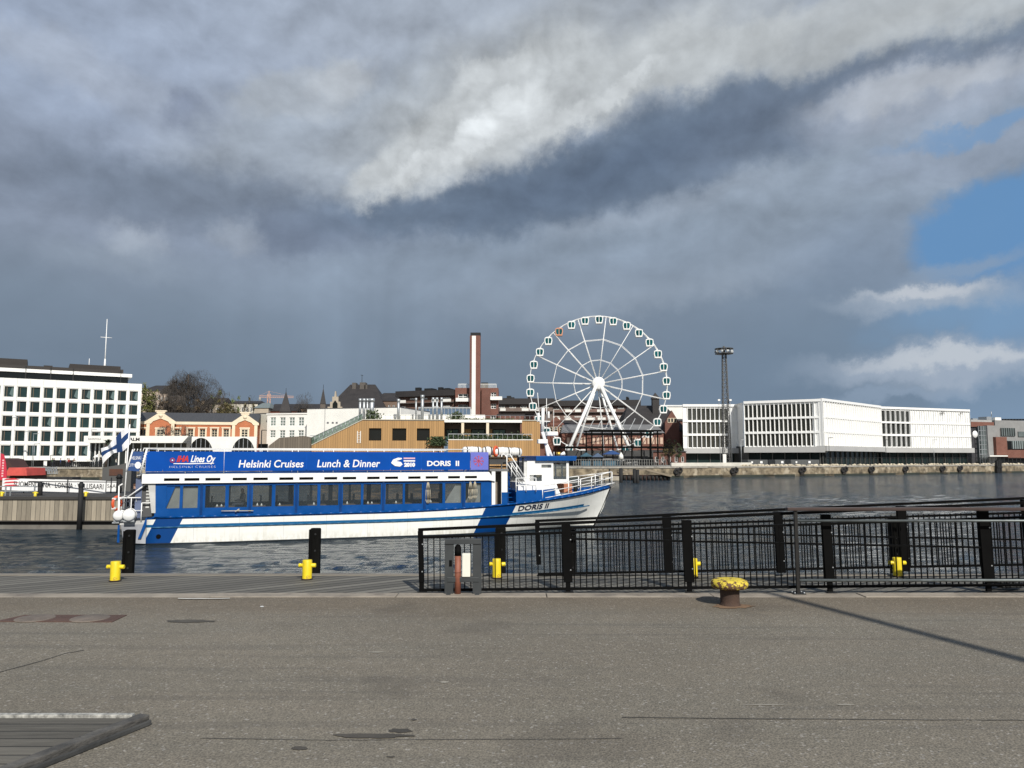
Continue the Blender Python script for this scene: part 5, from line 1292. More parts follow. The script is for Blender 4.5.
for (l, c, r, ap, eave) in ((146.5, 160, 173.5, 414.8, 423), (232, 244.3, 256.5, 416.5, 424.5)):
    xl, xc, xr_ = fc.x(l), fc.x(c), fc.x(r); za, zv = fc.h(c, ap), fc.h(c, eave)
    mb = MB(); mb.prism([(xl, 0), (xr_, 0), (xr_, zv), (xc, za), (xl, zv)], -.9, -.35); g = mb.build('gable', BR, t)
    mb = MB(); mb.prism([(xl - .4, zv - .2), (xl - .4, zv + .3), (xc, za + .7), (xr_ + .4, zv + .3), (xr_ + .4, zv - .2), (xc + (xr_ - xc) * .70, zv - .2), (xc + (xr_ - xc) * .55, zv + .35), (xc, zv + 1.0), (xc - (xr_ - xc) * .55, zv + .35), (xc - (xr_ - xc) * .70, zv - .2)], -1.1, -.905); mb.build('gable_trim', CREAM, g)
    mb = MB(); mb.box(xl - .1, xl + .6, -1.05, -.903, 0, zv + .1); mb.box(xr_ - .6, xr_ + .1, -1.05, -.903, 0, zv + .1); build_each(mb, 'corner_pier', CREAM, g)
    mb = MB(); mb.box(xc - .9, xc + .9, -1.15, -.3, za + .3, fc.h(c, ap - 3)); mb.box(xc - 1.2, xc + 1.2, -1.2, -.2, fc.h(c, ap - 3) + .002, fc.h(c, ap - 3) + .3); mb.lathe([(0, -1.2), (.45, -1.2), (.45, -1.16)], (xc, 0, za - .2), 14, 'y'); mb.build('gable_crest', CREAM, g)
    zw0, zw1 = fc.h(c, 437.5), fc.h(c, 429.5); q = window(g, xc - .75, xc + .75, zw0, zw1, -.92, GLASS, CREAM, 2, 3, .12)
    mb = MB(); mb.box(-.3, -.003, -.12, .0, .0, zw1 - zw0 + .1); mb.box(1.503, 1.8, -.12, .0, .0, zw1 - zw0 + .1); mb.box(-.4, 1.9, -.16, .0, zw1 - zw0 + .103, zw1 - zw0 + .45); mb.build('surround', CREAM, q)
# ---- 4. white rendered buildings right of it
fc = Face(252, 186, 357, 180)
r4 = []
for c in (272, 281.7, 291, 300.3):
    r4.append((fc.x(c - 2.8), fc.x(c + 2.8), fc.h(c, 426), fc.h(c, 417.3))); r4.append((fc.x(c - 2.8), fc.x(c + 2.8), fc.h(c, 437.8), fc.h(c, 430.2)))
block('white_building', 'white rendered building with two rows of windows beside the orange brick building', 'building', fc, fc.x(266), fc.x(306), fc.h(285, 413.2), 16, WHITE2, r4, glass_mat('pale_glass', (.16, .20, .18), .1, var=.4), WHITE, 2, 3, reveal=.2, cornice=.3, fw=.12)
fcA = Face(250, 190, 266, 187); block('white_building', 'narrow plain cream wall between the orange brick building and the white one', 'building', fcA, 0, fcA.L, fcA.h(258, 413.8), 10, pmat('greyed_cream', (.55, .53, .45), .8, .06))
fcB = Face(306, 176, 324, 180); 
t = block('white_block', 'tall plain white block rising behind the sloping timber roof', 'building', Face(306, 178, 400, 172), 0, Face(306, 178, 400, 172).L, Face(306, 178, 400, 172).h(320, 408.8), 18, WHITE2)
f_ = Face(306, 178, 400, 172); mb = MB()
for px in (327, 332, 336): mb.box(f_.x(px) - .25, f_.x(px) + .25, -.05, -.003, f_.h(px, 423.6), f_.h(px, 421.9))
build_each(mb, 'vent', SG2, t)
mb = MB(); mb.box(f_.x(324) - .08, f_.x(324) + .08, -.03, -.004, 0, f_.h(324, 409)); mb.build('downpipe', GREY, t)
# ---- 5. timber sea-bath building
fc = Face(268, 138, 545, 143)
WOOD = plank_mat('warm_timber', (.40, .235, .095), .42, 0, .13, .05, (8, 8, .6)); WOODG = plank_mat('grey_timber', (.15, .125, .095), .42, 0, .2, .06, (8, 8, .6))
zw = fc.h(400, 420.2); px_ = lambda p_: fc.x(p_)
t = thing('timber_building', 'long timber clad waterfront building with a roof ramp and square black windows', 'building', fc.loc, fc.rz)
wr = [(px_(a), px_(b), fc.h(400, 440.6), fc.h(400, 428.3)) for a, b in ((368.5, 381), (392, 406), (416.5, 429.5))]
mb = MB(); xs_, xt = px_(310), px_(362); zs_ = fc.h(310, 446)
mb.quad((xs_, 0, -.5), (xt, 0, -.5), (xt, 0, zw), (xs_, 0, zs_)); mb.holed(xt, px_(444), -.5, zw, wr, .5, 0); mb.quad((px_(444), 0, -.5), (px_(444), 8, -.5), (px_(444), 8, zw), (px_(444), 0, zw))
mb.quad((px_(522), 0, -.5), (px_(540), 0, -.5), (px_(540), 0, zw), (px_(522), 0, zw)); mb.quad((px_(540), 0, -.5), (px_(540), 14, -.5), (px_(540), 14, zw), (px_(540), 0, zw))
zbal0, zbal1 = fc.h(490, 447), fc.h(490, 440.3)
mb.quad((px_(448), -1.6, -.5), (px_(531), -1.6, -.5), (px_(531), -1.6, zbal1), (px_(448), -1.6, zbal1)); mb.quad((px_(531), -1.6, -.5), (px_(531), 0, -.5), (px_(531), 0, zbal1), (px_(531), -1.6, zbal1)); mb.quad((px_(448), 0, -.5), (px_(448), -1.6, -.5), (px_(448), -1.6, zbal1), (px_(448), 0, zbal1))
for a, b in ((461, 471.5), (487, 493)): mb.box(px_(a), px_(b), 2.6, 3.0, zbal1, fc.h(465, 428.5))
mb.build('wall', WOOD, t)
for r in wr: window(t, *r, .45, GLASSD, BLACK, 1, 1, .1)
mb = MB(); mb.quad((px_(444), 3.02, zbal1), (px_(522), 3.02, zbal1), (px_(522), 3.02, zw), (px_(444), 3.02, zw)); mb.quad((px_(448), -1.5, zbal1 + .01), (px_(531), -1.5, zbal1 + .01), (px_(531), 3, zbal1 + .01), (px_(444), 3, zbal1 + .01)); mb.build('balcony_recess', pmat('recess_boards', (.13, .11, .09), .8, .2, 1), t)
for a, b in ((472, 486), (494, 507), (446, 459)): window(t, px_(a), px_(b), zbal1 + .05, fc.h(480, 428.8), 2.95, GLASST, BLACK, 2, 1, .1)
mb = MB(); mb.box(px_(444), px_(522), -.2, .2, zw - .35, zw + .15); mb.build('balcony_beam', WHITE2, t)
mb = MB()
for p_ in (462.5, 487.5): mb.box(px_(p_) - .25, px_(p_) + .25, -.1, .3, zbal1, zw - .36)
build_each(mb, 'column', CREAM, t)
mb = MB(); mb.box(px_(448), px_(532), -1.65, -1.5, zbal1 + .003, zbal1 + .14); mb.build('balcony_coping', WHITE2, t)
mb = MB(); zq = fc.h(490, 434.2); mb.box(px_(448), px_(531), -1.5, -1.45, zq - .08, zq + .03)
for k in range(18): x_ = px_(448) + (px_(531) - px_(448)) * k / 17; mb.box(x_ - .025, x_ + .025, -1.5, -1.45, zbal1, zq)
mb.build('balcony_railing', STEEL, t)
mb = MB(); mb.box(px_(362), px_(541), -.15, 14, zw + .001, zw + .16); mb.prism([(xs_, zs_), (xt, zw), (xt, zw + .16), (xs_, zs_ + .16)], -.12, 14); mb.build('roof', pmat('roof_edge', (.45, .42, .35), .7, .15), t)
mb = MB(); mb.prism([(xs_, zs_ + .1), (xt, zw + .1), (xt, zw + 1.2), (xs_, zs_ + 1.5)], .05, .09); mb.build('glass_balustrade', glass_mat('balustrade_glass', (.10, .16, .12), .1, see=.4), t)
mb = MB()
for k in range(13):
    u = k / 12; x_ = xs_ + (xt - xs_) * u; z_ = zs_ + (zw - zs_) * u; mb.tube((x_, .0, z_), (x_, 0, z_ + 1.35), .05, n=5)
mb.tube((xs_, 0, zs_ + 1.4), (xt, 0, zw + 1.2), .05, n=5); mb.tube((xs_, 0, zs_ + .8), (xt, 0, zw + .7), .03, n=5)
zr2 = fc.h(450, 416.2)
for k in range(36): x_ = px_(364) + (px_(540) - px_(364)) * k / 35; mb.tube((x_, .4, zw + .1), (x_, .4, zw + .95), .03, n=5)
mb.tube((px_(362), .4, zw + .95), (px_(540), .4, zw + .95), .035, n=5); mb.build('roof_railing', STEEL, t)
mb = MB(); x_ = px_(357); mb.box(x_ - .06, x_ + .06, -.1, -.03, fc.h(357, 443), fc.h(357, 431)); mb.box(x_ + .5, x_ + .62, -.1, -.03, fc.h(357, 443), fc.h(357, 431))
for k in range(7): z_ = fc.h(357, 443) + k * .3; mb.box(x_, x_ + .55, -.09, -.04, z_, z_ + .06)
mb.build('ladder', WHITE2, t)
# roof-top vents, white parapet wall, plants
mb = MB()
for p_, w_, y0_ in ((357.5, .24, 398.5), (361.5, .26, 398.5), (365, .2, 398.5), (369.5, .45, 398.5), (397, .25, 399), (415, .18, 398), (432.5, .2, 397.5), (436.5, .2, 397.5), (441.2, .22, 397.5), (421.5, .3, 395)):
    r_ = w_; mb.tube((px_(p_), 3, zw), (px_(p_), 3, fc.h(p_, y0_, 3)), r_, r_, 10); mb.tube((px_(p_), 3, fc.h(p_, y0_, 3) - .6), (px_(p_), 3, fc.h(p_, y0_, 3)), r_ * 1.25, r_ * 1.25, 10)
build_each(mb, 'vent_pipe', STEEL, t)
mb = MB(); mb.box(px_(398), px_(487), 6, 6.3, zw, fc.h(440, 414.6, 6)); mb.box(px_(375), px_(398), 6.4, 6.6, zw, fc.h(380, 414, 6)); build_each(mb, 'parapet', WHITE2, t)
mb = MB(); rr = random.Random(12)
for c, n_, sx, sz in ((371, 240, 1.1, .9), (456, 240, 1.1, .8), (472, 160, 3, .25), (500, 160, 4, .25)):
    for i in range(n_):
        q = Vector((px_(c) + rr.gauss(0, sx * .6), 2.2 + rr.gauss(0, .5), zw + sz + rr.gauss(0, sz * .5))); a = Vector([rr.uniform(-1, 1) for _ in range(3)]).normalized() * .18; e = a.orthogonal(); mb.quad(tuple(q - a), tuple(q - e), tuple(q + a), tuple(q + e))
o = tag(mb.build('roof_plants', G5), kind='stuff'); o.location = fc.loc; o.rotation_euler.z = fc.rz; tag(o, 'green plants growing in boxes on the timber building roof', 'plants')
mb = MB()
for i in range(1500):
    u = rr.random(); x_ = px_(449) + (px_(530) - px_(449)) * u; k_ = mnoise.noise(Vector((x_ * .5, 3, 0))); q = Vector((x_, -1.2 + rr.gauss(0, .15), zbal1 + .2 + abs(rr.gauss(0, .45)) * (.8 + k_))); a = Vector([rr.uniform(-1, 1) for _ in range(3)]).normalized() * .15; e = a.orthogonal(); mb.quad(tuple(q - a), tuple(q - e), tuple(q + a), tuple(q + e))
for i in range(500):
    q = Vector((px_(438) + rr.gauss(0, .8), -.8 + rr.gauss(0, .3), zbal1 - 1 + rr.uniform(0, 1.6))); a = Vector([rr.uniform(-1, 1) for _ in range(3)]).normalized() * .16; e = a.orthogonal(); mb.quad(tuple(q - a), tuple(q - e), tuple(q + a), tuple(q + e))
o = tag(mb.build('balcony_plants', G3), 'dark green plants lining the balcony of the timber building', 'plants', kind='stuff'); o.location = fc.loc; o.rotation_euler.z = fc.rz
fg = Face(236, 136, 312, 137.4); t = thing('timber_shed', 'grey timber hump in front of the white buildings, joined to the warm timber slope', 'shed', fg.loc, fg.rz)
mb = MB(); mb.prism([(fg.x(268), 0), (fg.x(268), fg.h(268, 446)), (fg.x(279), fg.h(279, 437.6)), (fg.x(304), fg.h(304, 436)), (fg.x(310), fg.h(310, 438)), (fg.x(310), 0)], 0, 8); mb.build('wall', WOODG, t, fix=True)
# ---- 6. skyline behind: hill, dark roofs, trees, crane
HILLM = pmat('hillside', (.06, .06, .045), .95, .35, .05)
mb = MB(); rr = random.Random(3); N = 60; prev = None
for i in range(N + 1):
    px = 100 + (600) * i / N; y_ = 250; h_ = 413 - 3 * math.sin(i * .9) - 3 * mnoise.noise(Vector((i * .35, 0, 0)))
    if px < 330: h_ -= 2
    a = W(px, 462, 225); a.z = QZ - .1; b = W(px, max(406, h_), 262)
    c = W(px, max(406, h_), 262) + Vector((0, 120, -6))
    if prev: mb.quad(prev[0], a, b, prev[1], sm=True); mb.quad(prev[1], b, c, prev[2], sm=True)
    prev = (a, b, c)
struct('hill', mb, HILLM)
tree('bare_tree', 'big rounded bare grey brown tree behind the orange brick building roof', 187, 212, 432, 375, 50, None, 12000, 0, seed=4, trunkfrac=.12, bare=pmat('bare_twigs', (.058, .050, .043), .9, .3, 1))
tree('bare_tree', 'lower broad brown bare tree left of the big rounded bare tree', 171, 206, 434, 398, 28, leaf_mat('brown_buds', (.07, .05, .028)), 4500, 1200, .3, seed=14, trunkfrac=.1, bare=MATS['bare_twigs'])
tree('bare_tree', 'brown bare tree right below the big rounded bare tree', 203, 205, 432, 402, 22, LEAVES['brown_buds'], 3500, 900, .3, seed=15, trunkfrac=.1, bare=MATS['bare_twigs'])
tree('leafy_tree', 'yellow green tree beside the right edge of the white office block', 147, 214, 434, 390, 20, G1, 900, 2600, .3, seed=5, trunkfrac=.1)
tree('leafy_tree', 'thin fresh green tree standing taller right of the big bare tree', 219, 225, 432, 389, 20, G4, 1400, 480, .26, seed=6, trunkfrac=.15)
tree('leafy_tree', 'small fresh green tree right of the thin taller green tree', 235, 225, 432, 397, 15, G4, 900, 380, .26, seed=7, trunkfrac=.15)
tree('leafy_tree', 'low olive brown bush like tree above the middle of the grey roof', 226, 210, 432, 405, 25, G2, 500, 2400, .3, seed=8, trunkfrac=.1)
tree('bare_tree', 'small bare tree between the two pointed dark towers', 303, 240, 436, 396, 20, None, 1500, 0, seed=9, trunkfrac=.2, bare=MATS['bare_twigs'])
tree('bare_tree', 'small dark tree left of the construction crane', 249, 240, 436, 399, 14, G2, 700, 500, .3, seed=19, trunkfrac=.2, bare=MATS['bare_twigs'])
tree('bare_tree', 'thin leafless street tree in front of the left cream gable', 166, 168, 445, 424, 18, None, 700, 0, seed=21, trunkfrac=.25, bare=MATS['bare_twigs'])
tree('bare_tree', 'thin leafless street tree in front of the orange wall right of the left gable', 183, 168, 445, 425, 14, None, 500, 0, seed=22, trunkfrac=.25, bare=MATS['bare_twigs'])
BEIGE = pmat('beige_stone', (.42, .36, .28), .85, .15, .4); PINKB = pmat('pinkish_render', (.50, .40, .32), .85, .12, .4)
DROOF = pmat('slate_roof', (.026, .023, .023), .75, .25, .5); REDROOF = pmat('red_brown_roof', (.15, .06, .04), .8, .2, .5)
def hut(name, label, cat, pa, pb, Y, pye, pyr, wallm, roofm, hip=0.0, dep=10, wins=(), ridge=None, glass=GLASS, nwin=0, rows=1, ang=0):
    fc = Face(pa, Y, pb, Y + ang); ze = fc.h((pa + pb) / 2, pye); zr_ = fc.h((pa + pb) / 2, pyr, dep / 2); x1 = fc.L; rc = []
    if nwin:
        ww = x1 / nwin
        for r_ in range(rows):
            z0 = ze - 1.2 - 3.1 * r_
            for k in range(nwin): rc.append((ww * (k + .3), ww * (k + .7), z0 - 1.5, z0))
    t = thing(name, label, cat, fc.loc, fc.rz)
    mb = MB(); mb.holed(0, x1, 0, ze, rc, .2, 0); mb.quad((x1, 0, 0), (x1, dep, 0), (x1, dep, ze), (x1, 0, ze)); mb.quad((0, 0, 0), (0, 0, ze), (0, dep, ze), (0, dep, 0)); mb.build('wall', wallm, t)
    for r_ in rc: window(t, *r_, .17, glass, WHITE, 1, 1, .12)
    hp = hip * x1 / 2; e = .3; A = [(-e, -e, ze), (x1 + e, -e, ze), (x1 + e, dep + e, ze), (-e, dep + e, ze)]; B = [(hp, dep / 2, zr_), (x1 - hp, dep / 2, zr_)]
    mb = MB(); mb.quad(A[0], A[1], B[1], B[0]); mb.quad(A[2], A[3], B[0], B[1]); mb.quad(A[1], A[2], B[1]); mb.quad(A[3], A[0], B[0]); mb.quad(*A[::-1]); mb.build('roof', roofm, t)
    return t, fc, ze, zr_
hut('stone_villa', 'dark roofed villa at the hilltop beside the white office block', 'villa', 138, 164, 235, 391, 385.5, PINKB, DROOF, .3, 14, nwin=5, rows=2)
t, fc, ze, zr_ = hut('stone_tower', 'narrow pinkish stone tower house left of the big bare tree', 'tower house', 157, 165.5, 228, 393, 388, PINKB, DROOF, .6, 6, nwin=2, rows=2)
hut('beige_house', 'beige house with a pointed gable partly hidden by the bare tree', 'house', 200, 219, 233, 404, 398, BEIGE, DROOF, .0, 12, nwin=3)
hut('pale_house', 'long pale house with a low roof above the olive bush', 'house', 217, 256, 240, 403.5, 401, pmat('pale_render', (.6, .56, .47), .8, .1), DROOF, .1, 12, nwin=9)
hut('grey_house', 'small grey green roofed house left of the crane mast', 'house', 253, 267, 236, 408, 403, BEIGE, pmat('green_grey_roof', (.16, .19, .19), .6, .15), .4, 10)
hut('dark_house', 'low dark brown roofed building between the crane and the first pointed tower', 'house', 264, 296, 238, 411, 404, REDROOF, DROOF, .2, 12)
hut('roof_row', 'dark brown row of roofs behind the white buildings right of the first tower', 'building', 290, 330, 242, 408.5, 404, pmat('brown_row', (.17, .12, .085), .85, .3, .3), DROOF, .1, 12)
def spire(label, px, Y, w, pyb, pyt, finial=3):
    b = W(px, pyb, Y); top = W(px, pyt, Y).z; hw = w / F * Y / 2; t = thing('spired_tower', label, 'tower', (b.x, Y, QZ), R(12)); zb = b.z - QZ; zt_ = top - QZ
    mb = MB(); mb.box(-hw, hw, -hw, hw, 0, zb); mb.build('wall', pmat('tower_stone', (.12, .10, .085), .9, .25, .6), t)
    mb = MB(); k = hw * 1.15; A = [(-k, -k, zb), (k, -k, zb), (k, k, zb), (-k, k, zb)]
    for i in range(4): mb.quad(A[i], A[(i + 1) % 4], (0, 0, zt_))
    mb.build('spire', DROOF, t); mb = MB(); mb.tube((0, 0, zt_ - .3), (0, 0, zt_ + .9), .06); mb.build('finial', DARKM, t)
spire('dark pointed tower just right of the construction crane', 285.5, 236, 9.5, 412, 391)
spire('slim dark spire tower left of the big steep dark roof', 323, 236, 5, 404, 387.5)
# big steep roofed stone house
t, fc, ze, zr_ = hut('steep_roofed_house', 'large stone house with a huge steep dark roof and a stepped pale gable', 'house', 326, 384, 232, 409, 384.5, pmat('granite_house', (.22, .20, .17), .9, .2, .5), DROOF, .55, 20)
mb = MB(); c = fc.x(335); 
mb.prism([(fc.x(327.5), 0), (fc.x(327.5), fc.h(330, 407)), (fc.x(330), fc.h(330, 407)), (fc.x(330), fc.h(330, 402)), (fc.x(332), fc.h(330, 402)), (fc.x(332), fc.h(330, 397)), (fc.x(334), fc.h(330, 397)), (fc.x(334.6), fc.h(330, 391.5)), (fc.x(335.4), fc.h(330, 391.5)), (fc.x(336), fc.h(330, 397)), (fc.x(338), fc.h(330, 397)), (fc.x(338), fc.h(330, 402)), (fc.x(340), fc.h(330, 402)), (fc.x(340), fc.h(330, 407)), (fc.x(342), fc.h(330, 407)), (fc.x(342), 0)], -1.4, -.5); g = mb.build('stepped_gable', BEIGE, t, fix=True)
mb = MB(); mb.prism([(fc.x(332.5), fc.h(335, 409)), (fc.x(332.5), fc.h(335, 404)), (fc.x(335), fc.h(335, 400.5)), (fc.x(337.5), fc.h(335, 404)), (fc.x(337.5), fc.h(335, 409))], -1.46, -1.41); mb.build('window', GLASSD, g)
mb = MB()
for a, b, y_ in ((345, 349, 383.3), (353, 359, 383.0), (358, 361, 385.5)): mb.box(fc.x(a), fc.x(b), 8, 11, zr_ - 4, fc.h(350, y_, 10))
build_each(mb, 'chimney', pmat('chimney_stone', (.10, .09, .08), .9, .2, .6), t); mb = MB(); mb.tube((fc.x(354), 10, zr_), (fc.x(354), 10, fc.h(354, 375, 10)), .07); mb.tube((fc.x(352.6), 10, fc.h(354, 375, 10)), (fc.x(355.2), 10, fc.h(354, 375.5, 10)), .07); mb.build('antenna', DARKM, t)
hut('dark_house', 'dark hipped roof house between the steep roofed house and the brick flats', 'house', 372, 400, 236, 401, 393, pmat('brown_wall', (.16, .11, .08), .85, .2, .4), DROOF, .5, 14, nwin=6)
# crane
cb = W(268.5, 411, 420); t = thing('construction_crane', 'slim orange and white construction crane far behind the white buildings', 'crane', (cb.x, 420, QZ), R(8))
u = 420 / F; zc = W(268, 397.5, 420).z - QZ; OR = pmat('crane_orange', (.5, .30, .22), .6, .1)
mb = MB(); 
for a in (-.7, .7):
    for b in (-.7, .7): mb.bar((a, b, 0), (a, b, zc + 2), .22)
for k in range(26): z_ = k * (zc / 26); s = 1 if k % 2 else -1; mb.bar((-.7 * s, -.7, z_), (.7 * s, -.7, z_ + zc / 26), .12)
mb.build('mast', OR, t)
mb = MB()
for dz in (0, 1.0): mb.bar((-9.5 * u, 0, zc + dz), (24 * u, 0, zc + dz * .9), .18)
for k in range(34): x_ = -9.5 * u + k * u; mb.bar((x_, 0, zc + (k % 2)), (x_ + u, 0, zc + ((k + 1) % 2)), .09)
mb.bar((0, 0, zc + 3.5), (20 * u, 0, zc + 1), .07); mb.bar((0, 0, zc + 3.5), (-9 * u, 0, zc + 1), .07); mb.bar((0, 0, zc), (0, 0, zc + 3.6), .4); mb.build('jib', OR, t)
mb = MB(); mb.box(-9.5 * u, -7.6 * u, -.6, .6, zc - 1.6, zc - .05); mb.build('counterweight', CONC, t)

# ---- 7. chimney and brick flats
RBR = brick_mat('red_brick', (.17, .055, .036), (.2, .13, .1), 1.0, .2); RBR2 = brick_mat('dark_red_brick', (.15, .052, .035), (.16, .11, .09), 1.0, .2)
Yc = 205; fc = Face(440, Yc, 530, Yc)
def bx(mb, a, b, y0, y1, pyb, pyt, off=0.0):
    mb.box(fc.x(a), fc.x(b), y0, y1, fc.h(470, pyb) if pyb else 0, fc.h(470, pyt)); return mb
t = thing('chimney_tower', 'tall square red brick chimney with a white stripe and dark top', 'chimney', fc.loc, fc.rz)
mb = MB(); xa, xb = fc.x(469.4), fc.x(479.9); zt_ = fc.h(475, 335.5); mb.box(xa, xb, 0, 2.6, 0, zt_); mb.build('shaft', RBR, t)
mb = MB(); mb.box(fc.x(471.4), fc.x(475.3), -.16, -.003, 0, zt_ - .1); mb.build('stripe', WHITE2, t)
mb = MB(); mb.box(fc.x(469.2), fc.x(471.38), -.10, -.003, 0, zt_ - .1); mb.build('dark_edge', RBR2, t)  # darker brick imitates the less sunlit left side of the shaft
mb = MB(); mb.box(fc.x(469.8), fc.x(480), .2, 2.4, zt_ + .001, fc.h(475, 332.4)); mb.build('cap', DARKM, t)
t = thing('brick_flats', 'red brick block of flats joined round the foot of the tall chimney', 'flats', fc.loc, fc.rz)
wr = [(fc.x(490.5), fc.x(496), fc.h(470, a + 5), fc.h(470, a)) for a in (391.5, 403, 415)] + [(fc.x(457), fc.x(467), fc.h(470, a + 5.4), fc.h(470, a)) for a in (393, 404, 414)]
mb = MB(); mb.holed(fc.x(454), fc.x(498), 0, fc.h(470, 387), wr, .4, 2.7); mb.box(fc.x(454), fc.x(498), 3.2, 14, 0, fc.h(470, 387)); mb.build('wall', RBR, t)
for r in wr: window(t, r[0], r[1], r[2], r[3], 3.05, GLASS, WHITE, 2, 2, .12)
mb = MB(); bx(mb, 481, 490, 1.6, 2.68, 420, 388); mb.build('brick_bay', RBR2, t)
mb = MB()
for a, b, y_ in ((490, 502, 398), (455, 469, 399.5)): mb.box(fc.x(a), fc.x(b), 1.2, 2.68, fc.h(470, y_ + 1.6), fc.h(470, y_ - 2))
build_each(mb, 'balcony', WHITE2, t)
mb = MB()
for a, b in ((457, 468.5), (478, 496)):
    z0 = fc.h(470, 387); mb.box(fc.x(a), fc.x(b), 2.8, 2.86, z0 + 1.0, z0 + 1.12)
    n_ = int((b - a) / 1.2)
    for k in range(n_ + 1): x_ = fc.x(a) + (fc.x(b) - fc.x(a)) * k / n_; mb.box(x_ - .04, x_ + .04, 2.8, 2.86, z0, z0 + 1.0)
build_each(mb, 'roof_railing', STEEL, t) if False else mb.build('roof_railing', WHITE2, t)
mb = MB(); mb.box(fc.x(480), fc.x(487), 6, 10, fc.h(470, 387), fc.h(484, 382.5, 6)); mb.build('roof_room', DARKM, t)
mb = MB(); mb.box(fc.x(477), fc.x(479.5), 1.5, 1.58, fc.h(470, 396), fc.h(470, 392)); q = mb.build('sign', pmat('orange_sign', (.55, .15, .03), .5), t)
def flats(name, label, a, b, Y, pyt, dep, wallm, bands, roofh=1.2, pen=(), bal=WHITE2, group=None, cat='flats', ang=0, nb=None):
    fc = Face(a, Y, b, Y + ang); zt_ = fc.h((a + b) / 2, pyt); t = thing(name, label, cat, fc.loc, fc.rz, group)
    mb = MB(); mb.box(0, fc.L, 0, dep, 0, zt_); mb.build('wall', wallm, t)
    mb = MB(); mb.box(-.5, fc.L + .5, -1.1, dep + .5, zt_ + .001, zt_ + roofh); mb.build('roof', DROOF, t)
    rr = random.Random(int(a)); pw = 2.4
    for py0, py1 in bands:
        z0, z1 = fc.h((a + b) / 2, py1), fc.h((a + b) / 2, py0); n_ = nb or max(2, int(fc.L / 3.2)); w_ = fc.L / n_
        for k in range(n_):
            if rr.random() < .8: window(t, w_ * k + .15, w_ * (k + .62), z0 + .9, z1, -.03, glass_mat('flat_glass', (.07, .08, .085), .06, var=.7), bal, 2, 1, .14)
        mb = MB(); x_ = 0
        for k in range(n_):
            if rr.random() < .68: mb.box(w_ * (k + .1 + .1 * rr.random()), w_ * (k + .6 + .35 * rr.random()), -1.0, -.9, z0, z0 + .75)
        build_each(mb, 'balcony', bal, t); mb = MB(); mb.box(0, fc.L, -1.0, -.003, z0 - .2, z0 - .002); mb.build('balcony_slab', pmat('slab_grey', (.12, .10, .09), .8, .2, 1), t)
    mb = MB()
    for k in range(int(fc.L / 5)): q_ = fc.L * rr.random(); mb.box(q_, q_ + .5 + rr.random(), 2, 3.2, zt_ + roofh + .002, zt_ + roofh + .5 + 1.3 * rr.random())
    build_each(mb, 'roof_stack', DARKM, t)
    mb = MB()
    for pa, pb, py in pen: mb.box(fc.x(pa), fc.x(pb), 3, 6, zt_ + roofh, fc.h((pa + pb) / 2, py, 3))
    if pen: build_each(mb, 'roof_room', DARKM, t)
    return t, fc, zt_
BROWN = pmat('brown_cladding', (.13, .075, .055), .8, .25, .4)
flats('long_flats', 'long brown block of flats with white balconies left of the chimney', 398, 454, 215, 396.5, 14, BROWN, [(398, 402.5), (406, 410.5)], 1.6, [(418.5, 426.5, 388.5), (437, 444, 388.5), (429, 434, 391)], ang=-6)
flats('long_flats', 'low dark roofed flats with white balconies between the chimney and the wheel', 498, 553, 235, 404.5, 12, pmat('grey_brown_wall', (.17, .13, .11), .85, .2, .3), [(406, 411)], 1.8, [(503, 509, 398)], ang=0)
flats('long_flats', 'pale banded flats behind the lower left part of the wheel', 553, 640, 250, 406, 12, pmat('grey_red_wall', (.19, .12, .10), .85, .2, .3), [(407.5, 412), (416, 420)], 1.8, [(550, 556.5, 400), (561.5, 568.5, 400.5), (608, 619, 401.5)], ang=-4)
mb = MB(); fcx = Face(448, 200, 545, 200)
t = thing('brick_block', 'low red brick block behind the timber building terrace', 'building', Face(498, 200, 545, 200).loc, 0)
mb.box(0, 12, 0, 8, 0, Face(498, 200, 545, 200).h(520, 415)); mb.build('wall', RBR2, t); mb = MB(); mb.box(-.3, 12.3, -.3, 8.3, Face(498, 200, 545, 200).h(520, 415), Face(498, 200, 545, 200).h(520, 414)); mb.build('roof', DROOF, t)
t = thing('glass_block', 'bluish glass fronted block behind the roof pipes of the timber building', 'building', Face(418, 195, 470, 195).loc, 0)
f_ = Face(418, 195, 470, 195); mb = MB(); mb.box(0, f_.L, .3, 8, 0, f_.h(440, 408)); mb.build('glazing', glass_mat('blue_glass', (.10, .15, .22), .06), t)
mb = MB()
for k in range(15): x_ = f_.L * k / 14; mb.box(x_ - .06, x_ + .06, .18, .297, 0, f_.h(440, 407.6))
mb.box(-.1, f_.L + .1, .16, .296, f_.h(440, 408.4), f_.h(440, 407)); mb.build('mullion_grid', STEEL, t)

# ---- 8. brick warehouses behind the wheel
t, fc, ze, zr_ = hut('brick_warehouse', 'red brick warehouse with a pointed gable behind the lower left of the wheel', 'warehouse', 540, 578, 222, 430, 421, RBR, DROOF, .0, 14, nwin=8, rows=2)
mb = MB(); c = fc.x(556); mb.prism([(fc.x(547), 0), (fc.x(547), fc.h(556, 425)), (c, fc.h(556, 416.5)), (fc.x(565), fc.h(556, 425)), (fc.x(565), 0)], -1.2, -.3); g = mb.build('gable', RBR, t)
for a in (551, 556, 561): window(g, fc.x(a) - .5, fc.x(a) + .5, fc.h(556, 432), fc.h(556, 427), -1.23, GLASS, CREAM, 1, 2, .12)
t, fc, ze, zr_ = hut('brick_warehouse', 'long red brick warehouse with pale arched windows behind the black steel frame', 'warehouse', 562, 664, 214, 433, 424.5, RBR, pmat('sheet_roof', (.17, .17, .17), .6, .15, .5), .05, 14, nwin=0)
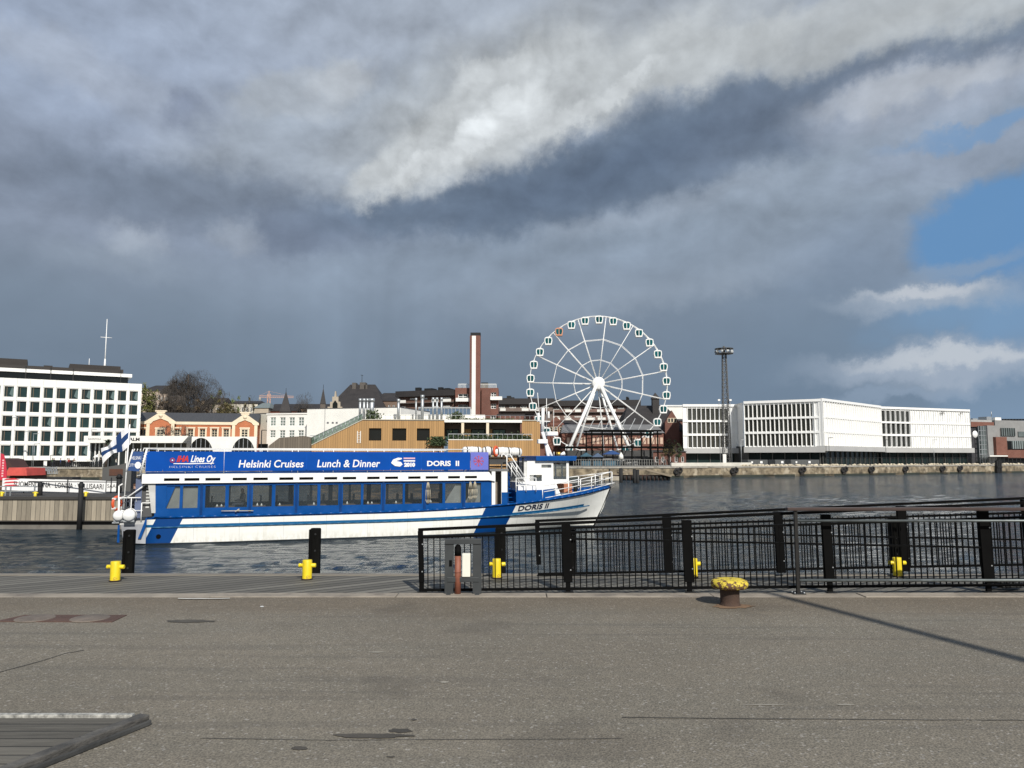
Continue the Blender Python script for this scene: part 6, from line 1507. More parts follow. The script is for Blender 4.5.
for k in range(24):
    x_ = fc.L * (k + .5) / 24
    if k % 6 in (0,): continue
    window(t, x_ - .38, x_ + .38, fc.h(600, 444), fc.h(600, 437.5), -.03, pmat('pale_shutter', (.55, .40, .30), .7, .2, 2), None, 1, 1, .1)
t, fc, ze, zr_ = hut('customs_house', 'large dark hipped roof brick building right of the wheel hub', 'building', 622, 686, 222, 430, 405.5, RBR, DROOF, .38, 22, nwin=0)
mb = MB(); mb.prism([(fc.x(664), 0), (fc.x(664), fc.h(672, 423)), (fc.x(671), fc.h(672, 411)), (fc.x(678), fc.h(672, 423)), (fc.x(678), 0)], -2.5, -.35); g = mb.build('gable', RBR2, t)
for a in (668, 671, 674): window(g, fc.x(a) - .4, fc.x(a) + .4, fc.h(672, 423), fc.h(672, 418.5), -2.53, GLASS, CREAM, 1, 1, .12)
mb = MB(); mb.box(fc.x(622), fc.x(686), -.35, -.003, fc.h(650, 431.5), fc.h(650, 429.8)); mb.build('cornice', DROOF, t)
for a in range(630, 685, 6): window(t, fc.x(a) - .55, fc.x(a) + .55, fc.h(650, 447), fc.h(650, 438), -.03, GLASSD, RBR2, 1, 2, .12)
mb = MB(); xx = fc.x(661.5); hw = 1.0; zt_ = fc.h(662, 399, 8); mb.box(xx - hw, xx + hw, 7, 9, ze, zt_); q = mb.build('turret', DROOF, t)
mb = MB(); A = [(xx - 1.3, 6.7, zt_), (xx + 1.3, 6.7, zt_), (xx + 1.3, 9.3, zt_), (xx - 1.3, 9.3, zt_)]
for i in range(4): mb.quad(A[i], A[(i + 1) % 4], (xx, 8, fc.h(662, 392.5, 8)))
mb.build('spire', DROOF, q)
t, fc, ze, zr_ = hut('brick_annex', 'dark brick building end between the pointed brick gable and the finned building', 'building', 668, 692, 236, 421, 419, RBR2, DROOF, .0, 10)
t, fc, ze, zr_ = hut('white_annex', 'plain white building end showing between the dark roof and the finned white building', 'building', 664, 690, 250, 406.5, 405, WHITE2, WHITE2, .0, 10)
t, fc, ze, zr_ = hut('brick_warehouse', 'low brick warehouse with dark openings at the water right of the steel frame', 'warehouse', 640, 686, 205, 452, 450, RBR2, DROOF, .0, 6, nwin=7)
tree('leafy_tree', 'small yellow green tree by the brick wall right of the wheel', 669, 196, 463, 440, 14, G2, 500, 900, .25, seed=31, trunkfrac=.2)
tree('leafy_tree', 'small dark bush like tree at the left corner of the finned white building', 678, 200, 463, 444, 9, G3, 300, 500, .25, seed=32, trunkfrac=.2)

# ---- 9. ferris wheel
def wheel():
    Y = 196.0; hub = W(598, 384, Y); Rr = 68.8 / F * Y
    t = thing('ferris_wheel', 'big white ferris wheel with teal windowed gondolas on the far shore', 'ferris wheel', (hub.x, Y, QZ), R(-3)); hz = hub.z - QZ
    P = lambda r, a, y=0.0: (r * math.cos(a), y, hz + r * math.sin(a))
    mb = MB(); n = 60
    for y in (-.5, .5):
        for i in range(n): mb.tube(P(Rr, 2 * PI * i / n, y), P(Rr, 2 * PI * (i + 1) / n, y), .10, n=6, caps=False)
    for i in range(n): mb.tube(P(Rr, 2 * PI * i / n, -.5), P(Rr, 2 * PI * (i + (1 if i % 2 else 0)) / n, .5), .07, n=5, caps=False)
    mb.build('rim', WHITE, t)
    mb = MB(); a0 = R(10.6)
    for k in range(15):
        a = a0 + 2 * PI * k / 15
        for y, yh in ((-.5, -.9), (.5, .9)): mb.tube(P(1.2, a, yh), P(Rr, a, y), .11, .09, 6)
        m0 = MB()
    build_each(mb, 'spoke', WHITE, t)
    for rad, r in ((.66, .12), (.355, .10)):
        mb = MB()
        for y in (-.7, .7):
            mb = MB()
            for k in range(15):
                a, b = a0 + 2 * PI * k / 15, a0 + 2 * PI * (k + 1) / 15; mb.tube(P(Rr * rad, a, y), P(Rr * rad, b, y), r * .6, n=6, caps=False)
            mb.build('brace_ring', WHITE, t)
    mb = MB(); mb.lathe([(0, -2.3), (1.3, -2.3), (1.62, -2.1), (1.62, 2.1), (1.3, 2.3), (0, 2.3)], (0, 0, hz), 24, 'y'); mb.build('hub', WHITE, t)
    u = Y / F
    for y, sx, r0 in ((-6.5, 1, .52), (6.5, .72, .34)):
        for s, px in ((-1, -37), (1, 35)):
            mb = MB(); mb.tube((s * .5, -1.9 if y < 0 else 1.9, hz - .4), (px * u * sx, y, 0), r0 * .85, r0 * .8, 12); mb.build('leg', WHITE, t)
    mb = MB(); mb.box(-9, 9, -7.5, 7.5, 0, .9); mb.box(-6, 6, -8.5, -6, .9, 1.6); mb.build('platform', GREY, t)
    # gondolas: white shell pods with two tall teal panes
    shell = MB(); w, h, d = 1.02, 2.05, .75
    out = [(-.42 * w, 0), (-.92 * w, -.25), (-w, -1.0), (-.78 * w, -h), (.78 * w, -h), (w, -1.0), (.92 * w, -.25), (.42 * w, 0)]
    shell.prism(out, -d, d); sm = shell.mesh('gondola', WHITE); 
    shell = MB(); shell.prism(out, -d, d); sp_ = shell.mesh('gondola', pmat('orange_gondola', (.55, .25, .15), .5, .1))
    gm = MB()
    gm.prism([(-.72 * w, -.38), (-.08 * w, -.30), (-.08 * w, -1.72), (-.60 * w, -1.72), (-.78 * w, -1.0)], -d - .03, -d - .004); g1 = gm.mesh('pane', GLASST)
    gm = MB(); gm.prism([(.08 * w, -.30), (.72 * w, -.38), (.78 * w, -1.0), (.60 * w, -1.72), (.08 * w, -1.72)], -d - .03, -d - .004); g2 = gm.mesh('pane', GLASST)
    for k in range(30):
        a = R(88.6) + 2 * PI * k / 30; p = P(Rr - .15, a)
        o = bpy.data.objects.new('gondola', sp_ if k == 3 else sm); COL.objects.link(o); o.parent = t; o.location = (p[0], 0, p[2] + .25)
        if k == 3: o['label'] = 'orange gondola'
        for g in (g1, g2): q = bpy.data.objects.new('pane', g); COL.objects.link(q); q.parent = o
wheel()
# ---- 10. black steel frame building under the wheel, blue stall, canopy
fc = Face(592, 178, 662, 180); t = thing('steel_frame', 'open black steel frame structure standing on the shore below the wheel', 'steel structure', fc.loc, fc.rz)
cols = [(592, 417), (602.5, 429), (613, 429), (622, 429), (632, 429), (641.5, 429), (651, 429), (658, 429)]
zt_ = fc.h(620, 430.5); zm = fc.h(620, 447); mb = MB()
for px, _ in cols:
    for y in ((0, 6) if px in (592, 658) else (0,)): mb.box(fc.x(px) - .14, fc.x(px) + .14, y - .14, y + .14, 0, zt_)
build_each(mb, 'column', BLACK, t)
mb = MB()
for y in (0, 6):
    for z_ in (zt_, zm, fc.h(620, 434)): mb.box(-.6, fc.x(662), y - .14, y + .14, z_ - .18, z_ + .18)
build_each(mb, 'beam', BLACK, t)
mb = MB()
for (a, _), (b, _) in zip(cols, cols[1:]):
    mb.bar((fc.x(a), .02, zm), (fc.x(b), .02, zt_), .10); mb.bar((fc.x(a), .02, zm), (fc.x((a + b) / 2), .02, 0), .08)
build_each(mb, 'brace', DARKM, t)
mb = MB()
for px in (590, 598, 606, 614, 622, 631, 640): mb.bar((fc.x(px), 1, zt_ + .2), (fc.x(px + 6), 1, zt_ + 2.9), .14)
build_each(mb, 'strut', STEEL, t)
mb = MB(); mb.box(fc.x(563), fc.x(600), -2.5, 6, zm - .3, zm + .1); mb.box(fc.x(655), fc.x(672), -1, 6, zm - .3, zm + .1); build_each(mb, 'canopy', BLACK, t)
mb = MB(); mb.box(fc.x(575), fc.x(665), 9, 12, 0, fc.h(600, 450)); mb.build('back_wall', pmat('dim_wall', (.05, .05, .05), .8, .4, .5), t)
BC = pmat('blue_canvas', (.015, .06, .20), .7, .15, 1); TC = pmat('teal_canvas', (.035, .09, .13), .7, .3, 1)
def stall(label, a, b, Y, pyt, colr, h=1.1):
    f = Face(a, Y, b, Y); t = thing('market_stall', label, 'stall', f.loc, f.rz, 'stalls below the wheel'); z_ = f.h((a + b) / 2, pyt)
    mb = MB(); mb.prism([(-.2, z_ - .9), (f.L / 2, z_), (f.L + .2, z_ - .9)], -.1, 2.6); mb.build('canopy', colr, t)
    mb = MB(); mb.box(0, f.L, .3, 2.2, 0, 1.1); mb.build('counter', TC, t); mb = MB()
    for x_ in (.05, f.L - .05):
        for y in (0, 2.4): mb.box(x_ - .05, x_ + .05, y - .05, y + .05, 0, z_ - .9)
    build_each(mb, 'post', DARKM, t)
stall('wide blue canvas stall under the left part of the black steel frame', 604, 621, 172, 450.3, BC)
stall('teal market stall farthest left below the wheel', 581, 592, 172, 452.5, TC)
stall('blue grey market stall between the teal stall and the wide blue stall', 593, 603, 172, 453, pmat('slate_canvas', (.07, .11, .18), .7, .2, 1))
mb = MB(); f = Face(621, 171, 626, 171); t = thing('market_umbrella', 'small white parasol beside the wide blue stall', 'parasol', (f.a.x, 171, QZ)); mb.lathe([(0, 3.1), (.5, 2.3), (.55, 1.6), (.12, 1.5)], n=10); mb.build('canopy', WHITE2, t); mb = MB(); mb.tube((0, 0, 0), (0, 0, 1.6), .04); mb.build('pole', STEEL, t)

# ---- 11. lattice mast with a lamp platform
Y = 172.0; b = W(727, 463, Y); t = thing('lattice_mast', 'tall steel lattice mast with a round floodlight platform before the finned white building', 'mast', (b.x, Y, QZ)); u = Y / F
zt_ = W(725, 354, Y).z - QZ; mb = MB(); LM = pmat('mast_grey', (.08, .08, .078), .6, .15, 1)
hw = lambda z: (4.2 - 2.3 * z / zt_) * u * .9
for a in (-1, 1):
    for c in (-1, 1): mb.bar((a * hw(0), c * hw(0), 0), (a * hw(zt_), c * hw(zt_), zt_), .15)
n = 15
for k in range(n):
    z0, z1 = zt_ * k / n, zt_ * (k + 1) / n; h0, h1 = hw(z0), hw(z1)
    for (sx0, sy0, sx1, sy1) in ((-1, -1, 1, -1), (-1, 1, 1, 1), (-1, -1, -1, 1), (1, -1, 1, 1)):
        mb.bar((sx0 * h0, sy0 * h0, z0), (sx1 * h1, sy1 * h1, z1), .06); mb.bar((sx1 * h0, sy1 * h0, z0), (sx0 * h1, sy0 * h1, z1), .06); mb.bar((sx0 * h1, sy0 * h1, z1), (sx1 * h1, sy1 * h1, z1), .08)
mb.build('lattice', LM, t)
mb = MB(); 
for z_, r_ in ((zt_, 9 * u), (zt_ + 5 * u, 9.2 * u)):
    mb.lathe([(r_ * .35, z_), (r_, z_), (r_, z_ + .12), (r_ * .35, z_ + .12)], n=18)
for k in range(12): a = 2 * PI * k / 12; mb.bar((9 * u * math.cos(a), 9 * u * math.sin(a), zt_), (9 * u * math.cos(a), 9 * u * math.sin(a), zt_ + 5 * u), .07)
mb.tube((0, 0, zt_), (0, 0, zt_ + 8 * u), .25); mb.build('platform', LM, t)
mb = MB()
for k in range(9): a = 2 * PI * k / 9; mb.box(8.2 * u * math.cos(a) - .25, 8.2 * u * math.cos(a) + .25, 8.2 * u * math.sin(a) - .15, 8.2 * u * math.sin(a) + .15, zt_ + .35, zt_ + .75)
build_each(mb, 'floodlight', STEEL, t)
mb = MB(); mb.box(-5.5 * u, -2.3 * u, -1.4, -1.2, .4, 2.6); mb.build('cabinet', WHITE2, t)
for px, Yp in ((720.5, 171), (732, 171)):
    p = W(px, 463, Yp); t = thing('light_pole', 'thin pale pole %s the lattice mast' % ('close left of' if px < 725 else 'close right of'), 'pole', (p.x, Yp, QZ)); mb = MB(); mb.tube((0, 0, 0), (0, 0, W(px, 399 if px > 725 else 402, Yp).z - QZ), .07, .05); mb.build('shaft', STEEL, t); mb = MB(); mb.box(-.25, .25, -.2, .2, W(px, 401, Yp).z - QZ, W(px, 399.3, Yp).z - QZ); mb.build('head', WHITE, t)

# ---- 12. white finned office building in four facets
t = thing('finned_building', 'long white modern building with vertical fins over a dark glazed ground floor', 'office building', (0, 0, QZ))
MW = pmat('white_aluminium', (.82, .82, .80), .45, .03, .3)
facets = [  # (pxa, Ya, pxb, Yb, top at a, bottom, bays, glazed range)
    (684, 207, 739, 207, 405, (0, 1), 12, (1, 10)),
    (745, 199, 825, 190, 401, (0, 1), 18, (0, 17)),
    (825, 190, 884, 218, 399, (0, 1), 26, (0, 0)),
    (884, 218, 973, 232, 407, (0, 1), 19, (0, 6))]
TOPZ = 18.55 - QZ
corner = []
for i, (a, Ya, b, Yb, pt, _, bays, gl) in enumerate(facets):
    f = Face(a, Ya, b, Yb); zt_ = f.h(a, pt) if i < 2 else TOPZ; zt_ = f.h((a + b) / 2, {0: 404.6, 1: 400.3, 2: 402.6, 3: 408.4}[i]); zb = f.h((a + b) / 2, {0: 448.2, 1: 446.7, 2: 446.5, 3: 447.7}[i])
    holder = bpy.data.objects.new('facade', None); COL.objects.link(holder); holder.parent = t; holder.location = (f.loc[0], f.loc[1], 0); holder.rotation_euler.z = f.rz
    H = zt_ - zb; w = f.L / bays; rows_ = [(zb + H * .02, zb + H * .285), (zb + H * .335, zb + H * .60), (zb + H * .645, zb + H * .915)]
    rc = []
    for k in range(gl[0], gl[1]):
        for r in rows_: rc.append((w * (k + .14), w * (k + .92), r[0], r[1]))
    mb = MB(); mb.holed(0, f.L, zb, zt_, rc, .35, .5); sh = 3.3 if i == 0 else 0; mb.quad((0, .5, zt_), (f.L, .5, zt_), (f.L, 14, zt_), (sh, 14, zt_)); mb.quad((0, .5, zb), (0, .5, zt_), (sh, 14, zt_), (sh, 14, zb)); mb.quad((f.L, 0.5, zb), (f.L, 14, zb), (f.L, 14, zt_), (f.L, .5, zt_)); mb.build('wall', MW, holder)
    for k_, r in enumerate(rc): window(holder, *r, .82, pmat('shade_blind', (.12, .115, .10), .6, .25, .5) if False else glass_mat('finned_glass', (.035, .037, .034), .08, var=.7, spec=.25), None)
    mb = MB()
    fd_ = .24 if i < 3 else .36
    for k in range(bays + 1): mb.box(w * k - .05, w * k + .05, fd_ - (.0 if i < 2 else .12), .48, zb, zt_ + .05)
    if i == 3:
        for k in range(6, bays): mb.box(w * (k + .5) - .06, w * (k + .5) + .06, .3, .48, zb, zt_ + .05)
    mb.build('fin', MW, holder)
    mb = MB(); mb.box(0, f.L, .28, .49, zb + H * .285, zb + H * .33); mb.box(0, f.L, .28, .49, zb + H * .60, zb + H * .645); mb.box(0, f.L, .1, .492, zb + H * .955, zt_ + .1); build_each(mb, 'spandrel', MW, holder)
    mb = MB(); sb_ = {0: 5.0, 1: 5.6, 2: 5.2, 3: 5.0}[i]; zs = zb - sb_ * Ya / F; mb.prism([(-.1, -.6), (f.L + .1, -.6), (f.L + .1, 13), ((3.2 if i == 0 else -.1), 13)], zs, zb - .003, axis='z'); mb.build('soffit_band', pmat('band_grey', (.40, .40, .39), .6, .06, .3), holder)
    mb = MB(); mb.prism([(.5, 1.6), (f.L - .3, 1.6), (f.L - .3, 12), ((3.6 if i == 0 else .5), 12)], 0, zs - .004, axis='z'); mb.build('ground_glazing', glass_mat('lobby_glass', (.012, .022, .022), .25, var=.8, vs=.25, spec=.12), holder)
    mb = MB(); n_ = int(f.L / 3.1)
    for k in range(n_ + 1): x_ = .6 + (f.L - 1.2) * k / n_; mb.box(x_ - .09, x_ + .09, 1.3, 1.58, 0, zs - .004)
    build_each(mb, 'column', pmat('column_grey', (.07, .07, .065), .6, .2, .5), holder)
    if i == 2: lastf = f
    if i == 3:
        for pa, tx_ in ((943, 'SEC'), (962, 'AY')):
            letters(holder, 'lettering', tx_, f.x(pa), f.h(950, 414.2), .75, SB, lambda x_, z_: (x_, -.08, z_), bold=.02)
f0, f1 = Face(684, 207, 739, 207), Face(745, 199, 825, 190); mb = MB(); A, B = f0.b, f1.a; z0, z1 = f1.h(745, 446), f1.h(745, 402.3)
mb.quad((A.x, A.y + .5, z0), (B.x, B.y + .5, z0), (B.x, B.y + .5, z1), (A.x, A.y + .5, z1)); mb.quad((A.x - .2, A.y + .4, z1 - .6), (B.x, B.y + .5, z1), (B.x, B.y + 12, z1), (A.x, A.y + 12, z1)); mb.build('step_wall', MW, t); mb = MB(); mb.quad((A.x - 1, A.y + 2.2, 0), (B.x + 2, B.y + 2.4, 0), (B.x + 2, B.y + 2.4, z0), (A.x - 1, A.y + 2.2, z0)); mb.build('ground_glazing', MATS['column_grey'], t)

# ---- 13. grey and brick complex at the right edge
fc = Face(966, 238, 1060, 252)
t = thing('harbour_building', 'grey and brick harbour building with tall stair glazing at the right edge', 'building', fc.loc, fc.rz); GG = pmat('grey_cladding', (.24, .24, .235), .7, .12, .4)
def P13(a, b, y0, y1, pb, pt): return (fc.x(a, y0), fc.x(b, y0), y0, y1, (fc.h((a + b) / 2, pb, y0) if pb else 0), fc.h((a + b) / 2, pt, y0))
def add13(name, m, *bs, each=False):
    mb = MB()
    for bb in bs: mb.box(*P13(*bb))
    return build_each(mb, name, m, t) if each and len(bs) > 1 else mb.build(name, m, t)
add13('wall', pmat('dark_core', (.045, .045, .05), .5, .2, .3), (972, 990, 2, 16, 0, 428))
add13('brick_band', RBR, (973, 996, 1.5, 2, 427, 422)); add13('roof_deck', GREY, (973, 996, 3, 10, 423, 420))
add13('stair_glazing', glass_mat('stair_glass', (.10, .12, .12), .08), (981.5, 989, .6, 4, 0, 426)); add13('stair_tower', GG, (989, 997, 0, 6, 0, 425.5))
mb = MB()
for a in (981.5, 984, 986.5, 989): mb.box(fc.x(a) - .1, fc.x(a) + .1, .45, .58, 0, fc.h(985, 426))
for k in range(8): z_ = fc.h(985, 426) * k / 8; mb.box(fc.x(981.5), fc.x(989), .46, .579, z_ - .08, z_ + .08)
mb.build('glazing_bars', STEEL, t)
add13('upper_wall', GG, (997, 1070, 2, 16, 0, 421)); add13('brick_wing', RBR, (997, 1008, -1, 2, 455, 437), (1008.05, 1070, -1, 2, 458, 450), each=True)
add13('window_band', glass_mat('band_glass', (.16, .19, .19), .1), (1003, 1017, 1.7, 1.98, 436, 428), (1020, 1070, 1.7, 1.98, 437, 432), (1009, 1070, .4, .9, 449, 441), each=True)
mb = MB()
for a, b, p0, p1, y in ((1003, 1017, 436, 428, 1.55), (1009, 1060, 449, 441, .25)):
    a_ = a
    while a_ <= b: mb.box(fc.x(a_, y) - .09, fc.x(a_, y) + .09, y, y + .12, fc.h(a_, p0, y), fc.h(a_, p1, y)); a_ += 2.2
build_each(mb, 'mullion', DARKM, t)
add13('dark_window', GLASSD, (1009.4, 1012.6, .18, .22, 449, 441)); add13('canopy', WHITE2, (990, 1008, -3, -.5, 456.5, 455.4))
add13('ground_floor', GLASSD, (990, 1070, .4, 2, 0, 458.1)); add13('sign_box', WHITE2, (997.5, 1003.5, 3, 4, 421, 417.5)); add13('roof_plant', STEEL, (989, 994, 4, 7, 420, 416.8), (975, 980, 4, 7, 420, 418.4), each=True)
mb = MB()
for a in range(1005, 1060, 3): mb.box(fc.x(a, 3), fc.x(a + 2.2, 3), 3, 3.3, fc.h(a, 420.6, 3), fc.h(a, 418.9, 3))
build_each(mb, 'roof_box', DARKM, t)
mb = MB(); x_ = fc.x(994, 4); mb.tube((x_, 4, 15), (x_, 4, fc.h(994, 411.5, 4)), .12); mb.tube((fc.x(974), 4, 12), (fc.x(974), 4, fc.h(974, 413, 4)), .06); build_each(mb, 'antenna', STEEL, t)
mb = MB(); mb.lathe([(0, 0), (.8, .12), (1.1, .4)], (fc.x(976.5), -.4, fc.h(976, 434.2)), 12, 'y'); mb.build('dish', WHITE, t)
mb = MB(); x0 = fc.x(973)
mb.box(fc.x(969), fc.x(1080), -1.5, -1.4, 1.0, 1.12); 
# ---- 14. things along the far quay
def on_shore(px, back=0.0, z=QZ):
    """point on the quay edge line seen at this pixel column"""
    r = ray(px, 458); k = r.x / r.y
    for (x0, y0), (x1, y1) in zip(SHORE, SHORE[1:]):
        den = (x1 - x0) - k * (y1 - y0)
        if abs(den) < 1e-9: continue
        s = (k * y0 - x0) / den
        if 0 <= s <= 1:
            d = Vector((x1 - x0, y1 - y0, 0)).normalized(); p = Vector((x0 + s * (x1 - x0), y0 + s * (y1 - y0), z)) + Vector((-d.y, d.x, 0)) * back; return p, math.atan2(d.y, d.x)
FEND = pmat('tyre_rubber', (.012, .012, .012), .8, .3, 3)
def fender(px, label, w=1.0):
    p, a = on_shore(px, -.35); t = thing('tyre_fender', label, 'fender', (p.x, p.y, 0), a, 'tyre fenders hung on the far quay wall')
    mb = MB()
    for dx in (-.5 * w, .5 * w):
        prof = [(.44 + .2 * math.cos(i * PI / 4), .2 * math.sin(i * PI / 4)) for i in range(9)]; mb.lathe(prof, (dx, .05, 1.25 + (.25 if dx > 0 else 0)), 16, 'y')
    build_each(mb, 'tyre', FEND, t); mb = MB(); mb.box(-.6 * w, .5 * w, .05, .3, .3, 2.0); mb.build('backing', pmat('fender_timber', (.03, .025, .02), .9, .3, 2), t)
for px, lb in ((677, 'black tyre fender pair on the far quay just right of the sloping ramp'), (733, 'black tyre fender pair on the far quay below the lattice mast'), (801, 'black tyre fender pair on the quay below the dark containers'), (843, 'black tyre fender pair on the far quay left of the middle of the finned building'), (870, 'black tyre fender pair below the blank corner part of the finned building'),
               (904, 'black tyre fender pair below the right hand windows of the finned building'), (941, 'black tyre fender pair below the blank right part of the finned building'), (958.5, 'black tyre fender pair near the right end of the finned building')): fender(px, lb)
p, a = on_shore(996, -.5); t = thing('timber_fender', 'tall dark timber fender against the quay before the grey stair tower', 'fender', (p.x, p.y, 0), a); mb = MB()
for dx in (-.8, 0, .8): mb.box(dx - .3, dx + .3, -.3, .3, -1, 3.6 - abs(dx) * .3)
mb.box(-1.15, 1.15, -.45, -.303, 1.4, 1.8); build_each(mb, 'timber', FEND, t)
# dark site containers
DC = pmat('container_dark', (.095, .10, .10), .6, .2, 2, stretch=(6, 1, 1))
for a0, a1, lb in ((759, 779, 'dark low container left of the pair on the quay by the finned building'), (786.5, 796, 'short dark container just left of the long dark container on the quay'), (802.5, 831, 'long dark container with two white stickers on the quay')):
    p, a = on_shore(a0, 3.5); q, _ = on_shore(a1, 3.5); L_ = (q - p).length; t = thing('container', lb, 'container', (p.x, p.y, QZ), a, 'dark containers on the far quay'); mb = MB(); mb.box(0, L_, 0, 2.2, .1, 1.35); mb.build('body', DC, t, bevel=.04)
    mb = MB(); k = .1
    while k < L_ - .1: mb.box(k, k + .12, -.05, -.003, .15, 1.3); k += .45
    mb.build('ribs', DC, t); mb = MB(); mb.box(L_ * .6, L_ * .6 + .7, -.08, -.055, .55, 1.05)
    if L_ > 5: mb.box(L_ * .15, L_ * .15 + .5, -.08, -.055, .6, 1.0)
    build_each(mb, 'sticker', WHITE, t)
# low concrete barrier, sandbags/stones along the quay edge
p, a = on_shore(676, 1.6); q, _ = on_shore(757, 1.6); mb = MB(); L_ = (q - p).length; mb.box(0, L_, 0, .5, 0, .75); o = tag(mb.build('barrier', pmat('barrier_stone', (.55, .53, .47), .85, .15, .6), bevel=.04), 'long pale concrete barrier on the quay below the lattice mast', 'barrier'); o.location = (p.x, p.y, QZ); o.rotation_euler.z = math.atan2(q.y - p.y, q.x - p.x)
mb = MB(); rr = random.Random(4)
for i in range(260):
    p, a = on_shore(rr.uniform(745, 1024), rr.uniform(.4, 1.6)); s = rr.uniform(.2, .5); mb.lathe([(0, -.1), (s, .0), (s * .8, s * .6), (0, s * .9)], (p.x, p.y, QZ), 6)
tag(mb.build('rubble', pmat('pale_rubble', (.55, .48, .36), .9, .35, .3)), 'pale stones lying along the top of the far quay', 'stones', kind='stuff')
# fence of slim posts on the quay
def qfence(a0, a1, back, h, step, label, m=STEEL, z=QZ):
    p, a = on_shore(a0, back); t = thing('quay_fence', label, 'fence', (p.x, p.y, z)); n = max(2, int((a1 - a0) / step)); prev = None; mb = MB(); mr_ = MB()
    for i in range(n + 1):
        q = on_shore(a0 + (a1 - a0) * i / n, back)[0] - p; mb.box(q.x - .06, q.x + .06, q.y - .06, q.y + .06, 0, h)
        if prev is not None:
            mr_.bar((prev.x, prev.y, h - .05), (q.x, q.y, h - .05), .07); mr_.bar((prev.x, prev.y, h * .5), (q.x, q.y, h * .5), .05); mr_.bar((prev.x, prev.y, h * .12), (q.x, q.y, h * .12), .05)
        prev = q
    build_each(mb, 'post', m, t) if n < 90 else mb.build('posts', m, t); mr_.build('rails', m, t)
qfence(575, 668, .8, 1.5, 2.4, 'grey metal fence along the shore below the wheel and the steel frame', pmat('fence_grey', (.16, .16, .15), .6, .2, 2))
qfence(835, 1030, 2.6, 1.9, 4.0, 'thin dark wire fence along the quay before the finned building', DARKM)
def lamp(px, back, pyt, label, m=STEEL, arms=1, r=.07):
    p, a = on_shore(px, back); t = thing('street_lamp', label, 'street lamp', (p.x, p.y, QZ), 0); h = W(px, pyt, p.y).z - QZ
    mb = MB(); mb.tube((0, 0, 0), (0, 0, h), r, r * .7); mb.build('pole', m, t); mb = MB()
    for s in ((-1, 1) if arms == 2 else (1,)): mb.box(min(0, s * 1.0), max(0, s * 1.0), -.12, .12, h, h + .12)
    mb.build('head', m, t)
lamp(843, 4, 438, 'thin dark lamp post left of the blank corner of the finned building', DARKM); lamp(901, 4, 440, 'thin dark lamp post before the right windows of the finned building', DARKM); lamp(949, 4, 440, 'thin lamp post before the blank right part of the finned building', STEEL); lamp(754, 4, 440, 'thin pale lamp post right of the lattice mast', STEEL)
lamp(311.5, 3, 436, 'twin armed lamp post in front of the white block beside the ramp', STEEL, 2); lamp(256.8, 3, 430.5, 'dark post with a box at the right end of the orange brick building', DARKM, 1, .14)
p, a = on_shore(256, 4); t = thing('kiosk', 'small black box kiosk on the terrace by the dark post', 'kiosk', (p.x, p.y, QZ + 1.5)); mb = MB(); mb.box(-.7, .9, 0, 1, 1.8, 3.0); mb.build('body', BLACK, t); mb = MB(); mb.box(-.6, .8, .1, .9, -1.5, 1.797); mb.build('base', DARKM, t)
# ramp, floating stage and piles right of the bow
t = thing('floating_stage', 'low floating stage with a sloping timber ramp and rusty side below the wheel', 'pontoon', (W(617, 482, 140).x, 140, 0)); X_ = lambda p_: W(p_, 480, 140).x - t.location.x
mb = MB(); mb.box(X_(598), X_(620), -2, 4, .05, .75); mb.build('float', pmat('pontoon_pale', (.38, .34, .27), .8, .2, 1), t); mb = MB(); mb.box(X_(617), X_(672), 2, 6, -.2, .9); mb.build('rusty_side', pmat('rusty_side', (.05, .025, .02), .9, .5, 1.5), t)
mb = MB(); mb.prism([(X_(648), 2.1), (X_(673), .95), (X_(673), .6), (X_(648), 1.7)], 1.2, 4); mb.prism([(X_(620), 1.5), (X_(648), 2.1), (X_(648), 1.8), (X_(620), 1.2)], 1.2, 4); build_each(mb, 'ramp', pmat('ramp_timber', (.22, .18, .13), .85, .2, 1), t)
mb = MB()
for k in range(14): x_ = X_(618) + (X_(671) - X_(618)) * k / 13; mb.tube((x_, 1.9, 0), (x_, 1.9, .8), .28, n=8)
build_each(mb, 'drum', FEND, t)
for px, Y, w, pt, pb, lb in ((621, 128, 3.8, 468.5, 486, 'dark mooring pile left of the other dark piles right of the bow'), (634.5, 126, 3.4, 469.5, 488, 'middle dark mooring pile of three right of the bow'), (637.8, 124, 3.2, 470, 489, 'rightmost dark mooring pile of three right of the bow'), (609.6, 136, 1.4, 469, 481, 'thin dark post rising just behind the boat bow')):
    p = W(px, 480, Y); t = thing('mooring_pile', lb, 'pile', (p.x, Y, 0), 0, 'dark mooring piles right of the bow'); r_ = w / F * Y / 2; mb = MB(); mb.tube((0, 0, -1.2), (0, 0, W(px, pt, Y).z), r_, r_, 12); mb.build('shaft', FEND, t); mb = MB(); mb.tube((0, 0, W(px, pt, Y).z), (0, 0, W(px, pt, Y).z + .08), r_ * 1.08, r_ * .7, 12); mb.build('cap', DARKM, t)

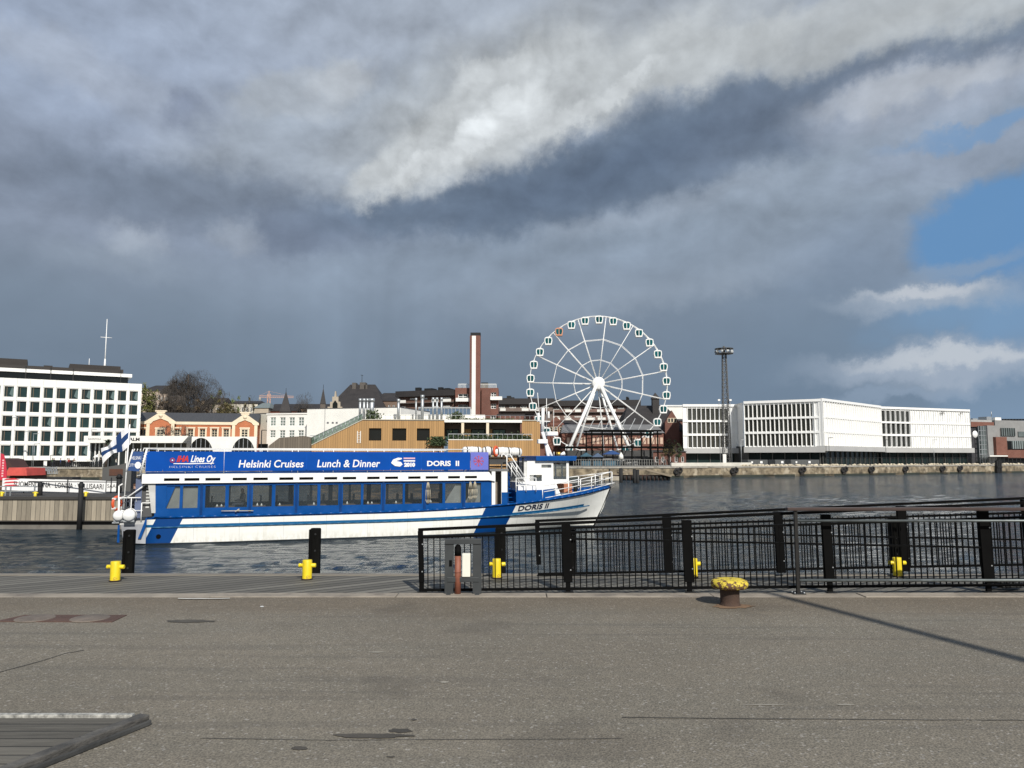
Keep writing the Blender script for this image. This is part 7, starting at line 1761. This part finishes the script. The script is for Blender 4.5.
# ---- 15. left middle distance: timber jetty, sign banner, piles, truck-like red things, gangway
YJ = 45.0
JW = plank_mat('jetty_boards', (.27, .235, .18), .27, 0, .35, .05, (5, 5, .7)); t = thing('jetty', 'grey timber faced floating jetty at the left behind the boat stern', 'jetty', (0, YJ, 0)); xj0, xj1 = -62, W(124, 510, YJ).x
zj1, zj0, zf_ = W(60, 499.5, YJ).z, W(60, 520.5, YJ).z, W(60, 527, YJ).z
mb = MB(); mb.box(xj0, xj1, 0, .12, zj0, zj1); mb.build('face_boards', JW, t); mb = MB(); mb.box(xj0, xj1 + .1, -.08, 4.4, zj1 + .002, zj1 + .16); mb.build('deck', pmat('jetty_deck', (.045, .042, .038), .9, .2, 2), t)
mb = MB(); mb.box(xj0, xj1 + .3, -.5, 4.4, -.4, zj0 - .02); mb.build('float', pmat('float_concrete', (.16, .15, .13), .8, .25, 1, stain=(.06, .055, .035), sscale=1.2), t); mb = MB(); mb.box(xj0, xj1 + .3, -.56, -.5, zj0 - .16, zj0); mb.build('wale', BLACK, t); mb = MB(); mb.box(xj0 + .1, xj1 - .1, .13, 4.2, zj0 - .2, zj1); mb.build('core', DARKM, t)
def post(px, Y, w, pt, pb, label, name='jetty_pile'):
    p = W(px, 500, Y); t = thing(name, label, 'pile', (p.x, Y, 0), 0, 'dark piles by the jetty'); zt_, zb_ = W(px, pt, Y).z, W(px, pb, Y).z; r_ = w / F * Y / 2; mb = MB(); mb.tube((0, 0, zb_), (0, 0, zt_), r_, r_, 14); mb.build('shaft', FEND, t); mb = MB(); mb.lathe([(r_ * 1.12, zt_ - .15), (r_ * 1.12, zt_ + .02), (r_ * .6, zt_ + .12), (0, zt_ + .14)], n=14); mb.build('cap', DARKM, t)
post(80.5, YJ - .75, 4.6, 484.5, 532, 'tall thin dark pile standing in front of the jetty face'); post(39.6, YJ + 1.4, 4.4, 484, 499.3, 'shorter thick dark pile on the jetty near a yellow bollard')
for px, lb in ((1.5, 'tiny yellow bollard on the jetty at the left edge of the photo'), (35, 'tiny yellow bollard on the jetty beside the thick dark pile'), (85.5, 'tiny yellow bollard on the jetty just right of the tall thin pile')):
    p = W(px, 500, YJ + .5); t = thing('mooring_bollard', lb, 'bollard', (p.x, YJ + .5, zj1 + .16), 0, 'yellow bollards on the jetty'); mb = MB(); mb.lathe([(.075, 0), (.075, .27), (0, .28)], n=14); mb.build('post', YELLOW, t); mb = MB(); mb.tube((-.15, 0, .2), (.15, 0, .2), .04, n=10); mb.build('horn', YELLOW, t)
mb = MB(); zr_ = W(20, 486.5, YJ + 1).z - zj1 - .16; o0 = W(-30, 500, YJ + 1).x
for z_ in (zr_, zr_ * .5): mb.bar((0, 0, z_), (W(36, 500, YJ + 1).x - o0, 0, z_), .05)
for px in (-20, 5, 10, 34): x_ = W(px, 500, YJ + 1).x - o0; mb.bar((x_, 0, 0), (x_, 0, zr_), .06)
t = thing('jetty_railing', 'grey pipe railing on the jetty left of the thick dark pile', 'railing', (o0, YJ + 1, zj1 + .16)); mb.build('rails', STEEL, t)
# long white banner with island names
YB_ = 49.6; f = Face(4, YB_, 107, YB_ + 1.2, 0); t = thing('sign_banner', 'long white banner with island names hung on the ferry stage behind the jetty', 'banner', (f.loc[0], f.loc[1], 0), f.rz); zt1, zb1 = f.h(5, 478.2), f.h(5, 490)
zt2, zb2 = f.h(105, 480.6), f.h(105, 493.3)
mb = MB(); N = 12
for i in range(N):
    u0, u1 = i / N, (i + 1) / N; a_, b_ = f.L * u0, f.L * u1; mb.prism([(a_, zb1 + (zb2 - zb1) * u0), (b_, zb1 + (zb2 - zb1) * u1), (b_, zt1 + (zt2 - zt1) * u1 - .015 * (i % 2)), (a_, zt1 + (zt2 - zt1) * u0)], -.02, .02)
mb.build('sheet', pmat('banner_white', (.74, .74, .73), .7, .05, 1), t)
fb_ = lambda x_, z_: (x_, -.035, z_ + (zb2 - zb1) * x_ / f.L)
letters(t, 'lettering', 'SUOMENLINNA \u00b7 LONNA \u00b7 VALLISAARI', f.x(15.5), zb1 + .26, .34, pmat('grey_letters', (.03, .033, .036), .6), fb_, bold=.006, width=f.x(105) - f.x(15.5))
mb = MB()
for k in range(3):
    z_ = zb1 + .22 + k * .2; mb.quad((.05, -.03, z_), (1.0, -.03, z_ + .04), (.7, -.03, z_ + .13), (.2, -.03, z_ + .10))
build_each(mb, 'emblem', RED_ if False else pmat('sign_red', (.55, .03, .04), .6), t)
f3 = Face(108, YB_ + 1.4, 122.5, YB_ + 1.6, 0); t2 = thing('sign_banner', 'short white banner piece ending in the letters SAARI beside the boat stern', 'banner', (f3.loc[0], f3.loc[1], 0), f3.rz); mb = MB(); mb.box(0, f3.L, -.02, .02, f3.h(115, 491.5), f3.h(115, 481.3)); mb.build('sheet', MATS['banner_white'], t2)
letters(t2, 'lettering', 'SAARI', .05, f3.h(115, 487.6), .24, MATS['grey_letters'], lambda x_, z_: (x_, -.035, z_), width=f3.L - .15)
mb = MB(); mb.box(-8, f3.L + 6.8, .1, 3.4, -.3, .85); mb.box(-8, 6.8, .08, .14, .9, zb1 - .02); 
t = thing('ferry_stage', 'dark floating ferry stage carrying the white banner behind the jetty', 'pontoon', (f.loc[0], f.loc[1] + .1, 0)); mb = MB(); mb.box(-25, 7.4, .1, 4, -.3, 1.75); mb.build('float', pmat('dark_float', (.025, .025, .025), .7, .3, 1), t); mb = MB()
for k in range(12): x_ = -24 + k * 2.8; mb.tube((x_, .2, 1.75), (x_, .2, 2.8), .035, n=6)
mb.bar((-24, .2, 2.78), (7.2, .2, 2.5), .05); mb.build('railing', DARKM, t); mb = MB(); mb.tube((7, .8, 1.7), (7, .8, 2.75), .16, n=12); mb.tube((7, .8, 2.75), (7, .8, 3.0), .22, .10, 12); mb.build('capstan', DARKM, t)
# yellow-topped low barrier strip right of the pile
t = thing('yellow_float', 'row of small dull yellow blocks behind the jetty right of the thin pile', 'blocks', (W(88, 495, YJ + 6).x, YJ + 6, .95)); mb = MB()
for k in range(9): mb.box(k * .32, k * .32 + .2, 0, .2, .22, .46 + .08 * (k % 2))
build_each(mb, 'block', pmat('dull_yellow', (.55, .40, .08), .7, .2, 3), t); mb = MB(); mb.box(-.1, 3.0, -.02, .3, -1.3, .22); mb.build('beam', pmat('beam_brown', (.16, .14, .11), .8), t)
# red flag-like banner and red hut at the left edge
p = W(3, 480, 60); t = thing('beach_flag', 'tall red feather banner with pale lettering at the left edge', 'banner', (p.x, 60, 1.0)); u = 60 / F
mb = MB(); zt_ = W(2, 454.5, 60).z - 1; zb_ = W(2, 480, 60).z - 1; mb.prism([(-4 * u, zb_), (3.6 * u, zb_), (3.0 * u, zb_ + .8), (2.0 * u, zt_ - .7), (-.6 * u, zt_), (-4 * u, zt_ + .1)], -.02, .02); mb.build('cloth', pmat('banner_red', (.55, .03, .06), .7, .15, 2), t, fix=True); mb = MB(); mb.tube((-4 * u, 0, 0), (-4 * u, 0, zt_ + .2), .03); mb.build('pole', STEEL, t)
mb = MB()
for k in range(7): mb.quad((-1.6 * u, -.03, zb_ + .25 + k * .2), (.2 * u, -.03, zb_ + .25 + k * .2), (.2 * u, -.03, zb_ + .37 + k * .2), (-1.6 * u, -.03, zb_ + .37 + k * .2))
build_each(mb, 'mark', pmat('pale_pink', (.7, .45, .45), .7), t)
Yh = 70; u = Yh / F; p = W(6, 479, Yh); t = thing('ticket_hut', 'brown hut with a red awning roof behind the white banner', 'hut', (p.x, Yh, 1.2)); mb = MB(); hz = W(20, 471.5, Yh).z - 1.2; mb.box(-6 * u, 24 * u, 0, 2.5, 0, hz); mb.build('wall', pmat('hut_brown', (.12, .06, .035), .8, .2, 1), t)
mb = MB(); mb.prism([(4 * u, hz - .35), (26 * u, hz - .35), (25 * u, hz + .30), (8 * u, hz + .36)], -.8, 2.0); mb.build('awning', pmat('awning_red', (.60, .09, .07), .7, .15, 2), t); mb = MB(); mb.prism([(-6 * u, hz + .2), (-6 * u, hz + 1.2), (0, hz + 1.1), (7 * u, hz + .2)], .1, 2.4); mb.build('roof', pmat('hut_roof', (.06, .03, .025), .8, .2, 1), t)
t = thing('hut_float', 'dark float under the brown ticket hut', 'pontoon', (p.x, Yh, 0)); mb = MB(); mb.box(-20, 8, -1.5, 5, -.3, 1.19); mb.build('float', MATS['dark_float'], t)
# aluminium truss gangway
Yg = 100; p = W(29, 472, Yg); u = Yg / F; t = thing('gangway', 'aluminium truss gangway sloping between the quay and the ferry stage', 'gangway', (p.x, Yg, 0), R(0)); mb = MB(); zA, zB = W(29, 474, Yg).z, W(49, 473.5, Yg).z; H_ = 6.2 * u; Lg = 21 * u
for y in (0, 1.6):
    mb.bar((0, y, zA), (Lg, y, zB), .1); mb.bar((2 * u, y, zA + H_ * .8), (Lg, y, zB + H_), .1)
    for k in range(8): x_ = Lg * k / 8; mb.bar((x_, y, zA), (x_ + Lg / 16, y, zA + H_ * .95), .08); mb.bar((x_ + Lg / 16, y, zA + H_ * .95), (x_ + Lg / 8, y, zA), .08)
mb.build('truss', STEEL, t); mb = MB(); mb.box(0, Lg, 0, 1.6, zA - .12, zA - .06); mb.build('deck', DARKM, t); mb = MB(); mb.box(-.5, Lg + 3, -.2, 1.8, -.3, zA - .4); mb.build('float', MATS['dark_float'], t)
# grey box building (pump house) with a rusty panel behind the stern
Yk = 88; u = Yk / F; f = Face(103, Yk, 132, Yk + 1, 0); t = thing('harbour_kiosk', 'dark grey slant topped harbour box with a rusty panel behind the boat flag', 'kiosk', (f.loc[0], f.loc[1], 0), f.rz); mb = MB(); mb.prism([(0, -.3), (0, f.h(104, 467.5)), (f.L * .55, f.h(118, 465)), (f.L, f.h(130, 461.5)), (f.L, -.3)], 0, 5); mb.build('body', pmat('kiosk_grey', (.075, .075, .072), .7, .15, 1), t, fix=True); mb = MB(); mb.box(f.x(110), f.x(123.5), -.06, -.003, f.h(115, 475.5), f.h(115, 469)); mb.build('panel', pmat('rust_panel', (.085, .035, .02), .8, .3, 2), t)
# palm in front of the pavilion, tents, flag figures
Yp = 149; p = W(106, 463, Yp); t = thing('palm_tree', 'small dark palm tree in front of the pavilion beside the boat flag', 'palm', (p.x, Yp, QZ)); h_ = W(106, 443, Yp).z - QZ; mb = MB(); mb.tube((0, 0, 0), (0, 0, h_), .28, .4, 8); mb.build('trunk', BARK, t); mb = MB(); rr = random.Random(5)
for k in range(34):
    a = rr.uniform(0, 2 * PI); e = rr.uniform(-.3, 1.1); L_ = rr.uniform(1.0, 1.6); d = Vector((math.cos(a) * math.cos(e), math.sin(a) * math.cos(e), math.sin(e))); s = d.cross(Vector((0, 0, 1))).normalized() * .14; q0 = Vector((0, 0, h_)); q1 = q0 + d * L_ * .6; q2 = q0 + d * L_ - Vector((0, 0, .5)); mb.quad(tuple(q0 - s * .4), tuple(q0 + s * .4), tuple(q1 + s), tuple(q1 - s)); mb.quad(tuple(q1 - s), tuple(q1 + s), tuple(q2))
mb.build('crown', leaf_mat('palm_leaves', (.02, .035, .015)), t)
def tent(px, w, pyt, label, Y=148.6, m=WHITE2):
    p = W(px, 463, Y); u = Y / F; t = thing('white_tent', label, 'tent', (p.x, Y, QZ)); zt_ = W(px, pyt, Y).z - QZ; hw = w * u / 2; mb = MB(); A = [(-hw, 0, zt_ - .7), (hw, 0, zt_ - .7), (hw, 2.4, zt_ - .7), (-hw, 2.4, zt_ - .7)]
    for i in range(4): mb.quad(A[i], A[(i + 1) % 4], (0, 1.2, zt_))
    mb.build('canopy', m, t); mb = MB()
    for x_, y_, _ in A: mb.box(x_ - .05 if x_ > 0 else x_, x_ if x_ > 0 else x_ + .05, y_, y_ + .05, 0, zt_ - .7)
    build_each(mb, 'post', STEEL, t)
tent(80, 15, 458, 'wide white tent on the quay below the office block'); tent(95, 5, 453.5, 'tall narrow white tent just left of the palm tree'); tent(73, 5, 462, 'small white tent left of the wide white tent')
CLO = [(.02, .02, .03), (.25, .04, .03), (.05, .08, .2), (.4, .4, .38), (.03, .05, .03), (.15, .1, .06), (.3, .28, .1)]
PL = [(51, 'dark blue'), (56, 'black'), (61, 'grey'), (66, 'red'), (69.5, 'brown'), (88, 'white'), (98, 'dark'), (112, 'pale'), (46, 'green')]
descr = ['person in dark clothes walking on the quay left of the tents', 'person in a blue jacket on the quay left of the person in red', 'person in a pale top on the quay left of the small white tent', 'person in a red jacket standing on the quay left of the tents', 'person in brown standing next to the one in the red jacket', 'person in a white top sitting area side, between the two tents', 'person in black standing close left of the palm tree', 'person in a light jacket standing right of the palm tree', 'person in green walking on the quay right of the truss gangway']
cc = [(.02, .02, .025), (.04, .07, .22), (.45, .44, .42), (.35, .04, .03), (.14, .09, .06), (.7, .7, .68), (.015, .015, .015), (.5, .48, .42), (.05, .09, .04)]
for k, (px, _) in enumerate(PL): 
    p, a = on_shore(px, .9 + (k % 3) * .5); person(descr[k], (p.x, p.y, QZ), rr.uniform(-2, 2), pose(_8=(.16, .12, .10), _12=(-.14, -.2, .10), _9=(.17, -.02, .05), _13=(-.15, -.35, .05)), SK_E, SK_R, clothes=cc[k], scale=.98)
mb = MB()
for s in (0, 1):
    pass
lamp(2.5, 2, 418, 'slim grey pole rising before the office block at the left edge', STEEL, 1, .05); lamp(12.5, 3, 432, 'slim grey lamp post before the first windows of the office block', STEEL, 1, .05); lamp(16, 4.5, 434, 'second slim grey post close right of the slim lamp post', STEEL, 1, .05); lamp(26.5, 2, 444, 'short slim post left of the truss gangway', STEEL, 1, .05); lamp(43.5, 2, 455.5, 'short lamp with a round top above the truss gangway', DARKM, 1, .06); lamp(80.5, 3, 430, 'slim lamp post before the right windows of the office block', STEEL, 1, .05)
qfence(50, 102, .5, 1.1, 2.0, 'low dark railing along the market quay below the office block', DARKM)
